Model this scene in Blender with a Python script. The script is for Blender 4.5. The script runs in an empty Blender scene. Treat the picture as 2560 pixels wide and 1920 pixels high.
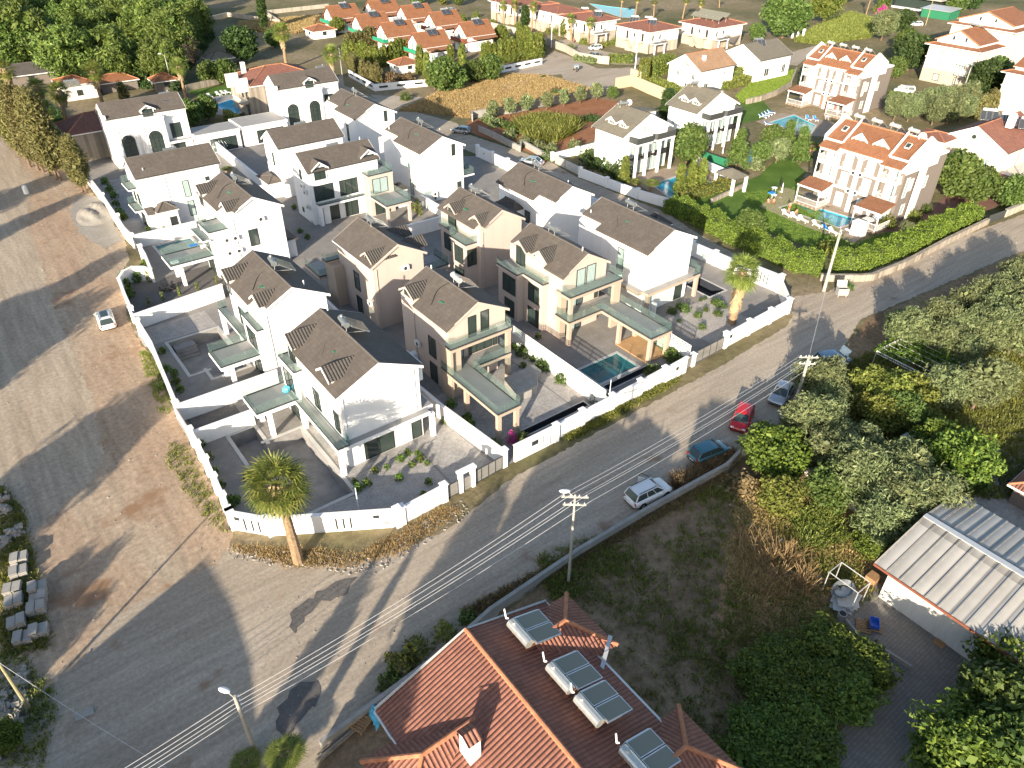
import bpy,bmesh,math,random
import numpy as np
from mathutils import Vector,Matrix
from mathutils.geometry import tessellate_polygon
C=bpy.context.scene
COL=C.collection
R=math.radians
PI=math.pi
# ------------------------ camera
CH=46.0
AZ,PIT,ROL,FPX=R(37.3),R(35.63),R(0.47),1850.0
cam=bpy.data.cameras.new('camera');camo=bpy.data.objects.new('camera',cam);COL.objects.link(camo)
cam.lens=FPX/2560*36;cam.sensor_width=36;cam.clip_start=0.5;cam.clip_end=6000
camo.matrix_world=(Matrix.Translation((0,0,CH))@Matrix.Rotation(-AZ,4,'Z')@Matrix.Rotation(PI/2-PIT,4,'X')@Matrix.Rotation(ROL,4,'Z'))
C.camera=camo
# ------------------------ light
SAZ,SEL=R(55.8),R(16.0)
SDIR=Vector((math.sin(SAZ)*math.cos(SEL),math.cos(SAZ)*math.cos(SEL),-math.sin(SEL)))
sun=bpy.data.lights.new('sun','SUN');suno=bpy.data.objects.new('sun',sun);COL.objects.link(suno)
sun.energy=4.2;sun.angle=R(0.5);sun.color=(1.0,0.87,0.70)
suno.rotation_euler=SDIR.to_track_quat('-Z','Y').to_euler()
w=bpy.data.worlds.new('World');C.world=w;w.use_nodes=True
sk=w.node_tree.nodes.new('ShaderNodeTexSky');sk.sky_type='NISHITA';sk.sun_disc=False
sk.sun_elevation=SEL;sk.sun_rotation=SAZ+PI;sk.air_density=1.0;sk.dust_density=1.5;sk.ozone_density=1.5
bg=w.node_tree.nodes['Background'];bg.inputs[1].default_value=0.09
w.node_tree.links.new(sk.outputs[0],bg.inputs[0])
C.view_settings.view_transform='Standard';C.view_settings.look='None'
C.view_settings.exposure=1.5;C.view_settings.gamma=1
C.render.engine='CYCLES'
C.cycles.max_bounces=6;C.cycles.diffuse_bounces=2;C.cycles.glossy_bounces=2
C.cycles.transparent_max_bounces=8;C.cycles.transmission_bounces=3
C.cycles.use_denoising=True
# ------------------------ surveying helpers
def _ray(px,py):
 a=Vector(((px-1280)/FPX,-(py-960)/FPX,-1))
 return camo.matrix_world.to_3x3()@a
def G(px,py,z=0.0):
 "point at height z that lies under a given spot of the survey photograph (2560 px wide)"
 r=_ray(px,py);t=(z-CH)/r.z
 return Vector((r.x*t,r.y*t,z))
def P(x,y,z=0.0):return G(x*1.15732,y*1.15732,z)
class Zm:
 def __init__(s,ox,oy,w):s.o=(ox,oy);s.k=2212.0/w
 def __call__(s,x,y,z=0.0):return G(s.o[0]+x/s.k,s.o[1]+y/s.k,z)
z0=Zm(0,0,700);zb=Zm(600,0,700);zc=Zm(1200,0,700);zd=Zm(1860,0,700)
z5=Zm(200,400,700);z6=Zm(700,400,700);z7=Zm(1200,400,700);z8=Zm(1860,450,700)
y1=Zm(0,900,700);y2=Zm(400,750,700);y3=Zm(1000,750,700);y4=Zm(1600,800,700)
y5=Zm(1860,1100,700);y6=Zm(0,1395,700);y7=Zm(700,1395,700);y8=Zm(1300,1395,700)
q1=Zm(1180,0,400);q2=Zm(780,0,400);q3=Zm(0,0,400);q4=Zm(2160,0,400);q5=Zm(1740,0,400)
q6=Zm(1880,460,400);q7=Zm(860,1620,400);q8=Zm(0,1200,400);r5=Zm(1900,80,400)
# ------------------------ materials
MAT={}
def nodes(name):
 m=bpy.data.materials.new(name);m.use_nodes=True;MAT[name]=m
 nt=m.node_tree;return m,nt,nt.nodes['Principled BSDF'],nt.nodes,nt.links
def ramp(nt,fac,stops):
 n=nt.nodes.new('ShaderNodeValToRGB');e=n.color_ramp.elements
 while len(e)<len(stops):e.new(0.5)
 for el,(p,c)in zip(e,stops):el.position=p;el.color=(*c,1)
 nt.links.new(fac,n.inputs[0]);return n.outputs[0]
def noise(nt,vec,scale,detail=4,rough=.6):
 n=nt.nodes.new('ShaderNodeTexNoise');n.inputs['Scale'].default_value=scale
 n.inputs['Detail'].default_value=detail;n.inputs['Roughness'].default_value=rough
 if vec:nt.links.new(vec,n.inputs['Vector'])
 return n.outputs[0]
def mixc(nt,fac,a,b,mode='MIX'):
 n=nt.nodes.new('ShaderNodeMix');n.data_type='RGBA';n.blend_type=mode
 for i,v in((0,fac),(6,a),(7,b)):
  if isinstance(v,(int,float)):n.inputs[i].default_value=v
  elif isinstance(v,tuple):n.inputs[i].default_value=(*v,1)
  else:nt.links.new(v,n.inputs[i])
 return n.outputs[2]
def mth(nt,op,a,b=None):
 n=nt.nodes.new('ShaderNodeMath');n.operation=op
 for i,v in enumerate((a,b)):
  if v is None:continue
  if isinstance(v,(int,float)):n.inputs[i].default_value=v
  else:nt.links.new(v,n.inputs[i])
 return n.outputs[0]
def bump(nt,b,h,dist,strength=1.0):
 n=nt.nodes.new('ShaderNodeBump');n.inputs['Distance'].default_value=dist
 n.inputs['Strength'].default_value=strength
 nt.links.new(h,n.inputs['Height']);nt.links.new(n.outputs[0],b.inputs['Normal'])
def plain(name,c,rough=.6,metal=0,var=.12,scale=1.5,bmp=0,spec=.4):
 m,nt,b,N,Lk=nodes(name)
 tc=N.new('ShaderNodeTexCoord')
 f=noise(nt,tc.outputs['Object'],scale,5)
 lo=tuple(max(0,x*(1-var))for x in c);hi=tuple(min(1,x*(1+var))for x in c)
 Lk.new(ramp(nt,f,[(.3,lo),(.7,hi)]),b.inputs['Base Color'])
 b.inputs['Roughness'].default_value=rough;b.inputs['Metallic'].default_value=metal
 b.inputs['Specular IOR Level'].default_value=spec
 if bmp:bump(nt,b,noise(nt,tc.outputs['Object'],scale*8,3),bmp)
 return m
def ground_mat(name,stops,scale,fine=6.0,fstr=.25,rough=.95,bmp=.03,stretch=None,streak=None,spots=None):
 "soil, dust, gravel: broad patches, streaks and grain from noise at several sizes"
 m,nt,b,N,Lk=nodes(name)
 tc=N.new('ShaderNodeTexCoord');v=tc.outputs['Object']
 mp=N.new('ShaderNodeMapping');Lk.new(v,mp.inputs[0])
 if stretch:mp.inputs['Scale'].default_value=(stretch[0],stretch[1],1);mp.inputs['Rotation'].default_value=(0,0,stretch[2])
 f1=noise(nt,mp.outputs[0],scale,6,.65)
 c=ramp(nt,f1,stops)
 f2=noise(nt,v,fine,6,.75)
 c=mixc(nt,fstr,c,ramp(nt,f2,[(.35,(.25,.25,.25)),(.68,(1,1,1))]),'OVERLAY')
 if streak:
  m2=N.new('ShaderNodeMapping');Lk.new(v,m2.inputs[0]);m2.inputs['Scale'].default_value=(streak[0],streak[1],1);m2.inputs['Rotation'].default_value=(0,0,streak[2])
  f4=noise(nt,m2.outputs[0],1.0,5,.7)
  c=mixc(nt,streak[3],c,ramp(nt,f4,[(.34,(.28,.27,.26)),(.62,(.95,.95,.95))]),'OVERLAY')
 if spots:
  f3=noise(nt,v,spots[0],4,.6)
  g=ramp(nt,f3,[(spots[1],(0,0,0)),(spots[1]+.08,(1,1,1))])
  c=mixc(nt,g,c,spots[2])
 Lk.new(c,b.inputs['Base Color']);b.inputs['Roughness'].default_value=rough
 b.inputs['Specular IOR Level'].default_value=.15
 hh=mth(nt,'ADD',f2,mth(nt,'MULTIPLY',f1,2.0))
 bump(nt,b,hh,bmp)
 return m
def tile_mat(name,c,cw=.22,rl=.36,depth=.03,var=.25,flat=False,rough=.75,stain=.25):
 "roof tiles from the face's own metre grid: u along the eave, v up the slope"
 m,nt,b,N,Lk=nodes(name)
 uv=N.new('ShaderNodeUVMap');sp=N.new('ShaderNodeSeparateXYZ');Lk.new(uv.outputs[0],sp.inputs[0])
 u=mth(nt,'DIVIDE',sp.outputs[0],cw);v=mth(nt,'DIVIDE',sp.outputs[1],rl)
 fv=mth(nt,'FRACT',v);fu=mth(nt,'FRACT',u)
 wn=N.new('ShaderNodeTexWhiteNoise');wn.noise_dimensions='2D'
 cb=N.new('ShaderNodeCombineXYZ');Lk.new(mth(nt,'FLOOR',u),cb.inputs[0]);Lk.new(mth(nt,'FLOOR',v),cb.inputs[1]);Lk.new(cb.outputs[0],wn.inputs['Vector'])
 lo=tuple(x*(1-var)for x in c);hi=tuple(min(1,x*(1+var*.7))for x in c)
 col=ramp(nt,wn.outputs[0],[(0,lo),(1,hi)])
 big=noise(nt,uv.outputs[0],.35,4)
 col=mixc(nt,stain,col,ramp(nt,big,[(.35,(.45,.43,.42)),(.7,(1,1,1))]),'MULTIPLY')
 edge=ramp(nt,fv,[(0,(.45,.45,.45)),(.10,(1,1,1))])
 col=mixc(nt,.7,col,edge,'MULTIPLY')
 if flat:
  joint=ramp(nt,fu,[(0,(.6,.6,.6)),(.06,(1,1,1))]);col=mixc(nt,.5,col,joint,'MULTIPLY')
  h=mth(nt,'SUBTRACT',1.0,fv)
 else:
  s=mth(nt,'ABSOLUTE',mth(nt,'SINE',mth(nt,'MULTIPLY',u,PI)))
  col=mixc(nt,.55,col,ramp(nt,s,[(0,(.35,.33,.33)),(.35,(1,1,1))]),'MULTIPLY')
  h=mth(nt,'ADD',mth(nt,'MULTIPLY',s,2.0),mth(nt,'SUBTRACT',1.0,fv))
 Lk.new(col,b.inputs['Base Color']);b.inputs['Roughness'].default_value=rough
 b.inputs['Specular IOR Level'].default_value=.25
 bump(nt,b,h,depth)
 return m
def paver_mat(name,c,w=.4,h=.4,var=.1,joint=.6):
 m,nt,b,N,Lk=nodes(name)
 tc=N.new('ShaderNodeTexCoord');br=N.new('ShaderNodeTexBrick');Lk.new(tc.outputs['Object'],br.inputs['Vector'])
 br.inputs['Scale'].default_value=1;br.inputs['Brick Width'].default_value=w;br.inputs['Row Height'].default_value=h
 br.inputs['Mortar Size'].default_value=.012;br.offset=.5
 br.inputs['Color1'].default_value=(*[x*(1-var)for x in c],1);br.inputs['Color2'].default_value=(*[x*(1+var)for x in c],1)
 br.inputs['Mortar'].default_value=(*[x*joint for x in c],1)
 f=noise(nt,tc.outputs['Object'],.6,6)
 col=mixc(nt,.5,br.outputs[0],ramp(nt,f,[(.3,(.62,.6,.58)),(.7,(1,1,1))]),'MULTIPLY')
 Lk.new(col,b.inputs['Base Color']);b.inputs['Roughness'].default_value=.85;b.inputs['Specular IOR Level'].default_value=.2
 return m
def leaf_mat(name,dark,light,trans=.3,rough=.55):
 m,nt,b,N,Lk=nodes(name)
 ge=N.new('ShaderNodeNewGeometry');oi=N.new('ShaderNodeObjectInfo')
 c=ramp(nt,ge.outputs['Random Per Island'],[(0,dark),(.65,tuple((a+b2)/2 for a,b2 in zip(dark,light))),(1,light)])
 hs=N.new('ShaderNodeHueSaturation');Lk.new(c,hs.inputs['Color'])
 Lk.new(mth(nt,'ADD',mth(nt,'MULTIPLY',oi.outputs['Random'],.03),.485),hs.inputs['Hue'])
 Lk.new(mth(nt,'ADD',mth(nt,'MULTIPLY',oi.outputs['Random'],.35),.82),hs.inputs['Value'])
 Lk.new(hs.outputs[0],b.inputs['Base Color']);b.inputs['Roughness'].default_value=rough
 b.inputs['Specular IOR Level'].default_value=.25
 tr=N.new('ShaderNodeBsdfTranslucent');Lk.new(hs.outputs[0],tr.inputs[0])
 mx=N.new('ShaderNodeMixShader');mx.inputs[0].default_value=trans
 Lk.new(b.outputs[0],mx.inputs[1]);Lk.new(tr.outputs[0],mx.inputs[2]);Lk.new(mx.outputs[0],N['Material Output'].inputs[0])
 return m
def glass_mat(name,tint,alpha_t,gl=.12,rough=.05):
 "a thin sheet: partly see-through, partly mirror"
 m,nt,b,N,Lk=nodes(name)
 t=N.new('ShaderNodeBsdfTransparent');t.inputs[0].default_value=(*tint,1)
 g=N.new('ShaderNodeBsdfGlossy');g.inputs['Roughness'].default_value=rough;g.inputs[0].default_value=(.9,.95,.95,1)
 b.inputs['Base Color'].default_value=(.35,.45,.43,1);b.inputs['Roughness'].default_value=.2
 m1=N.new('ShaderNodeMixShader');m1.inputs[0].default_value=alpha_t;Lk.new(b.outputs[0],m1.inputs[1]);Lk.new(t.outputs[0],m1.inputs[2])
 m2=N.new('ShaderNodeMixShader');m2.inputs[0].default_value=gl;Lk.new(m1.outputs[0],m2.inputs[1]);Lk.new(g.outputs[0],m2.inputs[2])
 Lk.new(m2.outputs[0],N['Material Output'].inputs[0]);return m
def wall_mat(name,c,dirt=.10):
 m,nt,b,N,Lk=nodes(name);tc=N.new('ShaderNodeTexCoord');mp=N.new('ShaderNodeMapping');mp.inputs['Scale'].default_value=(1.6,1.6,.16);Lk.new(tc.outputs['Object'],mp.inputs[0])
 d=tuple(x*(1-dirt)for x in c);c1=ramp(nt,noise(nt,mp.outputs[0],1.0,6,.7),[(.30,d),(.55,c)])
 c2=mixc(nt,.35,c1,ramp(nt,noise(nt,tc.outputs['Object'],.35,4),[(.35,tuple(x*(1-dirt*.6)for x in c)),(.65,c)]))
 Lk.new(c2,b.inputs['Base Color']);b.inputs['Roughness'].default_value=.85;b.inputs['Specular IOR Level'].default_value=.25
wall_mat('white_wall',(.83,.82,.80),0.1)
wall_mat('cream_wall',(0.594,0.540,0.477),0.12)
wall_mat('beige_wall',(0.493,0.416,0.365),0.12)
wall_mat('tan_wall',(0.416,0.336,0.264),0.12)
wall_mat('taupe_wall',(0.189,0.162,0.142),0.12)
wall_mat('old_white_wall',(.70,.68,.62),0.25)
plain('slab_top',(0.285,0.279,0.267),.6,var=.08,scale=1)
plain('dark_trim',(.03,.035,.04),.5)
plain('frame_dark',(.02,.025,.025),.4)
plain('frame_white',(.75,.75,.73),.5)
plain('steel',(.5,.5,.5),.35,.8)
plain('galv',(.62,.62,.6),.45,.5,var=.08)
plain('tank_grey',(.18,.20,.21),.35,.3)
plain('tank_white',(.60,.60,.56),.32,.65,var=.15,scale=3)
plain('rusty',(.32,.13,.06),.8)
plain('terracotta_plain',(0.383,0.162,0.085),.8,var=.25,scale=3)
plain('red_brown_wood',(.20,.07,.04),.7)
plain('wood',(.33,.19,.09),.8,var=.25,scale=4)
plain('wood_grey',(0.294,0.259,0.210),.85,var=.25,scale=4)
plain('pole_concrete',(0.384,0.360,0.304),.85,var=.15,scale=3)
plain('pole_wood',(.30,.27,.15),.85,var=.15,scale=3)
plain('wire',(.55,.55,.55),.5)
plain('wire_dark',(.05,.05,.05),.5)
plain('black',(.012,.012,.014),.5)
plain('rubber',(.015,.015,.016),.8)
plain('blue_plastic',(.03,.12,.50),.4)
plain('blue_cloth',(.03,.22,.55),.8)
plain('light_blue_tarp',(.08,.42,.62),.5,var=.25,scale=3)
plain('cyan_bag',(.10,.55,.75),.5,var=.2,scale=5)
plain('green_net',(.02,.25,.14),.7)
plain('green_fabric',(.02,.16,.08),.8)
plain('plastic_white',(.8,.8,.79),.4)
plain('ac_white',(.72,.71,.67),.5)
plain('red_cloth',(.55,.06,.03),.8)
plain('parasol_cloth',(.70,.66,.60),.8)
plain('skin',(.52,.27,.18),.6)
plain('hair',(.03,.02,.015),.7)
plain('bark',(.16,.11,.075),.95,var=.35,scale=3,bmp=.03)
plain('palm_bark',(0.272,0.187,0.111),.95,var=.35,scale=4,bmp=.05)
plain('palm_skirt',(0.357,0.264,0.153),.95,var=.35,scale=3,bmp=.05)
plain('crown_core',(.05,.075,.02),.95,var=.3)
plain('stone',(0.322,0.287,0.238),.9,var=.3,scale=2.5,bmp=.06)
plain('rubble',(0.375,0.345,0.300),.95,var=.35,scale=4,bmp=.05)
plain('concrete',(0.315,0.301,0.273),.9,var=.15,scale=1.2)
plain('curb_white',(0.465,0.458,0.435),.8,var=.08)
plain('pool_white',(.6,.62,.62),.6)
plain('pool_blue',(.05,.38,.50),.4,var=.08,scale=.4)
plain('pool_grey',(0.240,0.232,0.224),.8,var=.25,scale=.7)
plain('pool_teal',(.02,.20,.20),.4)
plain('fence_panel',(.52,.49,.46),.8,var=.05)
plain('gate_grey',(.23,.22,.205),.6)
plain('gate_dark',(.05,.055,.055),.6)
plain('beige_panel',(0.496,0.400,0.272),.8,var=.06)
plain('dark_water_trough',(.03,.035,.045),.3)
plain('lamp_white',(.8,.82,.8),.3)
plain('bougainvillea',(.45,.02,.22),.7)
plain('bin_metal',(.42,.43,.40),.5,.3,var=.12,scale=3)
plain('rust_floor',(.40,.24,.11),.5,var=.15,scale=2)
plain('carpet_maroon',(.12,.03,.03),.9)
plain('headlamp',(.7,.72,.74),.15)
plain('tail_red',(.35,.01,.01),.3)
plain('dormer_tile_trim',(.1,.09,.085),.7)
glass_mat('rail_glass',(.84,.90,.88),.90,.07)
m,nt,b,N,Lk=nodes('window_glass');b.inputs['Base Color'].default_value=(.035,.05,.045,1);b.inputs['Roughness'].default_value=.06;b.inputs['Specular IOR Level'].default_value=.8
m,nt,b,N,Lk=nodes('window_curtain')
tc=N.new('ShaderNodeTexCoord');wv=N.new('ShaderNodeTexWave');wv.inputs['Scale'].default_value=1.6;wv.inputs['Distortion'].default_value=1.5
mp=N.new('ShaderNodeMapping');mp.inputs['Scale'].default_value=(1,1,.02);Lk.new(tc.outputs['Object'],mp.inputs[0]);Lk.new(mp.outputs[0],wv.inputs[0])
Lk.new(ramp(nt,wv.outputs[0],[(.1,(.22,.30,.29)),(.9,(.42,.52,.50))]),b.inputs['Base Color']);b.inputs['Roughness'].default_value=.12;b.inputs['Specular IOR Level'].default_value=.7
m,nt,b,N,Lk=nodes('solar_glass');b.inputs['Base Color'].default_value=(.05,.055,.06,1);b.inputs['Roughness'].default_value=.12;b.inputs['Specular IOR Level'].default_value=.8
m,nt,b,N,Lk=nodes('solar_glass_pale');b.inputs['Base Color'].default_value=(.19,.185,.145,1);b.inputs['Roughness'].default_value=.35;b.inputs['Specular IOR Level'].default_value=.3
for nm,c in(('water_teal',(.02,.22,.22)),('water_blue',(.03,.26,.38)),('water_bright',(.02,.35,.62)),('water_deep',(.02,.12,.14)),('water_navy',(.02,.07,.11))):
 m,nt,b,N,Lk=nodes(nm);tc=N.new('ShaderNodeTexCoord')
 Lk.new(ramp(nt,noise(nt,tc.outputs['Object'],.35,3),[(.3,tuple(x*.7 for x in c)),(.7,tuple(min(1,x*1.35)for x in c))]),b.inputs['Base Color'])
 b.inputs['Roughness'].default_value=.04;b.inputs['Specular IOR Level'].default_value=.6
 bump(nt,b,noise(nt,tc.outputs['Object'],2.5,2),.02)
tile_mat('slate_tile',(0.116,0.101,0.087),.30,.40,.012,.12,flat=True,stain=.3)
tile_mat('grey_tile',(0.095,0.086,0.076),.30,.38,.03,.10,stain=.2)
tile_mat('red_tile',(.30,.135,.095),.25,.38,.035,.14,stain=.3)
tile_mat('orange_tile',(0.308,0.140,0.073),.26,.36,.03,.15,stain=.2)
tile_mat('orange_far_tile',(0.245,0.113,0.058),.5,.5,.02,.10,flat=True,stain=.2)
tile_mat('tan_tile',(0.416,0.264,0.160),.28,.36,.03,.15,stain=.3)
tile_mat('olive_tile',(0.180,0.165,0.128),.28,.36,.02,.1,flat=True,stain=.2)
tile_mat('metal_sheet',(0.434,0.420,0.385),.90,30.0,.03,.05,stain=.35,rough=.45)
paver_mat('paving_grey',(0.264,0.251,0.234),.6,.6,.05,.75)
paver_mat('paving_dark',(0.154,0.147,0.140),.2,.1,.15)
paver_mat('paving_red',(0.252,0.140,0.112),.2,.1,.15)
paver_mat('paving_tan',(0.350,0.280,0.217),.4,.4,.06)
paver_mat('yard_blocks',(0.243,0.225,0.203),.24,.24,.10,.5)
paver_mat('stone_wall',(0.360,0.315,0.255),.55,.3,.25,.6)
paver_mat('stone_pale',(0.450,0.405,0.330),.6,.3,.15,.75)
GB=.012
ground_mat('dust_road',[(.30,(.270,.222,.170)),(.5,(.325,.276,.216)),(.72,(.370,.325,.265))],.10,3.5,.3,stretch=(.35,1.3,0),streak=(.10,1.7,.05,.22),spots=(.22,.62,(.275,.195,.135)),bmp=GB)
ground_mat('dirt_lot',[(.28,(.275,.190,.130)),(.48,(.315,.235,.165)),(.62,(.325,.265,.195)),(.8,(.345,.300,.230))],.05,2.2,.4,stretch=(1.8,.6,0),streak=(1.1,.12,.35,.22),spots=(.14,.58,(.265,.165,.100)),bmp=GB)
ground_mat('track_dust',[(.30,(.285,.225,.165)),(.5,(.320,.265,.200)),(.72,(.345,.300,.235))],.06,2.5,.35,stretch=(2.0,.5,0),streak=(1.2,.10,.3,.25),bmp=.01)
ground_mat('sand_pile',[(.3,(0.250,0.225,0.190)),(.7,(0.310,0.290,0.255))],.3,5,.3,bmp=.05)
ground_mat('scrub',[(.28,(.13,.085,.05)),(.45,(.20,.135,.08)),(.6,(.26,.18,.11)),(.8,(.16,.16,.06))],.18,1.8,.5,bmp=.08)
ground_mat('dry_field',[(.28,(0.216,0.132,0.066)),(.5,(0.276,0.180,0.096)),(.75,(0.300,0.222,0.132))],.2,1.6,.5,bmp=.15,spots=(.4,.62,(0.330,0.252,0.168)))
ground_mat('red_soil',[(.3,(0.215,0.091,0.046)),(.7,(0.312,0.156,0.085))],.25,2.5,.4,bmp=.08)
ground_mat('garden_soil',[(.3,(.20,.115,.06)),(.55,(.34,.20,.11)),(.8,(.28,.22,.10))],.3,2.5,.45,bmp=.05)
ground_mat('lawn',[(.3,(0.050,0.104,0.016)),(.6,(0.090,0.153,0.027)),(.8,(0.144,0.189,0.045))],.25,5,.35,bmp=.06)
ground_mat('gravel',[(.3,(0.275,0.257,0.238)),(.7,(0.372,0.349,0.328))],1.2,9,.6,bmp=.05)
ground_mat('far_ground',[(.30,(0.070,0.084,0.035)),(.48,(0.154,0.133,0.070)),(.62,(0.238,0.189,0.119)),(.8,(0.112,0.119,0.049))],.03,.8,.4,bmp=.15)
ground_mat('wet_patch',[(.3,(0.100,0.095,0.090)),(.7,(0.140,0.130,0.120))],.5,3,.3)
ground_mat('worn_concrete',[(.3,(0.241,0.229,0.216)),(.55,(0.319,0.306,0.289)),(.8,(0.380,0.362,0.345))],.45,3,.35,bmp=.01)
leaf_mat('leaf_pine',(0.067,0.113,0.026),(0.240,0.316,0.074))
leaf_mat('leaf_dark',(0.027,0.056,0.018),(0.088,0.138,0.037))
leaf_mat('leaf_mid',(0.050,0.094,0.022),(0.163,0.225,0.056))
leaf_mat('leaf_olive',(.10,.13,.055),(.29,.33,.15))
leaf_mat('leaf_citrus',(0.056,0.100,0.019),(0.213,0.275,0.044))
leaf_mat('leaf_yellow',(.10,.125,.025),(.29,.31,.07))
leaf_mat('leaf_cypress',(0.106,0.106,0.037),(0.250,0.225,0.088))
leaf_mat('leaf_thuja',(0.075,0.112,0.022),(0.263,0.288,0.062))
leaf_mat('leaf_hedge',(0.086,0.144,0.022),(0.273,0.374,0.057))
leaf_mat('leaf_ivy',(0.050,0.100,0.015),(0.175,0.275,0.037))
leaf_mat('leaf_palm',(0.088,0.138,0.025),(0.325,0.350,0.088),.35)
leaf_mat('leaf_dry',(0.312,0.213,0.100),(0.625,0.475,0.250))
leaf_mat('leaf_grey',(0.200,0.175,0.138),(0.400,0.338,0.263))
leaf_mat('leaf_drygrass',(0.300,0.213,0.088),(0.625,0.475,0.225))
leaf_mat('leaf_grass',(0.100,0.138,0.025),(0.325,0.338,0.088))
leaf_mat('leaf_brown',(0.125,0.094,0.050),(0.300,0.213,0.112))
# ------------------------ objects
def tag(o,label=None,cat=None,group=None,kind=None):
 if label:o['label']=label
 if cat:o['category']=cat
 if group:o['group']=group
 if kind:o['kind']=kind
 return o
def thing(name,label,cat,loc=(0,0,0),group=None,rz=0):
 o=bpy.data.objects.new(name,None);COL.objects.link(o);o.location=loc;o.rotation_euler=(0,0,rz)
 o.empty_display_size=.3
 return tag(o,label,cat,group)
def rootof(o):
 while o and o.parent:o=o.parent
 return o
def uv_metres(me):
 n=len(me.loops)
 if not n:return
 uvl=me.uv_layers.new(name='UVMap')
 co=np.empty(len(me.vertices)*3);me.vertices.foreach_get('co',co);co=co.reshape(-1,3)
 out=np.empty((n,2))
 for p in me.polygons:
  nx,ny,nz=p.normal
  if abs(nz)>.999:ux,uy=1,0
  else:
   l=math.hypot(nx,ny);ux,uy=-ny/l,nx/l
  u=(ux,uy,0);v=(ny*0-nz*uy,nz*ux-nx*0,nx*uy-ny*ux)
  for li in p.loop_indices:
   c=co[me.loops[li].vertex_index]
   out[li,0]=c[0]*u[0]+c[1]*u[1];out[li,1]=c[0]*v[0]+c[1]*v[1]+c[2]*v[2]
 uvl.data.foreach_set('uv',out.ravel())
class MB:
 "collects shapes, then links them as one mesh object"
 def __init__(s):s.v=[];s.f=[]
 def add(s,vs,fs):
  k=len(s.v);s.v+=[tuple(p)for p in vs];s.f+=[tuple(i+k for i in f)for f in fs];return s
 def box(s,x0,x1,y0,y1,z0_,z1):
  return s.add([(x0,y0,z0_),(x1,y0,z0_),(x1,y1,z0_),(x0,y1,z0_),(x0,y0,z1),(x1,y0,z1),(x1,y1,z1),(x0,y1,z1)],[(0,3,2,1),(4,5,6,7),(0,1,5,4),(1,2,6,5),(2,3,7,6),(3,0,4,7)])
 def obox(s,c,u,lu,v,lv,wv,lw):
  "oriented box: centre, three axes with half lengths"
  c,u,v,wv=Vector(c),Vector(u).normalized()*lu,Vector(v).normalized()*lv,Vector(wv).normalized()*lw
  p=[c+a*u+b_*v+d*wv for d in(-1,1)for(a,b_)in((-1,-1),(1,-1),(1,1),(-1,1))]
  return s.add(p,[(0,3,2,1),(4,5,6,7),(0,1,5,4),(1,2,6,5),(2,3,7,6),(3,0,4,7)])
 def prism(s,poly,z0_,z1,cap=True):
  n=len(poly);a=sum(poly[i][0]*poly[(i+1)%n][1]-poly[(i+1)%n][0]*poly[i][1]for i in range(n))
  if a<0:poly=poly[::-1]
  vs=[(p[0],p[1],z0_)for p in poly]+[(p[0],p[1],z1)for p in poly]
  fs=[(i,(i+1)%n,n+(i+1)%n,n+i)for i in range(n)]
  if cap:fs+=[tuple(range(n))[::-1],tuple(range(n,2*n))]
  return s.add(vs,fs)
 def slab(s,pts,t):
  "a sloping sheet given by its top outline, thickness t downwards"
  n=len(pts);pts=[Vector(p)for p in pts]
  nr=Vector((0,0,0))
  for i in range(n):nr+=pts[i].cross(pts[(i+1)%n])
  if nr.z<0:pts=pts[::-1]
  vs=pts+[p-Vector((0,0,t))for p in pts]
  return s.add(vs,[tuple(range(n)),tuple(range(n,2*n))[::-1]]+[(i,n+i,n+(i+1)%n,(i+1)%n)for i in range(n)])
 def quad(s,*p):return s.add(p,[tuple(range(len(p)))])
 def tube(s,p,q,r,r2=None,n=8,cap=True):
  p,q=Vector(p),Vector(q);d=q-p
  if d.length<1e-6:return s
  d.normalize();a=d.orthogonal().normalized();b_=d.cross(a);r2=r if r2 is None else r2
  vs=[p+(a*math.cos(t)+b_*math.sin(t))*r for t in(2*PI*i/n for i in range(n))]
  vs+=[q+(a*math.cos(t)+b_*math.sin(t))*r2 for t in(2*PI*i/n for i in range(n))]
  fs=[(i,(i+1)%n,n+(i+1)%n,n+i)for i in range(n)]
  if cap:fs+=[tuple(range(n))[::-1],tuple(range(n,2*n))]
  return s.add(vs,fs)
 def path(s,pts,r,n=6):
  for a,b_ in zip(pts,pts[1:]):s.tube(a,b_,r,n=n)
  return s
 def ball(s,c,rx,ry,rz,seg=10,rings=6,jit=0,rnd=None):
  c=Vector(c);vs=[];fs=[]
  for i in range(rings+1):
   th=PI*i/rings
   for j in range(seg):
    ph=2*PI*j/seg;k=1+(rnd.uniform(-jit,jit)if rnd else 0)
    vs.append(c+Vector((rx*math.sin(th)*math.cos(ph),ry*math.sin(th)*math.sin(ph),rz*math.cos(th)))*k)
  for i in range(rings):
   for j in range(seg):
    fs.append((i*seg+j,(i+1)*seg+j,(i+1)*seg+(j+1)%seg,i*seg+(j+1)%seg))
  return s.add(vs,fs)
 def build(s,name,mat,parent=None,smooth=False,bevel=0,uv=True,mats=None):
  me=bpy.data.meshes.new(name)
  off=rootof(parent).location if parent else Vector((0,0,0))
  me.from_pydata([(p[0]-off[0],p[1]-off[1],p[2]-off[2])for p in s.v],[],s.f)
  if bevel:
   bm=bmesh.new();bm.from_mesh(me)
   bmesh.ops.remove_doubles(bm,verts=bm.verts,dist=.0005)
   ed=[e for e in bm.edges if len(e.link_faces)==2 and e.calc_face_angle(0)>.5]
   bmesh.ops.bevel(bm,geom=ed,offset=bevel,segments=2,affect='EDGES',profile=.6)
   bm.to_mesh(me);bm.free()
  me.materials.append(MAT[mat]);me.update()
  if uv:uv_metres(me)
  if smooth:
   me.polygons.foreach_set('use_smooth',[True]*len(me.polygons))
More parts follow.
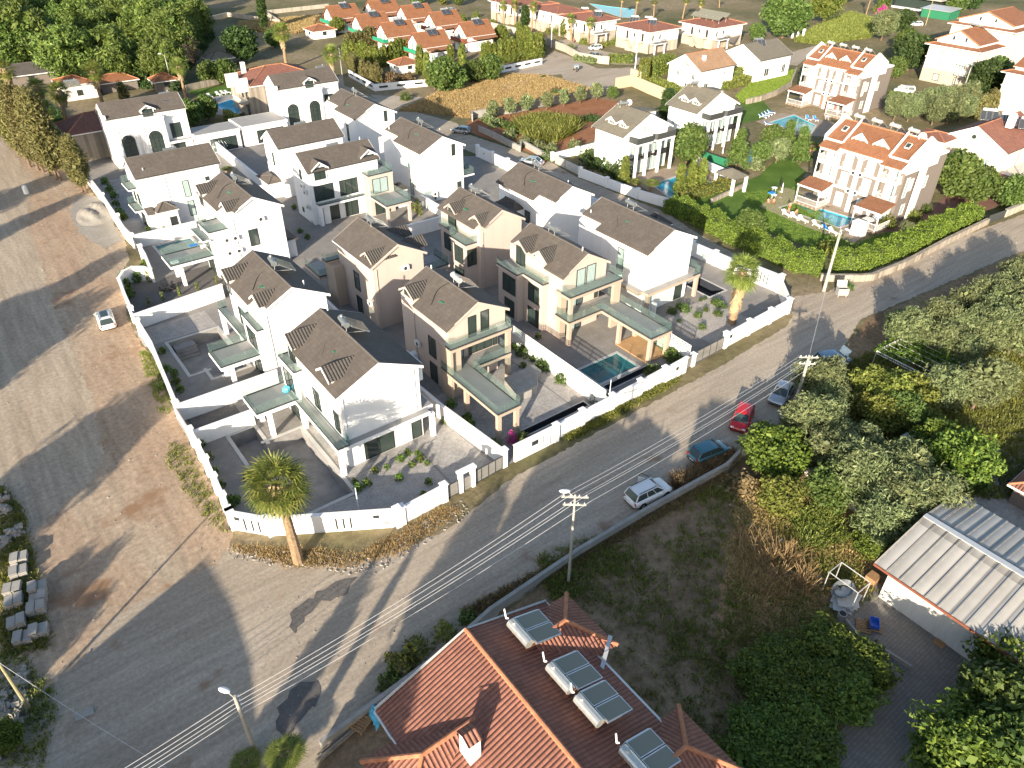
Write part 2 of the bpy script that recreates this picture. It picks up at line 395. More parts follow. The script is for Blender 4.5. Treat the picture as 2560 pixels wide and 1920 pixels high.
  o=bpy.data.objects.new(name,me);COL.objects.link(o)
  if parent:o.parent=parent
  return o
def solo(mb,name,mat,label,cat,group=None,kind=None,smooth=False,bevel=0,loc=None,uv=True):
 "a thing that is one mesh; its origin is put at loc"
 if loc is not None:mb.v=[(p[0]-loc[0],p[1]-loc[1],p[2]-loc[2])for p in mb.v]
 o=mb.build(name,mat,None,smooth,bevel,uv)
 if loc is not None:o.location=loc
 return tag(o,label,cat,group,kind)
def copy_tree(o,parent=None):
 c=o.copy();COL.objects.link(c);c.parent=parent
 for ch in list(o.children):copy_tree(ch,c)
 return c
def place(proto,loc,rz=0,label=None,sc=1.0,group=None,first=[set()]):
 if proto.name in first[0]:o=copy_tree(proto)
 else:first[0].add(proto.name);o=proto
 o.location=loc;o.rotation_euler=(0,0,rz)
 o.scale=(sc,sc,sc)if isinstance(sc,(int,float))else sc
 if label:o['label']=label
 if group:o['group']=group
 return o
POOLS=[]
def sheet(name,loops,z,mat,kind='structure',label=None,cat=None,jit=0,step=1.5,seed=1):
 "a flat piece of ground with an uneven edge; later loops are holes"
 rnd=random.Random(seed);out=[]
 loops=list(loops)
 for pl in POOLS:
  if all(in_poly(p[0],p[1],loops[0])for p in pl)and not any(abs(l2[0][0]-pl[0][0])<.01 and abs(l2[0][1]-pl[0][1])<.01 for l2 in loops):loops.append(pl)
 for li,lp in enumerate(loops):
  pts=[Vector((p[0],p[1],0))for p in lp]
  if jit and li==0:
   q=[]
   for a,b_ in zip(pts,pts[1:]+pts[:1]):
    n=max(1,int((b_-a).length/step))
    for i in range(n):
     p=a.lerp(b_,i/n)
     q.append(p+Vector((rnd.uniform(-jit,jit),rnd.uniform(-jit,jit),0)))
   pts=q
  out.append(pts)
 tri=tessellate_polygon(out);flat=[p for lp in out for p in lp]
 m=MB();fs=[]
 for t in tri:
  a,b_,c_=(flat[i]for i in t)
  fs.append(t if(b_-a).cross(c_-a).z>0 else t[::-1])
 m.add([(p.x,p.y,z)for p in flat],fs)
 o=m.build(name,mat,None,uv=False)
 return tag(o,label,cat,None,kind)
def xy(*pts):return[(p[0],p[1])for p in pts]
def rect(x0,x1,y0,y1):return[(x0,y0),(x1,y0),(x1,y1),(x0,y1)]
# ------------------------ vegetation builders
def quads(name,V,mat,parent=None,base=None):
 "V: (n,4,3) leaf quads"
 V=np.asarray(V,dtype=np.float32)
 n=len(V);me=bpy.data.meshes.new(name)
 if parent is not None and base is None:
  base=rootof(parent).location
 if base is not None:V=V-np.array(base,dtype=np.float32)
 me.vertices.add(4*n);me.vertices.foreach_set('co',V.reshape(-1))
 me.loops.add(4*n);me.loops.foreach_set('vertex_index',np.arange(4*n,dtype=np.int32))
 me.polygons.add(n);me.polygons.foreach_set('loop_start',np.arange(0,4*n,4,dtype=np.int32))
 me.polygons.foreach_set('loop_total',np.full(n,4,dtype=np.int32))
 me.update(calc_edges=True);me.validate();me.materials.append(MAT[mat])
 o=bpy.data.objects.new(name,me);COL.objects.link(o)
 if parent:o.parent=parent
 return o
def unit(a):return a/np.maximum(np.linalg.norm(a,axis=-1,keepdims=True),1e-6)
def leaves(rs,pos,out,size,aspect=.5,droop=0.0,facing=.6):
 "leaf quads at pos, normals leaning towards out"
 n=len(pos)
 nr=unit(out*facing+rs.normal(size=(n,3))*.6)
 a=unit(np.cross(nr,rs.normal(size=(n,3))));a[:,2]-=droop;a=unit(a)
 b=unit(np.cross(nr,a));s=size*rs.uniform(.6,1.35,(n,1))
 return np.stack([pos-a*s,pos+b*s*aspect,pos+a*s,pos-b*s*aspect],1)
def clump_leaves(rs,cs,rad,per,size,aspect=.5,flat=.8,droop=0,fill=.45):
 P_,O_=[],[]
 for c,r in zip(cs,rad):
  d=unit(rs.normal(size=(per,3)));k=rs.uniform(fill,1.05,(per,1))**.6
  P_.append(c+d*k*r*np.array([1,1,flat]));O_.append(d)
 return leaves(rs,np.concatenate(P_),np.concatenate(O_),size,aspect,droop)
def crown_centres(rs,shape,n,RR_,H0,H1):
 "clump centres through a crown of radius RR_ between heights H0 and H1"
 cs=[]
 while len(cs)<n:
  t=rs.uniform(0,1);a=rs.uniform(0,2*PI);q=rs.uniform(.25,1)**.5
  if shape=='round':rr=math.sqrt(max(0,1-(2*t-1)**2))*.9+.12
  elif shape=='umbrella':rr=math.sqrt(max(0,1-t**2.2))*(.55+.45*min(1,t*2.2+.3))
  elif shape=='column':rr=min(1,t*3+.45)*(1-t**3)**.7+.08
  elif shape=='cone':rr=(1-t)**.85+.04
  else:rr=1
  cs.append((math.cos(a)*rr*q*RR_,math.sin(a)*rr*q*RR_,H0+(H1-H0)*t))
 return np.array(cs)
def make_tree(name,label,cat,shape='round',Rr=3,H=6,th=2,ncl=40,cr=.9,per=60,leaf='leaf_mid',size=.28,aspect=.5,flat=.8,trunk=.18,seed=1,bark='bark',droop=0,limbs=6,group=None,core=True,lean=(0,0)):
 rs=np.random.RandomState(seed);rnd=random.Random(seed)
 t=thing(name,label,cat,group=group)
 cs=crown_centres(rs,shape,ncl,max(.1,Rr-cr*.6),th+cr*.5,H-cr*.5)
 cs[:,0]+=lean[0]*cs[:,2]/H;cs[:,1]+=lean[1]*cs[:,2]/H
 m=MB();top=H*.8 if shape in('column','cone')else th+(H-th)*.45
 k=4;pts=[Vector((lean[0]*i/k*top/H+rnd.uniform(-.1,.1)*(i>0),lean[1]*i/k*top/H+rnd.uniform(-.1,.1)*(i>0),top*i/k))for i in range(k+1)]
 for i in range(k):m.tube(pts[i],pts[i+1],trunk*(1-.75*i/k),trunk*(1-.75*(i+1)/k),n=7)
 for i in range(limbs):
  c=cs[rnd.randrange(len(cs))];s0=pts[min(k,1+rnd.randrange(k))]
  mid=s0.lerp(Vector(c),.5)+Vector((0,0,-.1*Rr))
  m.tube(s0,mid,trunk*.4,trunk*.25,n=5);m.tube(mid,Vector(c),trunk*.25,trunk*.08,n=5)
 m.build('trunk',bark,t)
 rad=cr*rs.uniform(.7,1.25,len(cs))
 o=quads('crown',clump_leaves(rs,cs,rad,per,size,aspect,flat,droop),leaf,t)
 if core:
  ci=cs*np.array([.6,.6,1]);ci[:,2]=(cs[:,2]-(th+H)/2)*.75+(th+H)/2
  quads('inner_foliage',clump_leaves(rs,ci,rad,max(6,per//4),size*1.7,.7,flat),leaf,o,base=(0,0,0))
 return t
def make_palm(name,label,H=8,r=.32,nf=38,fl=1.6,skirt=2.2,seed=3,group=None,lean=(0,0)):
 rnd=random.Random(seed);t=thing(name,label,'palm tree',group=group)
 m=MB();n=10;pts=[Vector((lean[0]*(i/n)**1.5,lean[1]*(i/n)**1.5,H*i/n))for i in range(n+1)]
 for i in range(n):m.tube(pts[i],pts[i+1],r*(1.25-.45*i/n)*(1+.05*(i%2)),r*(1.22-.45*(i+1)/n),n=9)
 m.build('trunk','palm_bark',t);top=pts[-1]
 if skirt:
  m=MB()
  for i in range(230):
   a=rnd.uniform(0,2*PI);z=rnd.uniform(0,skirt);f=1-z/skirt*.55
   p=top+Vector((math.cos(a)*r*1.1,math.sin(a)*r*1.1,-z+.2));q=p+Vector((math.cos(a)*.5*f,math.sin(a)*.5*f,-.9*rnd.uniform(.6,1.2)))
   s=Vector((-math.sin(a),math.cos(a),0))*.13;m.quad(p-s*.4,p+s*.4,q+s,q-s)
  m.build('dead_fronds','palm_skirt',t)
 L_=[];ms=MB()
 for i in range(nf):
  a=i*2.399+rnd.uniform(-.2,.2);e=R(78)-R(130)*(i/nf)**.85
  d=Vector((math.cos(a)*math.cos(e),math.sin(a)*math.cos(e),math.sin(e)))
  st=fl*rnd.uniform(.55,.8);c=top+d*st+Vector((0,0,-.12*st));ms.tube(top,c,.022,.016,n=4)
  side=d.cross(Vector((0,0,1)));
  if side.length<.1:side=Vector((1,0,0))
  side.normalize();up=side.cross(d);fr=fl*rnd.uniform(.52,.7)
  for k in range(15):
   b_=R(-100)+R(200)*k/14;bd=d*math.cos(b_)+side*math.sin(b_);wd=bd.cross(up).normalized()*.045*fl/1.4
   mid=c+bd*fr*.6+up*.08;tip=c+bd*fr*rnd.uniform(.95,1.25)+Vector((0,0,-.16*fr))+up*.03
   L_.append([c+wd*.1,mid+wd,mid-wd,c-wd*.1]);L_.append([mid-wd,mid+wd,tip+wd*.15,tip-wd*.15])
 quads('fronds',np.array([[tuple(p)for p in q]for q in L_]),'leaf_palm',t)
 ms.build('frond_stems','leaf_palm',t)
 return t
def leafy_box(rs,dens,size,x,y,z,aspect=.55,jit=.12):
 "leaves over the surface of a box (x0,x1),(y0,y1),(z0,z1)"
 Lx,Ly,Lz_=x[1]-x[0],y[1]-y[0],z[1]-z[0];P_,O_=[],[]
 for ax,area in(((0,1),Lx*Ly),((0,2),Lx*Lz_),((1,2),Ly*Lz_)):
  for s in(0,1):
   if ax==(0,1)and s==0:continue
   n=max(1,int(dens*area));p=np.zeros((n,3));o=np.zeros((n,3));k=({0,1,2}-set(ax)).pop()
   lim=(x,y,z)
   for a in ax:p[:,a]=rs.uniform(lim[a][0],lim[a][1],n)
   p[:,k]=lim[k][s];o[:,k]=1 if s else-1
   p+=rs.normal(size=(n,3))*jit;P_.append(p);O_.append(o)
 return leaves(rs,np.concatenate(P_),np.concatenate(O_),size,aspect)
def hedge(name,label,pts,wd,h,leaf='leaf_hedge',size=.15,dens=60,cat='hedge',group=None,seed=5,z=0,jit=.14,bumpy=.15):
 "a clipped hedge along a line: twiggy core box with leaves all over it"
 rs=np.random.RandomState(seed);c0=Vector((pts[0][0],pts[0][1],z))
 t=thing(name,label,cat,c0,group);V=[];core=MB()
 for a,b_ in zip(pts,pts[1:]):
  a,b_=Vector((a[0],a[1],0)),Vector((b_[0],b_[1],0));d=b_-a;L_=d.length;d.normalize();s=Vector((-d.y,d.x,0))
  core.obox((a+b_)/2+Vector((0,0,z+h*.45)),d,L_/2,s,wd*.38,(0,0,1),h*.45)
  q=leafy_box(rs,dens,size,(-.1,L_+.1),(-wd/2,wd/2),(.05,h),jit=jit)
  q[:,:,2]+=(np.sin(q[:,:1,0]*1.3+seed)+np.sin(q[:,:1,0]*3.1+q[:,:1,1]*2))*bumpy*.5*(q[:,:1,2]/h)
  q[:,:,1]+=np.sin(q[:,:1,0]*1.9+seed*2)*bumpy*.6
  M_=np.array([[d.x,d.y,0],[s.x,s.y,0],[0,0,1]]);V.append(q@M_+np.array([a.x,a.y,z]))
 core.build('stems','crown_core',t)
 quads('foliage',np.concatenate(V),leaf,t)
 return t
def in_poly(x,y,poly):
 c=False;n=len(poly)
 for i in range(n):
  x1_,y1_=poly[i][0],poly[i][1];x2,y2_=poly[(i+1)%n][0],poly[(i+1)%n][1]
  if(y1_>y)!=(y2_>y)and x<(x2-x1_)*(y-y1_)/(y2_-y1_)+x1_:c=not c
 return c
def scatter(poly,n,rnd,clumpy=0,cs=1.5):
 xs=[p[0]for p in poly];ys=[p[1]for p in poly];out=[];tries=0;cen=None
 while len(out)<n and tries<n*30:
  tries+=1
  if clumpy and(cen is None or rnd.random()<1/clumpy):cen=(rnd.uniform(min(xs),max(xs)),rnd.uniform(min(ys),max(ys)))
  if clumpy:x,y=rnd.gauss(cen[0],cs),rnd.gauss(cen[1],cs)
  else:x,y=rnd.uniform(min(xs),max(xs)),rnd.uniform(min(ys),max(ys))
  if in_poly(x,y,poly):out.append((x,y))
 return out
def tufts(name,poly,n,h,leaf,label=None,cat='grass',seed=1,blades=9,wd=.05,spread=.25,clumpy=0,cs=1.5,z=0):
 "uncountable grass or weeds over a patch of ground"
 rnd=random.Random(seed);rs=np.random.RandomState(seed)
 pts=np.array(scatter(poly,n,rnd,clumpy,cs))
 if not len(pts):return None
 b=np.repeat(pts,blades,0);k=len(b);hh=h*rs.uniform(.35,1.25,(k,1))
 p=np.concatenate([b+rs.normal(size=(k,2))*spread*.6,np.full((k,1),z)],1)
 ln=rs.normal(size=(k,2))*.55;q=p+np.concatenate([ln*hh,hh],1)
 a=rs.uniform(0,2*PI,(k,1));s=np.concatenate([np.cos(a),np.sin(a),np.zeros((k,1))],1)*wd*rs.uniform(.6,1.6,(k,1))
 mid=(p+q)/2+np.array([0,0,.12*h])
 o=quads(name,np.stack([p-s*.6,p+s*.6,q+s*.4,q-s*.4],1),leaf)
 return tag(o,label,cat,None,'stuff')
def shrub(name,label,loc,r=.6,h=.9,leaf='leaf_mid',size=.14,n=260,seed=1,group=None,cat='shrub',sc=1,flat=None,stems=True):
 rs=np.random.RandomState(seed);t=thing(name,label,cat,loc,group)
 d=unit(rs.normal(size=(n,3)));d[:,2]=np.abs(d[:,2]);k=rs.uniform(.35,1.05,(n,1))**.6
 lump=1+.25*np.sin(d[:,:1]*5+seed)*np.cos(d[:,1:2]*4)
 p=d*k*lump*np.array([r,r,h])
 quads('foliage',leaves(rs,p,d,size),leaf,t,base=(0,0,0))
 if stems:
  m=MB()
  for i in range(5):
   a=i*1.3+seed;m.tube((0,0,0),(math.cos(a)*r*.5,math.sin(a)*r*.5,h*.6),.03,.012,n=5)
  m.v=[(v[0]+loc[0],v[1]+loc[1],v[2]+loc[2])for v in m.v]
  m.build('stems','bark',t)
 return t
 # ------------------------ building parts
UP=Vector((0,0,1))
class Face:
 "a vertical wall face: axis 'x' or 'y', its coordinate and the side it looks to"
 def __init__(s,ax,c,sg):s.ax,s.c,s.sg=ax,c,sg
 def box(s,m,a0,a1,z0_,z1,d0,d1):
  "box over a0..a1 along the wall, z0..z1, standing d0..d1 out of it"
  p,q=sorted((s.c+s.sg*d0,s.c+s.sg*d1))
  return m.box(p,q,a0,a1,z0_,z1)if s.ax=='x' else m.box(a0,a1,p,q,z0_,z1)
def window(root,F,a0,a1,z0_,z1,n=2,frame='frame_dark',pane='window_glass',name='window',fw=.07,bars=0,sill=False,arch=False,surround=None):
 m=MB()
 F.box(m,a0,a0+fw,z0_,z1,-.02,.06);F.box(m,a1-fw,a1,z0_,z1,-.02,.06)
 F.box(m,a0+fw,a1-fw,z1-fw,z1,-.02,.06);F.box(m,a0+fw,a1-fw,z0_,z0_+fw,-.02,.06)
 for i in range(1,n):
  c=a0+(a1-a0)*i/n;F.box(m,c-fw/2,c+fw/2,z0_+fw,z1-fw,-.02,.055)
 for i in range(1,bars+1):
  c=z0_+(z1-z0_)*i/(bars+1)
  for k in range(n):
   u0=a0+(a1-a0)*k/n+fw;u1=a0+(a1-a0)*(k+1)/n-fw
   if u1>u0:F.box(m,u0,u1,c-.02,c+.02,-.02,.05)
 o=m.build(name,frame,root)
 g=MB();F.box(g,a0+fw*.5,a1-fw*.5,z0_+fw*.5,z1-fw*.5,-.03,.022);g.build('pane',pane,o,uv=False)
 if arch:
  r=(a1-a0)/2;cx=(a0+a1)/2;g2=MB();n_=14;vs=[]
  for d in(.0,.03):
   for i in range(n_+1):
    t=PI*i/n_;a=cx+r*math.cos(t);z=z1+r*math.sin(t);c=F.c+F.sg*d
    vs.append((c,a,z)if F.ax=='x' else(a,c,z))
  g2.add(vs,[tuple(range(n_+1)),tuple(range(n_+1,2*n_+2))[::-1]]+[(i,i+1,n_+2+i,n_+1+i)for i in range(n_)])
  g2.build('arched_pane',pane,o,uv=False)
  g3=MB()
  for rr in(r,r*.55):
   pt=[(cx+rr*math.cos(PI*i/n_),z1+rr*math.sin(PI*i/n_))for i in range(n_+1)]
   c=F.c+F.sg*.04
   g3.path([(c,a,z)if F.ax=='x' else(a,c,z)for a,z in pt],.045,5)
  for i in(-.5,0,.5):
   c=F.c+F.sg*.04;h=math.sqrt(1-i*i)*r;a=cx+i*r
   g3.tube((c,a,z1)if F.ax=='x' else(a,c,z1),(c,a,z1+h)if F.ax=='x' else(a,c,z1+h),.03,n=4)
  g3.build('arched_frame',frame,o)
 if sill:
  m=MB();F.box(m,a0-.1,a1+.1,z0_-.12,z0_-.01,-.02,.16);m.build('sill','white_wall',o)
 if surround:
  m=MB();s=.16
  F.box(m,a0-s,a0-.003,z0_-s,z1+s,-.02,.05);F.box(m,a1+.003,a1+s,z0_-s,z1+s,-.02,.05)
  F.box(m,a0-.003,a1+.003,z1+.003,z1+s,-.02,.05);F.box(m,a0-.003,a1+.003,z0_-s,z0_-.003,-.02,.05);m.build('surround',surround,o)
 return o
def railing(root,pts,z,h=.95,kind='glass',name='railing'):
 "balustrade along a line at floor height z"
 m=MB();g=MB()
 for a,b_ in zip(pts,pts[1:]):
  a,b_=Vector((a[0],a[1],z)),Vector((b_[0],b_[1],z));d=(b_-a);L_=d.length
  if L_<.05:continue
  d.normalize();s=Vector((-d.y,d.x,0))
  if kind=='glass':
   m.obox((a+b_)/2+UP*.06,d,L_/2,s,.035,UP,.06);g.obox((a+b_)/2+UP*(h/2+.1),d,L_/2-.01,s,.006,UP,h/2-.03)
  else:
   m.obox((a+b_)/2+UP*h,d,L_/2,s,.03,UP,.03);m.obox((a+b_)/2+UP*.1,d,L_/2,s,.02,UP,.02)
   k=max(1,int(L_/.16))
   for i in range(k+1):m.tube(a+d*L_*i/k,a+d*L_*i/k+UP*h,.014,n=4,cap=False)
 o=m.build(name,'dark_trim' if kind in('glass','dark')else 'frame_white',root)
 if kind=='glass':g.build('glass_panel','rail_glass',o,uv=False)
 return o
def slab(root,poly,ztop,t=.28,mat='white_wall',rail=None,name='balcony',inner=True):
 "concrete slab with a grey paved top, dark edge strip and a railing"
 m=MB();m.prism(poly,ztop-t,ztop);o=m.build(name,mat,root)
 cx=sum(p[0]for p in poly)/len(poly);cy=sum(p[1]for p in poly)/len(poly)
 if inner:
  ins=[(p[0]+(.09 if p[0]<cx else-.09),p[1]+(.09 if p[1]<cy else-.09))for p in poly]if len(poly)==4 else None
  m=MB()
  if ins:m.prism(ins,ztop+.002,ztop+.03)
  else:m.prism(poly,ztop+.002,ztop+.02)
  m.build('paving','slab_top',o)
 if rail:railing(root,rail,ztop+.03)
 return o
def columns(root,pts,z0_,z1,s=.42,mat='white_wall'):
 for x,y in pts:
  m=MB();m.box(x-s/2,x+s/2,y-s/2,y+s/2,z0_,z1);m.build('column',mat,root)
def ac_unit(root,F,a,z):
 m=MB();F.box(m,a-.42,a+.42,z-.3,z+.3,.06,.38);o=m.build('air_conditioner','ac_white',root,bevel=.02)
 c=F.c+F.sg*.385;g=MB()
 p=(c,a-.1,z)if F.ax=='x' else(a-.1,c,z);q=(c+F.sg*.012,a-.1,z)if F.ax=='x' else(a-.1,c+F.sg*.012,z)
 g.tube(p,q,.22,n=14);g.build('fan_grille','dark_trim',o)
 return o
def pipe(root,F,a,z0_,z1,name='downpipe',mat='frame_white'):
 m=MB();c=F.c+F.sg*.07;m.tube((c,a,z0_)if F.ax=='x' else(a,c,z0_),(c,a,z1)if F.ax=='x' else(a,c,z1),.05,n=6);return m.build(name,mat,root)
def gable_wall(m,ori,a0,a1,b0,b1,z0_,ze,zr):
 "walls of a gabled body; ridge along 'y' or 'x'"
 if ori=='y':
  c=(a0+a1)/2;pr=[(a0,z0_),(a1,z0_),(a1,ze),(c,zr),(a0,ze)]
  vs=[(p[0],b0,p[1])for p in pr]+[(p[0],b1,p[1])for p in pr]
 else:
  c=(b0+b1)/2;pr=[(b0,z0_),(b1,z0_),(b1,ze),(c,zr),(b0,ze)]
  vs=[(a1,p[0],p[1])for p in pr]+[(a0,p[0],p[1])for p in pr]
 n=5;m.add(vs,[tuple(range(5)),tuple(range(5,10))[::-1]]+[(i,n+i,n+(i+1)%n,(i+1)%n)for i in range(n)])
def gable_roof(root,ori,x0,x1,ya,yb,ze,zr,ov=.4,gov=.2,t=.16,mat='slate_tile',notch=None,board='white_wall',ridge=True,trim=True):
 """gabled roof over walls x0..x1, ya..yb; the eaves reach out by ov, the gable ends by gov.
    notch: list of (c0, c1, inset) where the sunny eave steps back."""
 if ori=='y':lo,hi,s0,s1=x0,x1,ya-gov,yb+gov
 else:lo,hi,s0,s1=ya,yb,x0-gov,x1+gov
 c=(lo+hi)/2;half=(hi-lo)/2;sl=(zr-ze)/half
 T=(lambda a,b_,z:(a,b_,z))if ori=='y' else(lambda a,b_,z:(b_,a,z))
 zz=lambda a:zr+.16-abs(a-c)*sl
 e0=lo-ov;e1=hi+ov
 pl=[(c,s0),(e0,s0)]
 if notch:
  pl=[(c,s0)];cur=s0
  for n0,n1,ins in notch:pl+=[(e0+ins,n0),(e0+ins,n1)]
  pl+=[(c,s1)]
 else:pl+=[(e0,s1),(c,s1)]
 rf=MB();rf.slab([T(a,b_,zz(a))for a,b_ in pl],t)
 rf.slab([T(a,b_,zz(a))for a,b_ in((c,s0),(c,s1),(e1,s1),(e1,s0))],t)
 o=rf.build('roof',mat,root)
 if ridge:
  m=MB();m.tube(T(c,s0+.05,zr+.15),T(c,s1-.05,zr+.15),.10,n=8);m.build('ridge_tiles','dormer_tile_trim' if 'tile' in mat and 'red' not in mat and 'orange' not in mat and 'tan' not in mat else 'terracotta_plain',o)
 if trim and board:
  for s,sg in((s0,-1),(s1,1)):
   m=MB()
   for e in(e0,e1):
    if e==e0 and notch:e=e0+(notch[0][2]if s==s0 else notch[-1][2])
    d=sg*.06;q=[T(e,s,zz(e)-.01),T(c,s,zz(c)-.01),T(c,s,zz(c)-.30),T(e,s,zz(e)-.30)]
    q2=[T(e,s+d,zz(e)-.01),T(c,s+d,zz(c)-.01),T(c,s+d,zz(c)-.30),T(e,s+d,zz(e)-.30)]
    m.add(q+q2,[(0,1,2,3),(7,6,5,4),(0,4,5,1),(1,5,6,2),(2,6,7,3),(3,7,4,0)])
   m.build('bargeboard',board,o)
 if not notch:
  for e,sg in((e0,-1),(e1,1)):
   m=MB();m.tube(T(e+sg*.05,s0,zz(e)-.10),T(e+sg*.05,s1,zz(e)-.10),.06,n=6)
   m.build('gutter','dark_trim' if board=='white_wall' or board=='cream_wall' else 'frame_white',o)
 return o
def dormer(root,ori,side,c,b0,w_,z0_,ze,zr,depth,mat='grey_tile',wall='white_wall',win=True,ov=.28):
 """gabled dormer standing on the slope that looks towards -x (ori 'y') or -y (ori 'x').
    c: middle along the house, b0: plane of its little front, depth: how far it runs back"""
 T=(lambda a,b_,z:(b_,a,z))if ori=='y' else(lambda a,b_,z:(a,b_,z))
 h=w_/2;m=MB();pr=[(c-h,z0_),(c+h,z0_),(c+h,ze),(c,zr),(c-h,ze)]
 vs=[T(p[0],b0,p[1])for p in pr]+[T(p[0],b0+depth,p[1])for p in pr];n=5
 fs=[tuple(range(5)),tuple(range(5,10))[::-1]]+[(i,n+i,n+(i+1)%n,(i+1)%n)for i in range(n)]
 if ori=='y':fs=[f[::-1]for f in fs]
 m.add(vs,fs);o=m.build('dormer',wall,root)
 sl=(zr-ze)/h;zz=lambda a:zr+.12-abs(a-c)*sl;f0=b0-.35;f1=b0+depth
 rf=MB()
 for e in(c-h-ov,c+h+ov):
  rf.slab([T(c,f0,zz(c)),T(e,f0,zz(e)),T(e,f1,zz(e)),T(c,f1,zz(c))],.11)
 rf.build('dormer_roof',mat,o)
 bd=MB()
 for e in(c-h-ov,c+h+ov):
  q=[T(e,f0-.03,zz(e)-.02),T(c,f0-.03,zz(c)-.02),T(c,f0-.03,zz(c)-.24),T(e,f0-.03,zz(e)-.24)]
  q2=[T(e,f0-.08,zz(e)-.02),T(c,f0-.08,zz(c)-.02),T(c,f0-.08,zz(c)-.24),T(e,f0-.08,zz(e)-.24)]
  bd.add(q+q2,[(0,1,2,3),(7,6,5,4),(0,4,5,1),(1,5,6,2),(2,6,7,3),(3,7,4,0)])
 bd.build('bargeboard',wall,o)
 if win:
  F=Face('x' if ori=='y' else 'y',b0,-1);window(root,F,c-h+.22,c+h-.22,z0_+.08,ze-.02,2,name='dormer_window')
 return o
def hip_roof(root,x0,x1,ya,yb,ze,zr,ov=.5,mat='red_tile',t=.18,name='roof',hipx=None,trim='white_wall'):
 X0,X1,Y0,Y1=x0-ov,x1+ov,ya-ov,yb+ov
 w_,d=X1-X0,Y1-Y0;h=min(w_,d)/2
 if w_>=d:r0,r1=(X0+h,(Y0+Y1)/2),(X1-h,(Y0+Y1)/2)
 else:r0,r1=((X0+X1)/2,Y0+h),((X0+X1)/2,Y1-h)
 a,b_,c,d_=(X0,Y0,ze),(X1,Y0,ze),(X1,Y1,ze),(X0,Y1,ze);p,q=(*r0,zr),(*r1,zr)
 m=MB()
 if w_>=d:fc=[[a,b_,q,p],[b_,c,q],[c,d_,p,q],[d_,a,p]]
 else:fc=[[a,b_,p],[b_,c,q,p],[c,d_,q],[d_,a,p,q]]
 for f in fc:
  if(Vector(f[-1])-Vector(f[0])).length<.01:f=f[:-1]
  m.quad(*f)
 m.box(X0+.01,X1-.01,Y0+.01,Y1-.01,ze-t,ze-.01)
 o=m.build(name,mat,root)
 if trim:
  f=MB();f.box(X0-.03,X1+.03,Y0-.03,Y0+.0,ze-t-.02,ze-.02);f.box(X0-.03,X0+.0,Y0,Y1,ze-t-.02,ze-.02)
  f.box(X1,X1+.03,Y0,Y1,ze-t-.02,ze-.02);f.box(X0-.03,X1+.03,Y1,Y1+.03,ze-t-.02,ze-.02);f.build('fascia',trim,o)
 rd=MB()
 for u,v in((a,p),(d_,p),(b_,q),(c,q),(p,q)):
  if(Vector(u)-Vector(v)).length>.1:rd.tube(Vector(u)+UP*.02,Vector(v)+UP*.02,.11,n=7)
 rd.build('ridge_tiles','terracotta_plain' if 'tile' in mat and mat not in('slate_tile','grey_tile','olive_tile')else 'dormer_tile_trim',o)
 return o
def heater(label,c,face,wdt=2.2,tilt=30,base=0,stand=1.0,npan=2,pale=False,group='solar water heaters on the roofs',tank='tank_grey',tl=None):
 "solar water heater: tank on a rack with flat panels leaning below it; face = direction the panels look towards"
 t=thing('solar_water_heater',label,'water heater',c,group)
 c=Vector(c);f=Vector((face[0],face[1],0)).normalized();s=Vector((-f.y,f.x,0));tl=tl or wdt*.8
 tz=c+UP*stand
 m=MB();m.tube(tz-s*tl/2,tz+s*tl/2,.29,n=14);tk=m.build('tank',tank,t,smooth=False)
 m=MB();m.tube(tz+s*(tl*.32)+UP*.25,tz+s*(tl*.32)+UP*.42,.12,n=10);m.build('header_cup','tank_white',tk)
 a=R(tilt);dn=f*math.cos(a)-UP*math.sin(a);nr=f*math.sin(a)+UP*math.cos(a)
 p0=tz+f*.38-UP*.12;ln=1.95
 for i in range(npan):
  k=(i+.5)/npan-.5;pc=p0+dn*ln/2+s*wdt*k
  m=MB();m.obox(pc,dn,ln/2,s,wdt/npan/2-.03,nr,.045);pn=m.build('panel_frame','steel',t)
  g=MB();g.obox(pc+nr*.05,dn,ln/2-.06,s,wdt/npan/2-.09,nr,.006);g.build('panel_glass','solar_glass_pale' if pale else 'solar_glass',pn,uv=False)
 m=MB();z_=c.z+base
 for k in(-.36,.36):
  tp=tz+s*tl*k;fo=Vector((tp.x,tp.y,z_))+f*-.05;m.tube(tp,fo,.03,n=5);q=p0+dn*ln*.98+s*wdt*k
  m.tube(Vector((q.x,q.y,q.z)),Vector((q.x,q.y,min(q.z-.05,z_))),.025,n=5);m.tube(fo+UP*.12,q,.02,n=5);m.box(fo.x-.09,fo.x+.09,fo.y-.09,fo.y+.09,z_-.04,z_+.06)
 m.build('stand','galv' if not pale else 'rusty',t)
 m=MB();m.path([tz+s*tl/2,tz+s*(tl/2+.15),tz+s*(tl/2+.15)-UP*.3,p0+s*wdt/2,p0+s*wdt/2+dn*ln*.95],.03,5);m.build('pipework','galv',t)
 return t
def dish(label,c,face,r=.45):
 t=thing('satellite_dish',label,'satellite dish',c,'satellite dishes on the roofs');c=Vector(c);f=Vector((face[0],face[1],.45)).normalized()
 m=MB();a=f.orthogonal().normalized();b_=f.cross(a);vs=[c+UP*.7-f*.08];n=16
 for k,d in((.5,-.05),(1,.06)):
  vs+=[c+UP*.7+f*d+(a*math.cos(2*PI*i/n)+b_*math.sin(2*PI*i/n))*r*k for i in range(n)]
 fs=[(0,1+i,1+(i+1)%n)for i in range(n)]+[(1+i,1+n+i,1+n+(i+1)%n,1+(i+1)%n)for i in range(n)]
 m.add(vs,fs);m.build('reflector','plastic_white',t)
 m=MB();m.tube(c,c+UP*.7,.03,n=5);m.tube(c+UP*.7,c+UP*.75+f*r*1.1,.012,n=4);m.build('mast','galv',t)
 return t
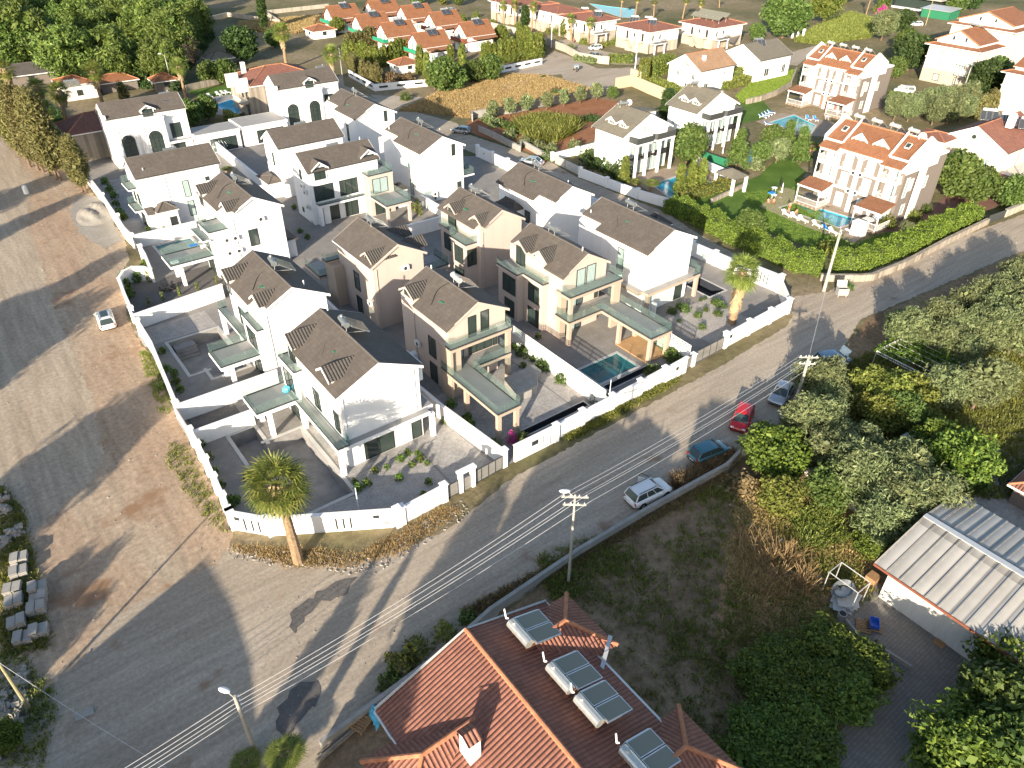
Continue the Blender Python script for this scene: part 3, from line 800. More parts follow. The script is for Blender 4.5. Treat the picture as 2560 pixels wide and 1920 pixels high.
 # ------------------------ ground
def onp(Z,px,py,F):
 "where the sight line of a survey pixel meets a wall face -> (along, z)"
 r=_ray(Z.o[0]+px/Z.k,Z.o[1]+py/Z.k);i=0 if F.ax=='x' else 1
 t=F.c/r[i];return(r[1-i]*t,CH+r.z*t)
def winp(root,F,Z,p,q,n=2,**k):
 (a0,za),(a1,zc_)=onp(Z,*p,F),onp(Z,*q,F)
 a0,a1=sorted((a0,a1));za,zc_=sorted((za,zc_))
 return window(root,F,round(a0,2),round(a1,2),round(za,2),round(zc_,2),n,**k)
poolA=[(11.7,46.3),(17.7,46.3),(17.7,57.4),(14.1,57.4),(14.1,60.3),(11.7,60.3)]
poolA2=[(12.0,73.0),(13.8,73.0),(13.8,71.0),(17.6,71.0),(17.6,81.0),(12.0,81.0)]
poolA3=rect(18.2,23.2,104.6,108.6)
poolC=rect(46.4,52.0,45.5,48.7)
trC=rect(46.4,53.4,44.1,44.9)
trB=rect(34.9,42.9,43.35,44.15)
poolD=rect(70.8,73.8,51.3,55.5)
poolB2=rect(44.2,47.2,80.2,87.5)
EST=[(7.9,48.6),(10.0,45.9),(18.6,40.4),(31,41.0),(44.5,41.3),(57,41.9),(75.4,42.8),(79.0,46.9),(78.2,54),(77.7,113.2),(66,122),(66,160),(18,160),(16.3,139),(15.7,112),(15.6,102),(15.0,97.4),(13.2,99.2),(11.0,97),(10.0,84),(9.4,74),(8.6,62)]
pools={}
r1=[z7(x,y)for x,y in((0,0),)]
poolR1=[q6(400,330),q6(640,250),q6(1490,510),q6(1200,600)]
poolR2=[r5(150,1250),r5(470,1150),r5(760,1290),r5(700,1400),r5(470,1360)]
poolW1=[zc(1370,1460),zc(1620,1375),zc(1830,1450),zc(1500,1560)]
poolW2=[zd(0,1210),zd(60,1180),zd(160,1200),zd(120,1300),zd(0,1320)]
poolV=[z0(1700,830),z0(1830,785),z0(1990,850),z0(1840,920)]
poolT=[zc(870,30),zc(1010,50),zc(1220,75),zc(1210,140),zc(1110,135),zc(960,85)]
EP=[poolA,poolA2,poolA3,poolC,trC,trB,poolD,poolB2]
POOLS+=[xy(*p)for p in(poolR1,poolR2,poolW1,poolW2,poolV,poolT)]
W_=2600
outer=[(-W_,-400),(W_,-400),(W_,W_),(-W_,W_)]
holes=[xy(*p)for p in(poolR1,poolR2,poolW1,poolW2,poolV,poolT)]
sheet('ground',[outer,EST],0.0,'far_ground')
POOLS+=EP
sheet('estate_floor',[EST,poolA,poolA2,poolA3,poolC,trC,trB,poolD,poolB2],0.012,'paving_grey')
def basin(name,poly,depth,wall,label,water=None,level=-.15,cope=.35,cz=.03,copem='curb_white',cat='swimming pool',steps=None):
 c=Vector((sum(p[0]for p in poly)/len(poly),sum(p[1]for p in poly)/len(poly),0));t=thing(name,label,cat,c)
 n=len(poly);poly=[(p[0],p[1])for p in poly]
 a=sum(poly[i][0]*poly[(i+1)%n][1]-poly[(i+1)%n][0]*poly[i][1]for i in range(n))
 if a<0:poly=poly[::-1]
 m=MB();vs=[(x,y,0.0)for x,y in poly]+[(x,y,-depth)for x,y in poly]
 tri=tessellate_polygon([[Vector((x,y,0))for x,y in poly]])
 m.add(vs,[((i+1)%n,i,n+i,n+(i+1)%n)for i in range(n)]+[tuple(n+k for k in t3)for t3 in tri]);m.build('basin',wall,t)
 if steps:
  m=MB()
  for i in range(4):m.box(steps[0],steps[1],steps[2]+i*.35,steps[3],-depth+.001,-depth+.25*(i+1))
  m.build('steps',wall,t)
 if cope:
  m=MB()
  for i in range(n):
   A,B=Vector((*poly[i],0)),Vector((*poly[(i+1)%n],0));d=(B-A).normalized();s=Vector((d.y,-d.x,0))
   m.obox((A+B)/2+s*(cope/2+.004)+UP*(cz/2+.02),d,(B-A).length/2+(cope-.003*(i%2)),s,cope/2,UP,cz/2+.001*(i%2))
  m.build('coping',copem,t)
 if water:
  m=MB();m.add([(x,y,level)for x,y in poly],tri if(Vector((*poly[tri[0][1]],0))-Vector((*poly[tri[0][0]],0))).cross(Vector((*poly[tri[0][2]],0))-Vector((*poly[tri[0][0]],0))).z>0 else[t3[::-1]for t3 in tri])
  o=m.build('water',water,t,uv=False)
 return t
basin('swimming_pool',poolA,1.4,'pool_grey','empty grey concrete pool behind the big palm at the front corner plot',steps=None)
basin('swimming_pool',poolA2,1.4,'pool_grey','empty grey pool with a square step, second plot along the dirt lot',steps=(12.3,14.6,78.6,80.9))
basin('swimming_pool',poolA3,1.2,'pool_white','narrow pool of teal water beside the third white villa','water_deep')
basin('swimming_pool',poolC,1.6,'pool_teal','sharp-cornered pool of dark teal water beside the wooden deck','water_deep',-.06)
basin('overflow_trough',trC,.5,'dark_water_trough','dark empty overflow trough in front of the teal pool',cat='trough',cope=.14)
basin('overflow_trough',trB,.7,'dark_water_trough','long dark trough behind the front wall of the left beige villa',cat='trough',cope=.14)
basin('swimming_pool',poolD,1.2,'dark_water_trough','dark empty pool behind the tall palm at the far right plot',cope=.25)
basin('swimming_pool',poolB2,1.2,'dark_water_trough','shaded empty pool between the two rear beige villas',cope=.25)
basin('swimming_pool',poolR1,1.5,'pool_blue','turquoise pool with dark lane lines below the near orange-roofed apartment villa','water_blue',-.12)
basin('swimming_pool',poolR2,1.4,'pool_blue','turquoise pool below the striped ground floor of the far apartment villa','water_teal',-.1)
basin('swimming_pool',poolW1,1.4,'pool_blue','deep blue pool in front of the nearer white columned villa','water_blue',-.1)
basin('swimming_pool',poolW2,1.4,'pool_blue','small teal pool beside the conifers and the far columned villa','water_teal',-.1)
basin('swimming_pool',poolV,1.4,'pool_blue','bright blue pool with loungers behind the arched villas','water_bright',-.05)
basin('swimming_pool',poolT,1.4,'pool_blue','long teal pool behind the cream row houses at the top edge','water_teal',-.1)
tp=bpy.data.objects[[o.name for o in COL.objects if o.get('label','').startswith('turquoise pool with dark')][0]]
m=MB()
for a,b_ in((q6(800,465),q6(975,375)),(q6(940,525),q6(1110,455)),(q6(975,375),q6(1300,470)),(q6(770,290),q6(975,375))):
 d=(b_-a);m.obox((a+b_)/2+UP*-.112,d,d.length/2,Vector((-d.y,d.x,0)),.09,UP,.003)
m.build('lane_line','water_navy',tp)
road=xy(P(-900,1500),P(-900,2400),P(500,2400),P(690,1640),P(850,1515),P(960,1425),P(1060,1335),P(1250,1205),P(1400,1115),P(1570,1015),P(1640,960),P(1770,830),P(1860,690),P(2212,540),P(2500,440),P(2500,300),P(2212,462),P(1830,605),P(1790,630),P(1716,640),P(1706,700),P(1560,790),P(1110,1030),P(960,1150),P(790,1210),P(640,1225),P(500,1180),P(430,1100),P(300,1000),P(-100,1100),P(-400,1300))
sheet('road',[road],.006,'dust_road',jit=.14,step=.5)
lot=xy(P(-500,1500),P(-150,1350),P(0,1400),P(120,1480),P(250,1330),P(480,1210),P(500,1160),(7.6,48.2),(8.3,61),(9.2,75),(9.8,90),(12.6,100),(15.4,113),(15.9,140),P(20,290),P(-300,330),P(-700,700))
sheet('dirt_lot',[lot],.012,'dirt_lot',jit=.25,step=.6,seed=3)
lotroad=xy(P(-500,1500),P(-100,1300),P(60,1170),P(220,1010),P(200,860),P(110,640),P(60,480),P(70,380),P(0,300),P(-200,330),P(-400,600))
sheet('dirt_track',[lotroad],.018,'track_dust',jit=.35,step=.35,seed=4)
lane=xy((79.2,46),P(1706,640),P(1660,590),P(1500,500),P(1440,460),P(1250,385),P(1190,350),P(1010,290),P(985,265),P(870,235),P(790,205),P(745,185),P(735,160),P(720,185),P(800,240),P(860,270),(78.4,113),(78.9,54))
sheet('lane',[lane],.018,'dust_road',jit=.12,step=.5,seed=5)
farroad=xy(P(800,205),P(920,210),P(1000,170),P(1170,130),P(1200,110),P(1290,148),P(1370,146),P(1400,165),P(1335,190),P(1240,195),P(1210,160),P(1120,170),P(1000,215),P(880,250))
sheet('road',[farroad],.024,'dust_road',jit=.3,step=2,seed=6)
sheet('road',[xy(zd(270,440),zd(600,350),zd(700,330),zd(560,400),zd(420,520),zd(270,500))],.024,'dust_road',jit=.2)
sheet('road',[xy(P(1165,90),P(1230,85),P(1300,110),P(1420,132),P(1480,140),P(1330,140),P(1260,128))],.03,'dust_road',jit=.1)
dryf=xy(P(920,215),P(985,180),P(1075,160),P(1180,165),P(1300,200),P(1120,235),P(1010,255),P(930,245),P(860,240))
sheet('dry_field',[dryf],.028,'dry_field',jit=.5,seed=7)
oliv=xy(P(1010,262),P(1120,243),P(1290,212),P(1340,220),P(1400,245),P(1290,300),P(1190,345),P(1010,285))
sheet('olive_plot',[oliv],.03,'red_soil',jit=.4,seed=8)
gard=xy(P(700,1640),P(860,1520),P(965,1435),P(1065,1345),P(1255,1215),P(1405,1122),P(1572,1025),P(1640,965),P(1775,830),P(1870,690),P(2212,545),P(2600,430),P(2800,700),P(2700,1300),P(2700,2100),P(1500,2100),P(520,2400))
sheet('garden_ground',[gard],.010,'scrub',jit=.2,seed=9)
sheet('garden_soil',[xy(P(1590,1060),P(1700,1030),P(1800,1120),P(1930,1180),P(1880,1290),P(1800,1300),P(1700,1380),P(1640,1440),P(1560,1420),P(1540,1300),P(1575,1150))],.018,'garden_soil',jit=.5,seed=10)
sheet('yard',[xy(y5(1030,1190),y5(770,1400),y5(980,1640),y5(1160,1700),P(1760,1659),P(2300,1900),P(2300,1500),P(1880,1250))],.03,'yard_blocks')
sheet('path',[xy(y5(1700,0),y5(1850,330),y5(1700,450),y5(2300,900),y5(2600,500),y5(1900,-20))],.03,'worn_concrete',jit=.2)
sheet('lawn',[xy(z8(0,100),z8(300,0),z8(430,10),z8(400,180),z8(870,510),z8(1100,420),z8(1900,160),z8(1800,330),z8(930,620),z8(600,560),z8(100,380),z8(-300,250),z8(-600,150),z8(-200,0)),],.03,'lawn',seed=11)
sheet('lawn',[xy(P(1470,440),P(1640,380),P(1690,330),P(1740,370),P(1720,410),P(1560,470))],.034,'lawn',seed=12)
sheet('pool_terrace',[xy(z8(120,210),z8(330,60),z8(430,90),z8(640,100),z8(1200,350),z8(1050,390),z8(860,500),z8(480,370)),xy(*poolR1)],.04,'paving_tan')
sheet('garden_path',[xy(z8(1000,390),z8(1200,420),z8(1900,250),z8(2100,160),z8(2050,110),z8(1600,130),z8(1300,330),z8(1150,370))],.046,'paving_red')
sheet('pool_terrace',[xy(r5(-60,1240),r5(300,1120),r5(700,1180),r5(1100,1280),r5(900,1450),r5(400,1420)),xy(*poolR2)],.04,'paving_tan')
sheet('pool_terrace',[xy(zc(1200,1390),zc(1500,1320),zc(1600,1300),zc(1900,1420),zc(1860,1480),zc(1500,1620),zc(1280,1480)),xy(*poolW1)],.04,'paving_tan')
sheet('pool_terrace',[xy(z0(1560,780),z0(1900,740),z0(2060,800),z0(1900,860),z0(1860,940),z0(1700,900)),xy(*poolV)],.04,'worn_concrete')
sheet('lawn',[xy(z0(1480,720),z0(1900,650),z0(1950,740),z0(1600,780))],.036,'lawn')
sheet('lawn',[xy(q5(560,1330),q5(740,1170),q5(1000,1080),q5(1370,970),q5(1300,1150),q5(1000,1310),q5(650,1430))],.036,'lawn',jit=.3)
sheet('lawn',[xy(r5(-300,1000),r5(0,900),r5(150,1080),r5(60,1200),r5(-400,1300))],.036,'lawn')
sheet('gravel',[xy((18.3,41.3),(25.2,41.6),(25.2,48.1),(18.3,48.1),(18.3,45.7),(9.5,46.9),(10.8,46.2),(18.2,41.4))],.02,'gravel',seed=2)
sheet('gravel',[rect(9.6,17.8,81.6,85.9)],.02,'gravel')
sheet('gravel',[rect(62.2,70.4,43.2,51.2)],.02,'gravel')
sheet('gravel',[rect(41.6,43.6,45.0,57.4)],.02,'gravel')
sheet('paving',[rect(9.2,13.9,61.0,65.3)],.02,'paving_dark')
sheet('paving',[xy((10.3,87.0),(23.8,87.6),(24,98),(17,98),(15,96.9),(13.1,98.8),(11.2,96.8))],.02,'paving_dark')
sheet('paving',[rect(18.3,27.6,48.2,60.8)],.024,'worn_concrete')
sheet('paving',[xy((25.4,41.5),(29.9,41.2),(29.2,57),(27.7,57),(27.7,48.1),(25.4,48.1))],.02,'worn_concrete')
sheet('paving',[rect(31.0,41.4,44.3,54)],.024,'worn_concrete')
sheet('paving',[rect(44.3,57,45.2,57),poolC],.024,'paving_grey')
sheet('paving',[rect(16.5,24,110.2,140)],.02,'worn_concrete')
for i,(pl,mt)in enumerate((([y7(60,460),y7(440,180),y7(600,160),y7(520,300),y7(300,340),y7(120,600)],'wet_patch'),([y7(0,1180),y7(150,990),y7(320,950),y7(280,1150),y7(100,1350),y7(0,1420)],'wet_patch'))):
 sheet('damp_patch',[xy(*pl)],.034,mt,jit=.25,step=.5,seed=20+i)
sheet('sand',[xy(P(150,455),P(170,420),P(215,425),P(240,470),P(262,520),P(225,540),P(170,500))],.04,'sand_pile',jit=.3,step=.7)
m=MB();rs=np.random.RandomState(4);n=26;c=P(185,470);c2=P(245,540);ax=(c2-c)
vs=[];fs=[]
for i in range(n+1):
 for j in range(n+1):
  u,v=i/n*2-1,j/n*2-1;r=math.hypot(u,v);hh=max(0,1-r)**.8*1.1*(1+.25*math.sin(u*9+v*7)+.1*rs.normal())-.02
  vs.append((c.x+2.0+u*3.2+v*1.2,c.y+1.0+v*5.2,.03+hh))
for i in range(n):
 for j in range(n):fs.append((i*(n+1)+j,(i+1)*(n+1)+j,(i+1)*(n+1)+j+1,i*(n+1)+j+1))
m.add(vs,fs);solo(m,'sand_heap','sand_pile','pale heap of graded sand beside the cypress trees and the estate wall','sand heap',kind='stuff',smooth=True)
# ------------------------ boundary walls
def wall(name,label,pts,h=1.9,th=.24,mat='white_wall',cope='white_wall',pillars=None,cat='wall',ph=.25,slots=None,z=0,group=None,steps=None):
 c0=Vector((pts[0][0],pts[0][1],z));t=thing(name,label,cat,c0,group);m=MB();cp=MB()
 for i,(a,b_)in enumerate(zip(pts,pts[1:])):
  a,b_=Vector((a[0],a[1],0)),Vector((b_[0],b_[1],0));d=b_-a;L_=d.length;d.normalize();s=Vector((-d.y,d.x,0));hh=h-.002*i+(steps[i]if steps else 0)
  m.obox((a+b_)/2+UP*(z+hh/2),d,L_/2+th/2-.004*i,s,th/2,UP,hh/2)
  if cope:cp.obox((a+b_)/2+UP*(z+hh+.04+.001*i),d,L_/2+th/2+.05,s,th/2+.07,UP,.045)
 m.build('masonry',mat,t)
 if cope:cp.build('coping',cope,t)
 for p in pillars or[]:
  m=MB();s=.25;m.box(p[0]-s,p[0]+s,p[1]-s,p[1]+s,z,z+h+ph);m.box(p[0]-s-.08,p[0]+s+.08,p[1]-s-.08,p[1]+s+.08,z+h+ph+.001,z+h+ph+.09)
  m.build('pillar',mat,t)
 for(x,y,L_,dx,dy,zz_,hh)in slots or[]:
  m=MB();m.obox((x,y,z+zz_),(dx,dy,0),L_/2,(-dy,dx,0),th/2+.02,UP,hh/2);m.build('recess','dark_trim',t)
 return t
def along(pts,step):
 out=[]
 for a,b_ in zip(pts,pts[1:]):
  a,b_=Vector((a[0],a[1],0)),Vector((b_[0],b_[1],0));n=max(1,round((b_-a).length/step));out+=[a.lerp(b_,i/n)for i in range(n)]
 return out+[Vector((pts[-1][0],pts[-1][1],0))]
GW='white walls round the estate'
wA=[(7.75,48.3),(9.95,45.75),(18.9,40.35)]
d1=Vector((8.95,-5.4,0)).normalized();d0=Vector((2.2,-2.55,0)).normalized()
wall('boundary_wall','white corner wall with upright slots behind the trunk of the nearest palm',wA,pillars=[wA[0],wA[1],wA[2]],group=GW,slots=[(8.55,47.35,.16,d0.x,d0.y,.9,1.3),(9.0,46.85,.16,d0.x,d0.y,.9,1.3),(9.4,46.4,.16,d0.x,d0.y,.9,1.3),(8.15,47.85,.5,d0.x,d0.y,1.4,.4)]+[(14.6+i*.5,42.95-i*.3,.15,d1.x,d1.y,.9,1.2)for i in range(3)]+[(17.4,41.25,.5,d1.x,d1.y,1.4,.35)])
wall('boundary_wall','white street wall left of the grey sliding gate',[(19.15,40.4),(23.6,40.55)],pillars=[(19.3,40.4),(23.6,40.55)],h=1.75,group=GW)
wall('boundary_wall','long white street wall in front of the left beige villa and the teal pool',[(31.7,41.0),(36.6,41.0),(36.61,41.25),(44.4,41.35),(52.1,41.7),(52.11,41.4),(55.4,41.6)],h=1.8,group=GW,pillars=[(36.6,41.05),(40.1,41.25),(44.2,41.35),(48.3,41.5),(52.1,41.6)],slots=[(33.9,40.98,.75,1,0,1.25,.5)]+[(34.9+i*.45,41.0,.05,1,0,.95,1.5)for i in range(3)]+[(53.8,41.5,.4,1,0,1.25,.4)],steps=[.1,0,-.1,-.05,0,.15])
wall('boundary_wall','white street wall under the tall palm right of the second gate',[(62.7,42.3),(67.2,42.5),(75.3,42.85),(78.9,46.8)],pillars=[(62.8,42.3),(67.2,42.5),(71.4,42.65),(75.3,42.85)],h=1.8,group=GW,slots=[(63.6,42.3,.4,1,.04,1.3,.4)])
ea=[(78.9,46.8),(78.4,53),(78.0,65),(77.8,90),(77.6,113)]
wall('boundary_wall','white wall with square pillars along the lane behind the right row',ea[1:],pillars=[(p.x,p.y)for p in along(ea[1:],4.6)],h=1.9,group=GW,slots=[(p.x,p.y+2.3,.4,-.02,1,1.2,.35)for p in along(ea[1:],4.6)[:-1]])
wall('boundary_wall','short white wall with upright slots at the right corner by the road junction',ea[:2],pillars=[ea[0]],h=2.3,group=GW,slots=[(78.75-i*.03,48.6+i*.5,.15,-.08,1,1.2,1.4)for i in range(4)])
we1=[(8.55,61.0),(8.35,56),(7.95,50.5),(7.75,48.55)]
wall('boundary_wall','stepped white wall in front of the empty corner pool along the dirt lot',we1,pillars=[(p.x,p.y)for p in along(we1,3.2)],h=1.9,group=GW)
wall('boundary_wall','stepped white wall beside the second empty pool along the dirt lot',[(10.05,84.6),(9.95,79),(9.3,72),(8.75,65.9)],pillars=[(10.05,84.6),(8.75,65.9)],h=1.9,group=GW)
t=thing('fence','brown panel fence filling the gap between two driveway walls','fence',(8.6,62,0));m=MB();m.box(8.5,8.62,61.2,65.6,0,1.7);m.build('panel','fence_panel',t);m=MB();m.box(8.4,8.72,61.15,65.65,0,.25);m.build('footing','concrete',t)
cur=[(10.2,88.0),(10.5,92),(11.0,97.0),(12.0,98.7),(13.2,99.3),(14.3,98.5),(15.0,97.3),(15.6,102.3),(15.75,105)]
wall('boundary_wall','curved white wall with climbing plants behind the young lime tree',cur,h=1.9,group=GW,pillars=[cur[0],(15.75,105)])
wall('boundary_wall','white wall running back beside the cypress trees',[(15.8,109.5),(15.6,113),(16.2,130),(16.3,141)],h=1.9,pillars=[(15.8,109.5),(16.0,118),(16.2,128)],group=GW)
wall('garden_wall','white driveway wall behind the canopy of the front white villa',[(8.8,65.55),(18.8,65.5)],group=GW)
wall('garden_wall','white driveway wall beside the empty corner pool',[(8.6,60.8),(14.3,60.7)],group=GW,h=1.7)
wall('garden_wall','long white wall with a lamp between the second and third plots',[(10.3,86.3),(20.8,87.6)],group=GW)
wall('garden_wall','white wall with shrubs behind the narrow teal pool',[(15.8,109.3),(24.5,109.1)],group=GW)
wall('garden_wall','white wall with potted plants between the front white villa and the left beige villa',[(30.45,41.3),(29.6,50.3),(29.3,60)],group=GW,pillars=[(30.45,41.1)],h=1.8)
t=wall('garden_wall','white wall topped by a white lattice beside the teal pool',[(43.7,41.7),(43.75,57.7)],group=GW,h=1.6)
def lattice(root,a,b_,z_,h):
 m=MB();a,b_=Vector((*a,0)),Vector((*b_,0));d=b_-a;L_=d.length;d.normalize();s=Vector((-d.y,d.x,0))
 k=int(L_/.22)
 for i in range(k+1):m.obox(a+d*L_*i/k+UP*(z_+h/2),d,.03 if i%10 else.07,s,.02,UP,h/2)
 for i in range(4):m.obox((a+b_)/2+UP*(z_+h*i/3),d,L_/2,s,.025,UP,.03)
 m.build('lattice','frame_white',root)
lattice(t,(43.7,41.9),(43.75,57.6),1.72,.75)
t=wall('garden_wall','white wall with a square lattice beside the wooden deck and driveway',[(57.0,42.2),(57.4,51)],group=GW,h=1.3,pillars=[(57.0,42.0)]);lattice(t,(57.05,42.6),(57.4,50.9),1.42,.9)
wall('garden_wall','white wall in shade behind the canopy of the bay-fronted white villa',[(41.2,89.8),(55.5,89.4)],group=GW)
wall('garden_wall','white wall running back beside the rear beige villas',[(56.8,57),(57,99)],group=GW,h=1.6)
wall('garden_wall','low white wall behind the second front white villa',[(29.5,62),(30.2,88)],group=GW,h=1.6)
wall('garden_wall','white wall between the arched villa and the teal narrow pool',[(31.6,118),(39.8,117.6)],group=GW,h=1.7)
wall('garden_wall','white wall beside the path to the far arched villa',[(39.0,121),(39.6,150)],group=GW,h=1.9)
def gate(name,label,a,b_,h,n,mat='gate_grey',cat='gate'):
 t=thing(name,label,cat,(a[0],a[1],0));A,B=Vector((*a,0)),Vector((*b_,0));d=B-A;L_=d.length;d.normalize();s=Vector((-d.y,d.x,0));m=MB();f=MB()
 for i in range(n):
  c=A+d*L_*(i+.5)/n;m.obox(c+UP*(h/2+.05),d,L_/n/2-.05,s,.02,UP,h/2-.06)
 for i in range(n+1):f.obox(A+d*L_*i/n+UP*(h/2),d,.045,s,.035,UP,h/2)
 f.obox((A+B)/2+UP*(h+.02),d,L_/2+.045,s,.036,UP,.04);f.obox((A+B)/2+UP*.05,d,L_/2,s,.036,UP,.03)
 m.build('panel',mat,t);f.build('frame','gate_dark',t);return t
gate('pedestrian_gate','narrow grey gate panel left of the white portal',(23.95,40.6),(25.1,40.65),1.5,1)
gate('driveway_gate','grey panelled sliding gate between the white portal and the pillar',(26.9,40.75),(30.1,40.9),1.5,4)
gate('driveway_gate','grey gate of the plot with the tall palm',(57.6,42.05),(62.4,42.25),1.6,4)
gate('pedestrian_gate','small grey gate beside the street pillar by the teal pool plot',(55.6,41.75),(56.8,41.95),1.6,1)
gate('pedestrian_gate','dark gate in the white wall below the third plot',(15.75,105.2),(15.8,109.2),1.7,2,'gate_dark')
gate('driveway_gate','brown gate facing the dirt lot beside the parked white car',(10.1,84.9),(10.2,87.8),1.7,2,'fence_panel')
t=thing('gate_portal','white portal frame between the two grey front gates','gate portal',(26,40.7,0));m=MB()
m.box(25.2,25.55,40.45,40.85,0,2.2);m.box(26.5,26.85,40.45,40.85,0,2.2);m.box(25.1,26.95,40.4,40.9,2.201,2.45);m.build('frame','white_wall',t);m=MB();m.box(25.56,26.49,40.6,40.68,0,1.4);m.build('gate_panel','gate_grey',t)
# ------------------------ estate villas
def ze_(half):return 10.04-half*(2.0/(half+.4))
def villa(name,label,ori,x0,x1,ya,yb,wallm='white_wall',notch=None,low=None,mat='slate_tile',group='gabled villas of the estate',board=None):
 """the common body: gabled box 8.2 m to the eaves. low: (x0,x1,y0,y1) footprint below the second slab"""
 t=thing(name,label,'house',((x0+x1)/2,(ya+yb)/2,0),group)
 half=((x1-x0)if ori=='y' else(yb-ya))/2;ze=ze_(half);m=MB()
 if low:
  m.box(*low,0,6.05);o_z=6.05
  gable_wall(m,ori,x0,x1,ya,yb,o_z+.001,ze,10.04)
 else:gable_wall(m,ori,x0,x1,ya,yb,0,ze,10.04)
 m.build('wall',wallm,t)
 gable_roof(t,ori,x0,x1,ya,yb,ze,10.04,.4,.22,mat=mat,notch=notch,board=board or wallm)
 return t
def vent(root,x,y,z):
 m=MB();m.tube((x,y,z),(x,y,z+.55),.07,n=6);m.build('vent_pipe','frame_white',root)
GH='solar water heaters on the estate roofs'
def ridge_heater(desc,x,y,rx=None):
 heater('grey solar heater on the roof ridge of '+desc,(x,y,10.05),(1,-.12),2.1,33,-.05,.95,group=GH);roofbits(x,y)
def roofbits(x,y,dy=.8):
 "black hose and a scrap of green net on the sunny slope"
 zz=lambda u:10.24-u*.455;m=MB();m.path([(x-.15-u,y+dy*math.sin(u*1.4)-u*.15,zz(u+.15))for u in(i*.28 for i in range(11))],.03,5)
 r=min((o for o in COL.objects if o.name.startswith('villa')and not o.parent),key=lambda o:(o.location.x-x)**2+(o.location.y-y)**2);m.build('hose','black',r)
 rnd=random.Random(int(x*7));u=rnd.uniform(1.4,2.4);m=MB()
 for k in range(5):m.obox((x-u+rnd.uniform(-.15,.15),y-1.6+rnd.uniform(-.3,.3),zz(u)+.03),(rnd.uniform(-1,1),rnd.uniform(-1,1),0),rnd.uniform(.1,.3),(rnd.uniform(-1,1),1,0),.04,UP,.02)
 m.build('green_net_scrap','green_net',r)
 # --- front white villa
vA=villa('villa','front white villa with two dark dormers and a palm shadow on its gable','y',19.0,26.85,49.35,60.6,notch=[(49.1,58.2,0),(58.2,60.9,.9)])
dormer(vA,'y',-1,52.0,19.2,2.0,6.9,9.0,9.7,3.0);dormer(vA,'y',-1,59.2,18.9,2.0,6.4,8.8,9.6,3.0)
F=Face('y',49.35,-1);winp(vA,F,y2,(1635,1120),(1850,1120),2)if 0 else window(vA,F,20.6,23.7,.1,2.4,2);window(vA,F,25.6,26.7,.1,2.3,1)
FL=Face('x',19.0,-1);window(vA,FL,50.2,51.3,3.4,5.6,2);window(vA,FL,53.4,55.6,.1,2.4,2,pane='window_curtain');window(vA,FL,54.2,55.6,3.4,5.6,2)
slab(vA,[(18.85,48.5),(27.3,48.5),(27.3,49.33),(18.85,49.33)],3.2,.35,rail=None);slab(vA,[(26.87,49.36),(28.1,49.36),(28.1,55),(26.87,55)],3.2,.35)
slab(vA,[(17.75,48.5),(18.83,48.5),(18.83,57.6),(17.75,57.6)],3.2,.35,rail=[(18.98,49.3),(18.98,48.56),(17.82,48.56),(17.82,57.5)])
columns(vA,[(18.1,48.8),(27.6,48.8),(18.2,57.2)],0,2.84)
m=MB();m.box(18.2,18.98,57.7,61.2,0,6.0);m.box(18.2,18.4,57.45,57.69,0,6.3);m.build('stair_block','white_wall',vA);window(vA,Face('x',18.2,-1),58.3,60.6,.1,2.4,2);window(vA,Face('x',18.2,-1),58.3,60.6,3.4,5.6,2)
slab(vA,[(18.1,57.5),(20.0,57.5),(20.0,61.3),(18.1,61.3)],6.28,.25,rail=[(19.9,57.56),(18.16,57.56),(18.16,61.25),(19.9,61.25)])
slab(vA,[(13.95,57.6),(18.19,57.6),(18.19,61.2),(13.95,61.2)],3.2,.35,rail=[(18.1,57.67),(14.02,57.67),(14.02,61.13),(18.1,61.13)]);columns(vA,[(15.2,58.0),(15.2,60.8)],0,2.84)
m=MB();m.box(25.9,27.5,49.8,52.4,6.1,8.0);m.build('roof_bay','white_wall',vA);pipe(vA,F,26.3,3.3,8.0);pipe(vA,F,19.2,3.3,7.8)
m=MB();m.box(26.8,27.9,50,58,0,.02);vent(vA,23.4,60.1,10.1)
ridge_heater('the front white villa',23.1,55.9)
# --- second white villa
vB=villa('villa','second white villa from the road, blank gable and two ribbed dormers','y',18.95,26.0,66.65,76.9,notch=[(66.4,69.3,1.0),(69.3,77.2,0)])
dormer(vB,'y',-1,68.2,19.3,2.0,6.6,8.9,9.6,3.0);dormer(vB,'y',-1,75.6,18.7,2.1,6.6,8.9,9.6,3.2)
m=MB();m.box(18.2,18.93,66.7,71.0,0,6.0);m.build('stair_block','white_wall',vB);window(vB,Face('x',18.2,-1),67.6,70.2,3.4,5.6,2);window(vB,Face('x',18.2,-1),67.6,70.2,.1,2.4,2)
slab(vB,[(18.15,66.68),(20.1,66.68),(20.1,71.1),(18.15,71.1)],6.28,.22,rail=[(20,66.75),(18.2,66.75),(18.2,71.0),(20,71)])
slab(vB,[(13.95,67.2),(18.19,67.2),(18.19,70.95),(13.95,70.95)],3.2,.35,rail=[(18.1,67.27),(14.02,67.27),(14.02,70.88),(18.1,70.88)]);columns(vB,[(15.1,67.7),(15.1,70.4)],0,2.84)
slab(vB,[(17.9,71.0),(18.93,71.0),(18.93,79.4),(17.9,79.4)],3.2,.3,rail=[(17.95,71.1),(17.95,79.3),(18.9,79.3)]);columns(vB,[(18.1,79.0)],0,2.9)
window(vB,Face('x',18.95,-1),72.4,74.6,3.4,5.6,2);window(vB,Face('x',18.95,-1),72.4,74.6,.1,2.3,2);pipe(vB,Face('y',66.65,-1),19.4,0,7.8)
ridge_heater('the second white villa',22.7,71.6);vent(vB,24.2,67.6,9.4)
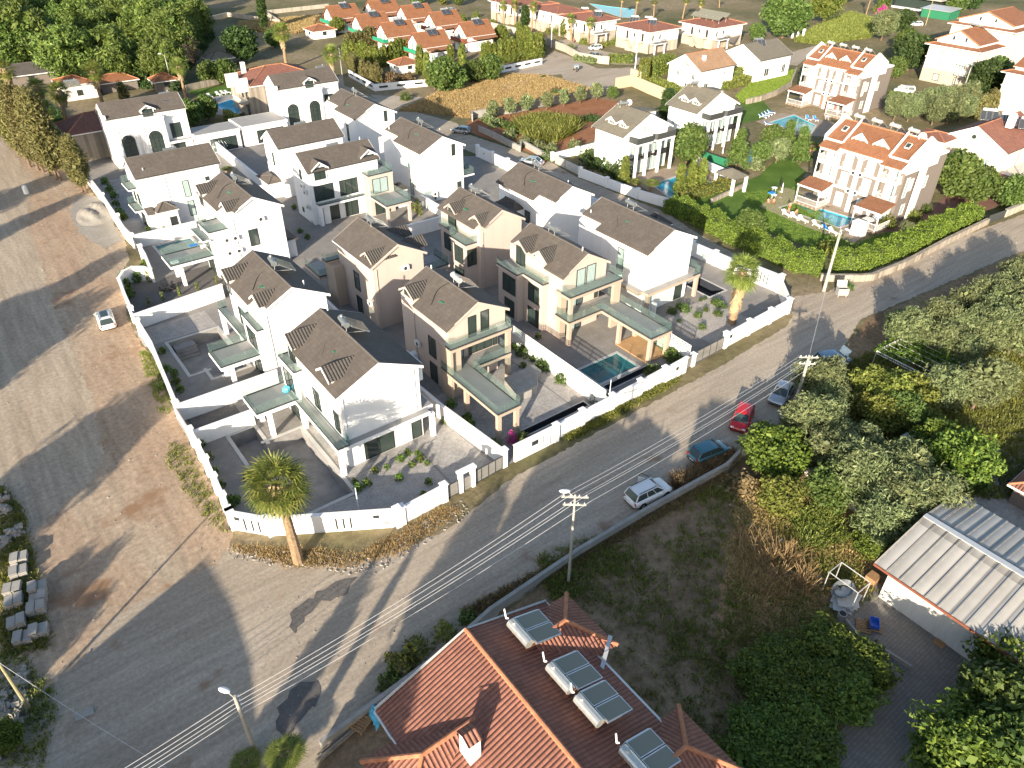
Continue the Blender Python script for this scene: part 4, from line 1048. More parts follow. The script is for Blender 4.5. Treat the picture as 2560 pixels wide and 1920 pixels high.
# --- third white villa
vC=villa('villa','third white villa with one square window and three air conditioners on its gable','y',24.8,31.8,92.4,103.3,notch=[(92.1,95.4,1.2),(95.4,103.6,0)])
dormer(vC,'y',-1,94.0,25.2,2.0,6.6,8.9,9.6,3.0);dormer(vC,'y',-1,102.0,24.5,2.1,6.6,8.9,9.6,3.2)
F=Face('y',92.4,-1);winp(vC,F,z5,(1325,555),(1425,665),1)
for p in((1425,460),(1225,610),(1255,710)):
 a,z=onp(z5,*p,F)
 if a>24.8:ac_unit(vC,F,a,z)
m=MB();m.box(22.3,24.78,93.4,97.4,0,6.0);m.build('side_wing','white_wall',vC);F2=Face('y',93.4,-1)
for p in((1225,610),(1255,710)):a,z=onp(z5,*p,F2);ac_unit(vC,F2,min(a,24.3),z)
slab(vC,[(22.2,93.3),(26.2,93.3),(26.2,97.5),(22.2,97.5)],6.3,.25,rail=[(26,93.37),(22.27,93.37),(22.27,97.43),(24.7,97.43)]);slab(vC,[(21.2,93.0),(22.18,93.0),(22.18,98.0),(21.2,98.0)],5.6,.2,rail=[(21.27,93.05),(21.27,97.9)])
slab(vC,[(16.7,93.35),(22.28,93.35),(22.28,97.4),(16.7,97.4)],3.2,.35,rail=[(22.2,93.42),(16.77,93.42),(16.77,97.33),(22.2,97.33)]);columns(vC,[(18.0,97.0),(18.0,93.9)],0,2.84)
window(vC,Face('x',22.3,-1),94.2,96.6,3.4,5.6,2);window(vC,Face('x',22.3,-1),94.2,96.6,.1,2.4,2);window(vC,Face('x',24.8,-1),98.6,101,.1,2.4,2,pane='window_curtain');pipe(vC,F,25.3,0,7.8)
m=MB();m.box(31.8,33.4,93.6,97,0,2.5);m.build('side_porch','white_wall',vC);m=MB();m.slab([(31.8,93.3,3.1),(33.7,93.3,2.6),(33.7,97.3,2.6),(31.8,97.3,3.1)],.12);m.build('porch_roof','slate_tile',vC)
ridge_heater('the third white villa',28.4,98.6)
# --- villa with the tiled entrance porch
vD=villa('villa','white villa with a small hipped entrance porch, its ridge parallel to the road','x',19.2,30.95,113.9,119.8,mat='slate_tile')
m=MB();m.box(19.2,22.9,115.2,119,0,0.01);F=Face('y',113.9,-1)
winp(vD,F,z5,(800,165),(885,285),1,pane='window_curtain');winp(vD,F,z5,(845,325),(925,430),1,pane='window_curtain');a,z=onp(z5,1005,145,F);window(vD,F,a-.3,a+.3,z-.3,z+.3,1)
m=MB();m.box(20.5,23.2,112.2,113.88,0,3.2);m.box(19.3,20.49,112.8,113.88,0,3.0);m.build('entrance_porch','white_wall',vD);window(vD,Face('y',112.2,-1),21.9,22.9,.05,2.2,1,name='door',pane='dark_trim')
hip_roof(vD,20.6,23.1,112.2,114.4,3.25,4.2,.3,'slate_tile',.12,'porch_roof');m=MB();m.slab([(19.1,112.4,3.1),(20.2,112.4,3.1),(20.2,113.9,3.7),(19.1,113.9,3.7)],.1);m.build('lean_to_roof','slate_tile',vD)
FL=Face('x',19.2,-1);window(vD,FL,115,116.4,3.6,5.4,1);window(vD,FL,117.4,118.6,3.6,5.4,1);window(vD,FL,115,117.4,.1,2.3,2);pipe(vD,F,23.0,0,7.7)
for i,(yy,zz_)in enumerate(((115.4,3.3),(115.8,6.4))):
 slab(vD,[(17.9,yy-1.2),(19.18,yy-1.2),(19.18,yy+2.6),(17.9,yy+2.6)],zz_,.2,rail=[(19.1,yy-1.13),(17.97,yy-1.13),(17.97,yy+2.53),(19.1,yy+2.53)])
heater('twin-panel heater on the roof of the villa with the entrance porch',(25.6,117.9,9.0),(.06,-1),2.3,24,0,1.0,group=GH);vent(vD,20.6,114.6,8.6)
# --- left beige villa at the front
vE=villa('villa','front beige villa with stacked glass balconies and a long canopy on square columns','y',32.5,39.4,53.0,62.2,'beige_wall',low=(32.5,39.4,54.3,62.2),notch=[(52.7,59.2,0),(59.2,62.5,1.0)])
F=Face('y',53.0,-1);winp(vE,F,Zm(960,640,400),(1155,850),(1275,1090),1);winp(vE,F,Zm(960,640,400),(1330,770),(1448,1010),1)
F=Face('y',54.3,-1);window(vE,F,35.6,38.6,3.3,5.7,3);window(vE,F,33.8,35.0,3.3,5.6,1,pane='window_curtain');window(vE,F,35.2,37.9,.1,2.5,2);window(vE,F,38.7,39.3,3.3,5.6,1)
slab(vE,[(32.0,52.0),(39.55,52.0),(39.55,54.28),(32.0,54.28)],6.3,.3,'tan_wall',rail=[(32.07,53.0),(32.07,52.07),(39.48,52.07),(39.48,53.0)])
slab(vE,[(34.75,52.0),(39.5,52.0),(39.5,54.28),(34.75,54.28)],3.2,.3,'tan_wall',rail=[(34.8,52.07),(39.05,52.07),(39.43,52.07),(39.43,54)])
slab(vE,[(32.0,44.15),(34.74,44.15),(34.74,54.28),(32.0,54.28)],3.2,.3,'tan_wall',rail=[(32.07,54),(32.07,44.22),(34.67,44.22),(34.67,52)])
columns(vE,[(32.3,44.45),(34.45,44.5),(32.4,50.0)],0,2.89,.42,'tan_wall');columns(vE,[(39.25,52.3)],0,6.0,.45,'tan_wall')
m=MB();m.box(32.1,32.4,52.2,54.29,0,5.99);m.build('fin_wall','tan_wall',vE);m=MB();m.box(32.41,33.6,52.6,53.0,0,5.98);m.build('fin_wall','tan_wall',vE)
FL=Face('x',32.5,-1);window(vE,FL,55.6,57.0,3.2,5.6,1);window(vE,FL,55.6,57.0,.1,2.4,1);ac_unit(vE,FL,59.0,3.6);pipe(vE,FL,59.6,0,7.9,mat='beige_wall')
dormer(vE,'y',-1,60.6,32.6,2.3,6.9,8.9,9.6,3.0,wall='beige_wall');heater('steel-tanked heater on the ridge of the front beige villa',(36.2,57.0,10.05),(1,-.12),2.1,33,-.05,.95,group=GH,tank='galv');roofbits(36.0,57.8,.5)
m=MB();m.box(31.4,32.48,59.5,60.2,0,2.0);m.build('side_gate_wall','white_wall',vE);vent(vE,36.0,61.5,10.1)
t=thing('platform','raised pale concrete block beside the canopy of the front beige villa','platform',(39.5,50,0));m=MB();m.prism([(37.2,48.1),(39.9,48.1),(41.1,49.4),(41.0,51.2),(38.0,51.2)],.024,1.15);m.build('block','concrete',t)
m=MB();m.box(41.2,42.2,50.2,51.6,.02,.9);m.build('step_block','concrete',t)
# --- rear beige villa
vF=villa('villa','narrow beige villa behind, with an air conditioner below its gable','y',32.9,39.5,69.2,78.2,'beige_wall')
dormer(vF,'y',-1,70.3,33.1,2.1,6.9,8.9,9.6,2.8,wall='beige_wall')
for yy in(72.4,76.2):dormer_o=None
for yy in(71.6,75.2):
 m=MB();rfm=MB();m.box(37.6,40.6,yy-.95,yy+.95,6.4,8.3)
 for e in(-1.25,1.25):rfm.slab([(37.0,yy,9.25),(40.9,yy,9.25),(40.9,yy+e,8.35),(37.0,yy+e,8.35)],.1)
 m.build('rear_dormer','beige_wall',vF);rfm.build('rear_dormer_roof','grey_tile',vF)
F=Face('y',69.2,-1);a,z=onp(z6,985,845,F);ac_unit(vF,F,a,z);pipe(vF,F,33.3,0,7.8,mat='beige_wall')
FL=Face('x',32.9,-1);window(vF,FL,73.0,74.4,3.4,5.8,1);window(vF,FL,73.0,74.4,.2,2.5,1);ac_unit(vF,FL,70.4,3.2)
slab(vF,[(30.6,79.6),(32.88,79.6),(32.88,84),(30.6,84)],3.2,.3,'tan_wall',rail=[(32.8,79.67),(30.67,79.67),(30.67,83.9)]);slab(vF,[(31.2,78.3),(34.5,78.3),(34.5,79.58),(31.2,79.58)],5.6,.25,'tan_wall',rail=[(34.4,78.37),(31.27,78.37),(31.27,79.5)])
m=MB();m.box(31.6,32.88,77.0,79.55,0,5.3);m.build('stair_block','tan_wall',vF)
slab(vF,[(39.6,73.2),(45.6,73.2),(45.6,77),(39.6,77)],3.2,.3,'beige_wall',rail=[(39.7,73.27),(45.53,73.27),(45.53,76.9)]);columns(vF,[(45.2,73.5),(45.2,76.6)],0,2.89,.4,'beige_wall')
m=MB();m.box(36.6,39.0,66.3,69.18,0,2.6);m.build('entrance_porch','beige_wall',vF);hip_roof(vF,36.6,39.0,66.3,69.2,2.65,3.5,.3,'slate_tile',.12,'porch_roof',trim=None)
heater('grey heater on the ridge of the rear beige villa',(36.2,75.6,10.05),(1,-.12),2.1,33,-.05,.95,group=GH)
# --- white villa with the beige bay
vG=villa('villa','white villa with a beige corner bay, two gabled dormers and wide dark windows','x',39.8,51.2,101.75,107.6)
FY=Face('y',101.75,-1);window(vG,FY,40.4,43.5,3.5,5.9,2);window(vG,FY,44.5,47.5,3.5,5.9,3);window(vG,FY,42.4,44.0,.1,2.5,1);window(vG,FY,45.0,47.2,.1,2.5,2)
slab(vG,[(40.4,100.6),(48.3,100.6),(48.3,101.73),(40.4,101.73)],3.2,.3,rail=None);railing(vG,[(40.47,101.7),(40.47,100.67),(48.2,100.67)],3.23,.4)
m=MB();m.box(48.35,52.5,99.6,103.6,0,6.05);m.build('corner_bay','beige_wall',vG);window(vG,Face('y',99.6,-1),48.9,51.5,3.5,5.8,2,pane='window_curtain');window(vG,Face('y',99.6,-1),49,51.6,.1,2.4,2)
slab(vG,[(48.3,99.55),(52.55,99.55),(52.55,104),(48.3,104)],6.3,.22,'beige_wall',rail=[(48.37,101.7),(48.37,99.62),(52.48,99.62),(52.48,103.9)])
slab(vG,[(48.3,94.5),(52.6,94.5),(52.6,99.53),(48.3,99.53)],3.2,.3,'beige_wall',rail=[(48.37,99.5),(48.37,94.57),(52.53,94.57),(52.53,99.5)]);columns(vG,[(48.6,94.8),(52.3,94.8)],0,2.89,.4,'beige_wall')
columns(vG,[(48.15,100.4)],0,6.0,.4,'beige_wall');m=MB();m.box(40.4,40.9,100.7,101.73,0,2.89);m.box(41.2,42.2,101.1,101.7,0,2.88);m.build('pier','white_wall',vG)
dormer(vG,'x',-1,41.6,101.6,2.2,6.7,8.6,9.4,2.9,mat='slate_tile');dormer(vG,'x',-1,49.8,101.9,2.4,6.4,8.8,9.6,2.9,mat='slate_tile')
FL=Face('x',39.8,-1);window(vG,FL,104,104.8,6.4,7.9,1);ac_unit(vG,FL,104.0,5.6);ac_unit(vG,FL,103.2,4.8);ac_unit(vG,FL,102.9,2.6);window(vG,FL,105.2,105.8,.9,1.7,1)
heater('twin-panel heater on the roof of the bay-fronted white villa',(45.9,105.6,9.05),(.06,-1),2.3,24,0,1.0,group=GH);vent(vG,50.2,104.9,10.1)
m=MB();m.box(53.3,55.2,100.2,102.6,0,2.9);m.build('porch','white_wall',vG);hip_roof(vG,53.3,55.2,100.2,102.6,2.95,3.5,.2,'slate_tile',.1,'porch_roof',trim=None)
# --- plain white villa behind it
vH=villa('villa','plain white villa with a broad dark roof just behind the bay-fronted one','x',40.7,51.8,114.7,120.6)
FL=Face('x',40.7,-1);window(vH,FL,117,117.7,4.6,6.8,1);heater('twin-panel heater on the roof of the plain white rear villa',(46.5,118.6,9.05),(.06,-1),2.3,24,0,1.0,group=GH);vent(vH,51.2,118,9.6)
window(vH,Face('x',40.7,-1),115.4,117.0,.1,2.3,2);m=MB();m.box(38.6,40.68,115.6,120,0,2.5);m.build('side_wing','white_wall',vH);hip_roof(vH,38.6,40.9,115.6,120,2.55,3.4,.3,'slate_tile',.1,'porch_roof')
# --- middle row, right
vI=villa('villa','tall white villa with a blank sunlit gable and one slit window, beside the parked sedan','y',57.6,65.2,99.15,111.6,notch=[(98.9,107.4,0),(107.4,111.9,1.1)])
F=Face('y',99.15,-1);winp(vI,F,zb,(1668,1140),(1700,1225),1);a,z=onp(zb,1760,1460,F);window(vI,F,63.9,64.7,.3,2.3,1)
FL=Face('x',57.6,-1);window(vI,FL,102.6,103.6,4.8,7.2,1,pane='window_curtain');window(vI,FL,102.4,103.4,.4,2.9,1,pane='window_curtain');ac_unit(vI,F,59.5,.7);ac_unit(vI,F,59.5,1.35)
slab(vI,[(65.25,99.2),(67.4,99.2),(67.4,103.4),(65.25,103.4)],3.0,.25,rail=[(65.3,99.27),(67.33,99.27),(67.33,103.3)]);slab(vI,[(65.25,103.4),(68.4,103.4),(68.4,107),(65.25,107)],6.0,.25);columns(vI,[(68.1,103.7)],0,5.7,.35,'taupe_wall')
ridge_heater('the tall white villa beside the sedan',61.5,105.8);vent(vI,58.6,111,8.8);vent(vI,64.7,105,8.8)
vJ=villa('villa','white villa next to the far arched villa, with a tall dark window in its gable','y',57.9,65.5,121.55,134.1,notch=[(121.2,129.4,0),(129.4,134.4,1.0)])
F=Face('y',121.55,-1);winp(vJ,F,zb,(1132,875),(1165,955),1);FL=Face('x',57.9,-1);window(vJ,FL,125,125.8,3.4,6.4,1)
ridge_heater('the white villa next to the far arched villa',61.6,128.6);vent(vJ,58.6,133.4,8.8)
t=thing('pergola','dark slatted pergola between the two plain white gables','pergola',(55,113,0));m=MB()
for x in(53.2,56.6):
 for y in(110.4,115.4):m.box(x-.15,x+.15,y-.15,y+.15,0,2.7)
m.box(53,56.8,110.2,110.5,2.7,2.9);m.box(53,56.8,115.3,115.6,2.7,2.9);m.build('frame','taupe_wall',t);m=MB()
for i in range(9):m.box(53.1,56.7,110.7+i*.52,110.9+i*.52,2.72,2.88)
m.build('slats','steel',t)
# --- rear beige villa of the third row
vK=villa('villa','beige villa with a stepped glass terrace and two ribbed dormers, in the middle row','y',48.4,54.8,70.2,79.3,'beige_wall',notch=[(69.9,71.2,.8),(71.2,79.6,0)])
dormer(vK,'y',-1,71.6,48.9,2.0,6.4,8.9,9.6,2.8,wall='beige_wall');dormer(vK,'y',-1,76.6,48.4,2.0,6.4,8.9,9.6,2.8,wall='beige_wall')
m=MB();m.box(46.8,48.38,71.1,74.6,0,6.0);m.box(47.7,48.38,74.61,78.4,0,5.99);m.build('stair_block','beige_wall',vK)
slab(vK,[(46.6,70.95),(49.0,70.95),(49.0,74.7),(46.6,74.7)],6.28,.22,'beige_wall',rail=[(49,71.0),(46.67,71.0),(46.67,74.65),(47.6,74.65),(47.6,78.6)]);slab(vK,[(47.55,74.71),(49.0,74.71),(49.0,78.7),(47.55,78.7)],6.28,.22,'beige_wall')
FL=Face('x',46.8,-1);window(vK,Face('y',71.1,-1),46.9,48.3,3.3,5.6,2);window(vK,FL,71.8,73.8,.2,2.6,2);window(vK,FL,71.8,73.8,3.3,5.6,2);window(vK,Face('x',47.7,-1),75.4,77.6,3.3,5.6,2)
pipe(vK,Face('y',70.2,-1),48.7,0,7.8,mat='beige_wall');ridge_heater('the middle-row beige villa',51.7,76.4)
m=MB();m.box(55.0,57.2,71.8,74.8,0,6.3);m.build('side_wing','beige_wall',vK);hip_roof(vK,54.6,56.6,72.0,74.6,7.2,8.1,.2,'grey_tile',.1,'side_roof',trim=None)
# --- front beige villa with the pool
vL=villa('villa','beige villa with teal curtains and an L-shaped glass-railed terrace above the pool','y',48.75,55.15,54.7,64.6,'beige_wall',notch=[(54.4,57.8,0),(57.8,64.9,.7)],low=(48.75,55.15,55.6,64.6))
dormer(vL,'y',-1,58.9,48.9,2.2,6.4,8.9,9.7,3.0,wall='beige_wall',win=False);dormer(vL,'y',-1,62.4,48.7,2.2,6.4,8.9,9.7,3.0,wall='beige_wall')
m=MB();m.box(47.1,48.73,60.9,64.7,0,6.0);m.box(48.0,48.73,57.4,60.89,0,5.99);m.build('stair_block','beige_wall',vL);window(vL,Face('x',47.1,-1),61.3,63.8,3.3,5.6,2);window(vL,Face('x',47.1,-1),61.5,63.4,.2,2.5,2);window(vL,Face('x',48.0,-1),58,60,.2,2.5,2);window(vL,Face('x',48.0,-1),58,60,3.3,5.6,2)
slab(vL,[(46.85,60.75),(48.9,60.75),(48.9,64.9),(46.85,64.9)],6.3,.25,'beige_wall',rail=[(46.92,64.8),(46.92,60.82),(47.83,60.82),(47.83,57.2),(48.7,57.2)]);slab(vL,[(47.75,57.1),(48.9,57.1),(48.9,60.73),(47.75,60.73)],6.3,.25,'beige_wall')
slab(vL,[(48.3,53.0),(56.35,53.0),(56.35,55.58),(48.3,55.58)],6.3,.3,'tan_wall',rail=[(48.37,54.6),(48.37,53.07),(56.28,53.07),(56.28,55.4)])
slab(vL,[(48.3,52.9),(53.2,52.9),(53.2,55.58),(48.3,55.58)],3.2,.3,'tan_wall',rail=[(48.37,55.4),(48.37,52.97),(53.3,52.97),(53.3,45.1),(56.4,45.1),(56.4,55.4)]);slab(vL,[(53.21,45.0),(56.5,45.0),(56.5,55.58),(53.21,55.58)],3.2,.3,'tan_wall')
columns(vL,[(53.5,50.1),(53.5,45.3),(56.2,45.3),(56.2,50.1)],0,2.89,.42,'tan_wall');columns(vL,[(48.7,53.3)],0,5.99,.42,'tan_wall')
m=MB();m.box(55.2,56.3,53.2,53.6,0,5.98);m.build('fin_wall','tan_wall',vL);m=MB();m.box(48.76,49.6,55.0,55.58,0,5.97);m.build('fin_wall','tan_wall',vL)
F=Face('y',54.7,-1);winp(vL,F,z7,(765,870),(825,1000),1,pane='window_curtain');winp(vL,F,z7,(845,835),(905,965),1,pane='window_curtain')
F=Face('y',55.6,-1);window(vL,F,49.9,52.6,3.3,5.7,3,pane='window_curtain');window(vL,F,54.4,55.0,3.3,5.7,1);window(vL,F,49.9,52.6,.1,2.5,3,pane='window_curtain')
heater('grey heater on the ridge of the beige villa with the pool',(52.0,60.9,10.05),(1,-.12),2.1,33,-.05,.95,group=GH);vent(vL,51.9,55.4,10.1)
t=thing('garden_deck','honey-coloured wooden deck under the terrace beside the teal pool','deck',(54.8,47.6,0));m=MB();m.box(53.2,56.6,45.3,50.2,.03,.16);m.build('boards','rust_floor',t)
m=MB();m.box(56.65,56.75,45.5,50,.2,1.9);m.build('glass_screen','rail_glass',t)
# --- right white villa
vM=villa('villa','right-hand white villa, blank bright gable above a wrap-around slab','y',60.55,68.3,53.4,65.6,notch=[(53.1,62.2,0),(62.2,65.9,1.1)])
slab(vM,[(60.3,52.4),(69.6,52.4),(69.6,53.38),(60.3,53.38)],3.2,.35,'tan_wall',rail=[(69.53,53.3),(69.53,52.47),(68.3,52.47)]);slab(vM,[(59.6,53.39),(60.53,53.39),(60.53,60),(59.6,60)],3.2,.35,'tan_wall');slab(vM,[(68.33,53.39),(70.2,53.39),(70.2,58),(68.33,58)],3.2,.35,'tan_wall',rail=[(70.13,53.45),(70.13,57.9)])
columns(vM,[(60.6,52.7),(69.3,52.7)],0,2.84,.42,'tan_wall');FL=Face('x',60.55,-1);window(vM,FL,57.2,58.3,4.2,7.2,1,pane='window_curtain');window(vM,FL,57.2,58.3,.3,2.7,1)
m=MB();m.box(61.2,61.5,51.9,52.5,.02,1.9);m.build('open_door_panel','frame_white',vM);window(vM,Face('y',53.4,-1),66.2,67.6,.1,2.3,1)
ridge_heater('the right-hand white villa',64.6,60.8);vent(vM,61.9,65,8.8);hip_roof(vM,68.0,70.4,59.0,62.0,7.4,8.6,.2,'grey_tile',.1,'side_roof');m=MB();m.box(68.31,70.2,59.2,61.8,0,7.3);m.build('side_wing','white_wall',vM)
# --- rear white villa of the right row
vN=villa('villa','white villa behind the right-hand one, gable half in shade, next to the lane','y',60.2,67.5,71.1,82.4,notch=[(70.8,74.2,1.1),(74.2,82.7,0)])
FL=Face('x',60.2,-1);window(vN,FL,75.2,76.4,3.4,6.0,1);ridge_heater('the rear white villa by the lane',63.9,78.6);vent(vN,64.9,73,9.6)
m=MB();m.box(67.6,69.4,75.2,78.2,0,6.9);m.build('side_wing','white_wall',vN);hip_roof(vN,67.4,69.4,75.2,78.2,6.95,7.9,.25,'grey_tile',.1,'side_roof');slab(vN,[(67.6,71.3),(70.2,71.3),(70.2,75.1),(67.6,75.1)],3.2,.3,rail=[(67.7,71.37),(70.13,71.37),(70.13,75)])
m=MB();m.box(58.6,60.18,76.8,80.8,0,6.0);m.build('stair_block','white_wall',vN);hip_roof(vN,58.7,60.2,76.9,80.7,6.05,6.9,.2,'grey_tile',.1,'stair_roof',trim=None)
# --- arched villas at the back
def arched(name,label,x0,x1,ya,yb,wing,hd):
 ze,zr=8.6,10.6;t=thing(name,label,'house',((x0+x1)/2,(ya+yb)/2,0),'arched villas at the back of the estate')
 m=MB();gable_wall(m,'x',x0,x1,ya,yb,0,ze,zr-.16);m.build('wall','white_wall',t)
 gable_roof(t,'x',x0,x1,ya,yb,ze,zr-.16,.25,.1,mat='slate_tile')
 m=MB();m.box(x0-.25,x0+.15,ya-.3,ya+.2,8.4,9.2);m.build('parapet_block','white_wall',t)
 F=Face('y',ya,-1);L_=x1-x0
 bx=x0+L_*.36;m=MB();m.box(bx,bx+L_*.32,ya-1.2,ya-.01,0,8.0);m.build('entrance_tower','white_wall',t);FT=Face('y',ya-1.2,-1)
 window(t,FT,bx+L_*.08,bx+L_*.25,.4,4.6,3,bars=4,arch=True);window(t,F,x0+1.6,x0+3.8,.4,4.3,2,bars=4,arch=True)
 window(t,F,x1-3.3,x1-1.4,3.6,6.2,2,bars=1);window(t,F,x1-3.4,x1-1.4,.2,2.6,2)
 m=MB()
 for k in range(int(L_/.55)):
  a=x0+.2+k*.55
  if bx-.3<a<bx+L_*.32:continue
  F.box(m,a,a+.25,7.3,7.9,-.01,.10)
 for k in range(int(L_*.32/.55)):FT.box(m,bx+.12+k*.55,bx+.37+k*.55,6.9,7.4,-.01,.10)
 F.box(m,x0,bx-.002,8.0,8.25,-.01,.22);F.box(m,bx+L_*.32+.002,x1,8.0,8.25,-.01,.22);FT.box(m,bx-.1,bx+L_*.32+.1,7.75,7.99,-.01,.2)
 for k in range(8):m.box(x0-.06,x0+.4,ya-.06,ya+.4,.5+k*.9,1.05+k*.9)
 m.build('cornice_blocks','white_wall',t)
 m=MB()
 for a in(x0+1.2,x0+4.2,bx+.35,bx+L_*.32-.6):FF=FT if a>bx else F;FF.box(m,a,a+.32,0,6.6,-.01,.12)
 m.build('pilaster','white_wall',t)
 dormer(t,'x',-1,bx+L_*.16,ya-.2,2.2,7.9,9.3,9.95,2.6,mat='slate_tile')
 slab(t,[(x1-4.4,ya-1.1),(x1+.1,ya-1.1),(x1+.1,ya-.01),(x1-4.4,ya-.01)],3.3,.35)
 wx0,wx1,wy0,wy1=wing;m=MB();m.box(wx0,wx1,wy0,wy1,0,3.3);m.box(wx0-.15,wx1+.15,wy0-.15,wy1+.15,3.301,3.7);m.build('flat_wing','white_wall',t)
 m=MB();m.box(wx0+.1,wx1-.1,wy0+.1,wy1-.1,3.702,3.74);m.build('wing_roof','slab_top',t)
 window(t,Face('y',wy0,-1),wx0+(wx1-wx0)*.3,wx0+(wx1-wx0)*.9,.2,2.6,4);hx,hy=hd
 heater('twin-panel heater on the roof of the '+label.split(' villa')[0]+' villa',(hx,hy,9.6),(.06,-1),2.3,24,0,.9,group=GH)
 return t
arched('villa','near arched villa with two tall round-headed windows, beside the cypress trees',22.4,35.8,144.9,150.6,(36.0,44.2,143.4,148.6),(33.8,148.4))
arched('villa','far arched villa with a dark open arch, in front of the old stone house',53.9,66.8,146.8,152.6,(44.8,53.7,143.6,150.2),(65.2,150.8))
t=thing('old_house','old house with red roof, curved parapets and stone walls behind the far arched villa','house',(60,165,0));m=MB();m.box(53,69,160,172,0,6.6);m.build('wall','stone_wall',t);hip_roof(t,53.4,69,160,172,6.6,8.8,.3,'red_tile')
for bx in((50.6,53.2,160.5,161,5.5,8.2),(50.6,53.2,166,166.5,5.5,8.2)):m=MB();m.box(*bx);m.build('parapet','old_white_wall',t)
m=MB();m.box(55,55.8,168,168.8,7,9.6);m.build('chimney','old_white_wall',t);window(t,Face('x',53,-1),161.6,162.6,3.6,5.2,1);window(t,Face('x',53,-1),164,165,3.6,5.2,1);window(t,Face('x',53,-1),161.6,163,.2,2.2,1)
slab(t,[(51.2,161),(52.98,161),(52.98,166),(51.2,166)],3.2,.3,'stone_wall');railing(t,[(51.25,161),(51.25,166)],3.2,.9,'white')
t=thing('old_house','shaded stone house with a dark red roof tucked behind the near arched villa','house',(21,160,0));m=MB();m.box(17,31,152.6,161,0,5.0);m.build('wall','stone_wall',t);hip_roof(t,17,31,152.6,161,5.0,7.2,.5,'red_tile');window(t,Face('x',17,-1),154.5,155.5,1,2.3,1);m=MB();m.box(26.5,27.3,157,157.8,6,8.2);m.build('chimney','old_white_wall',t)
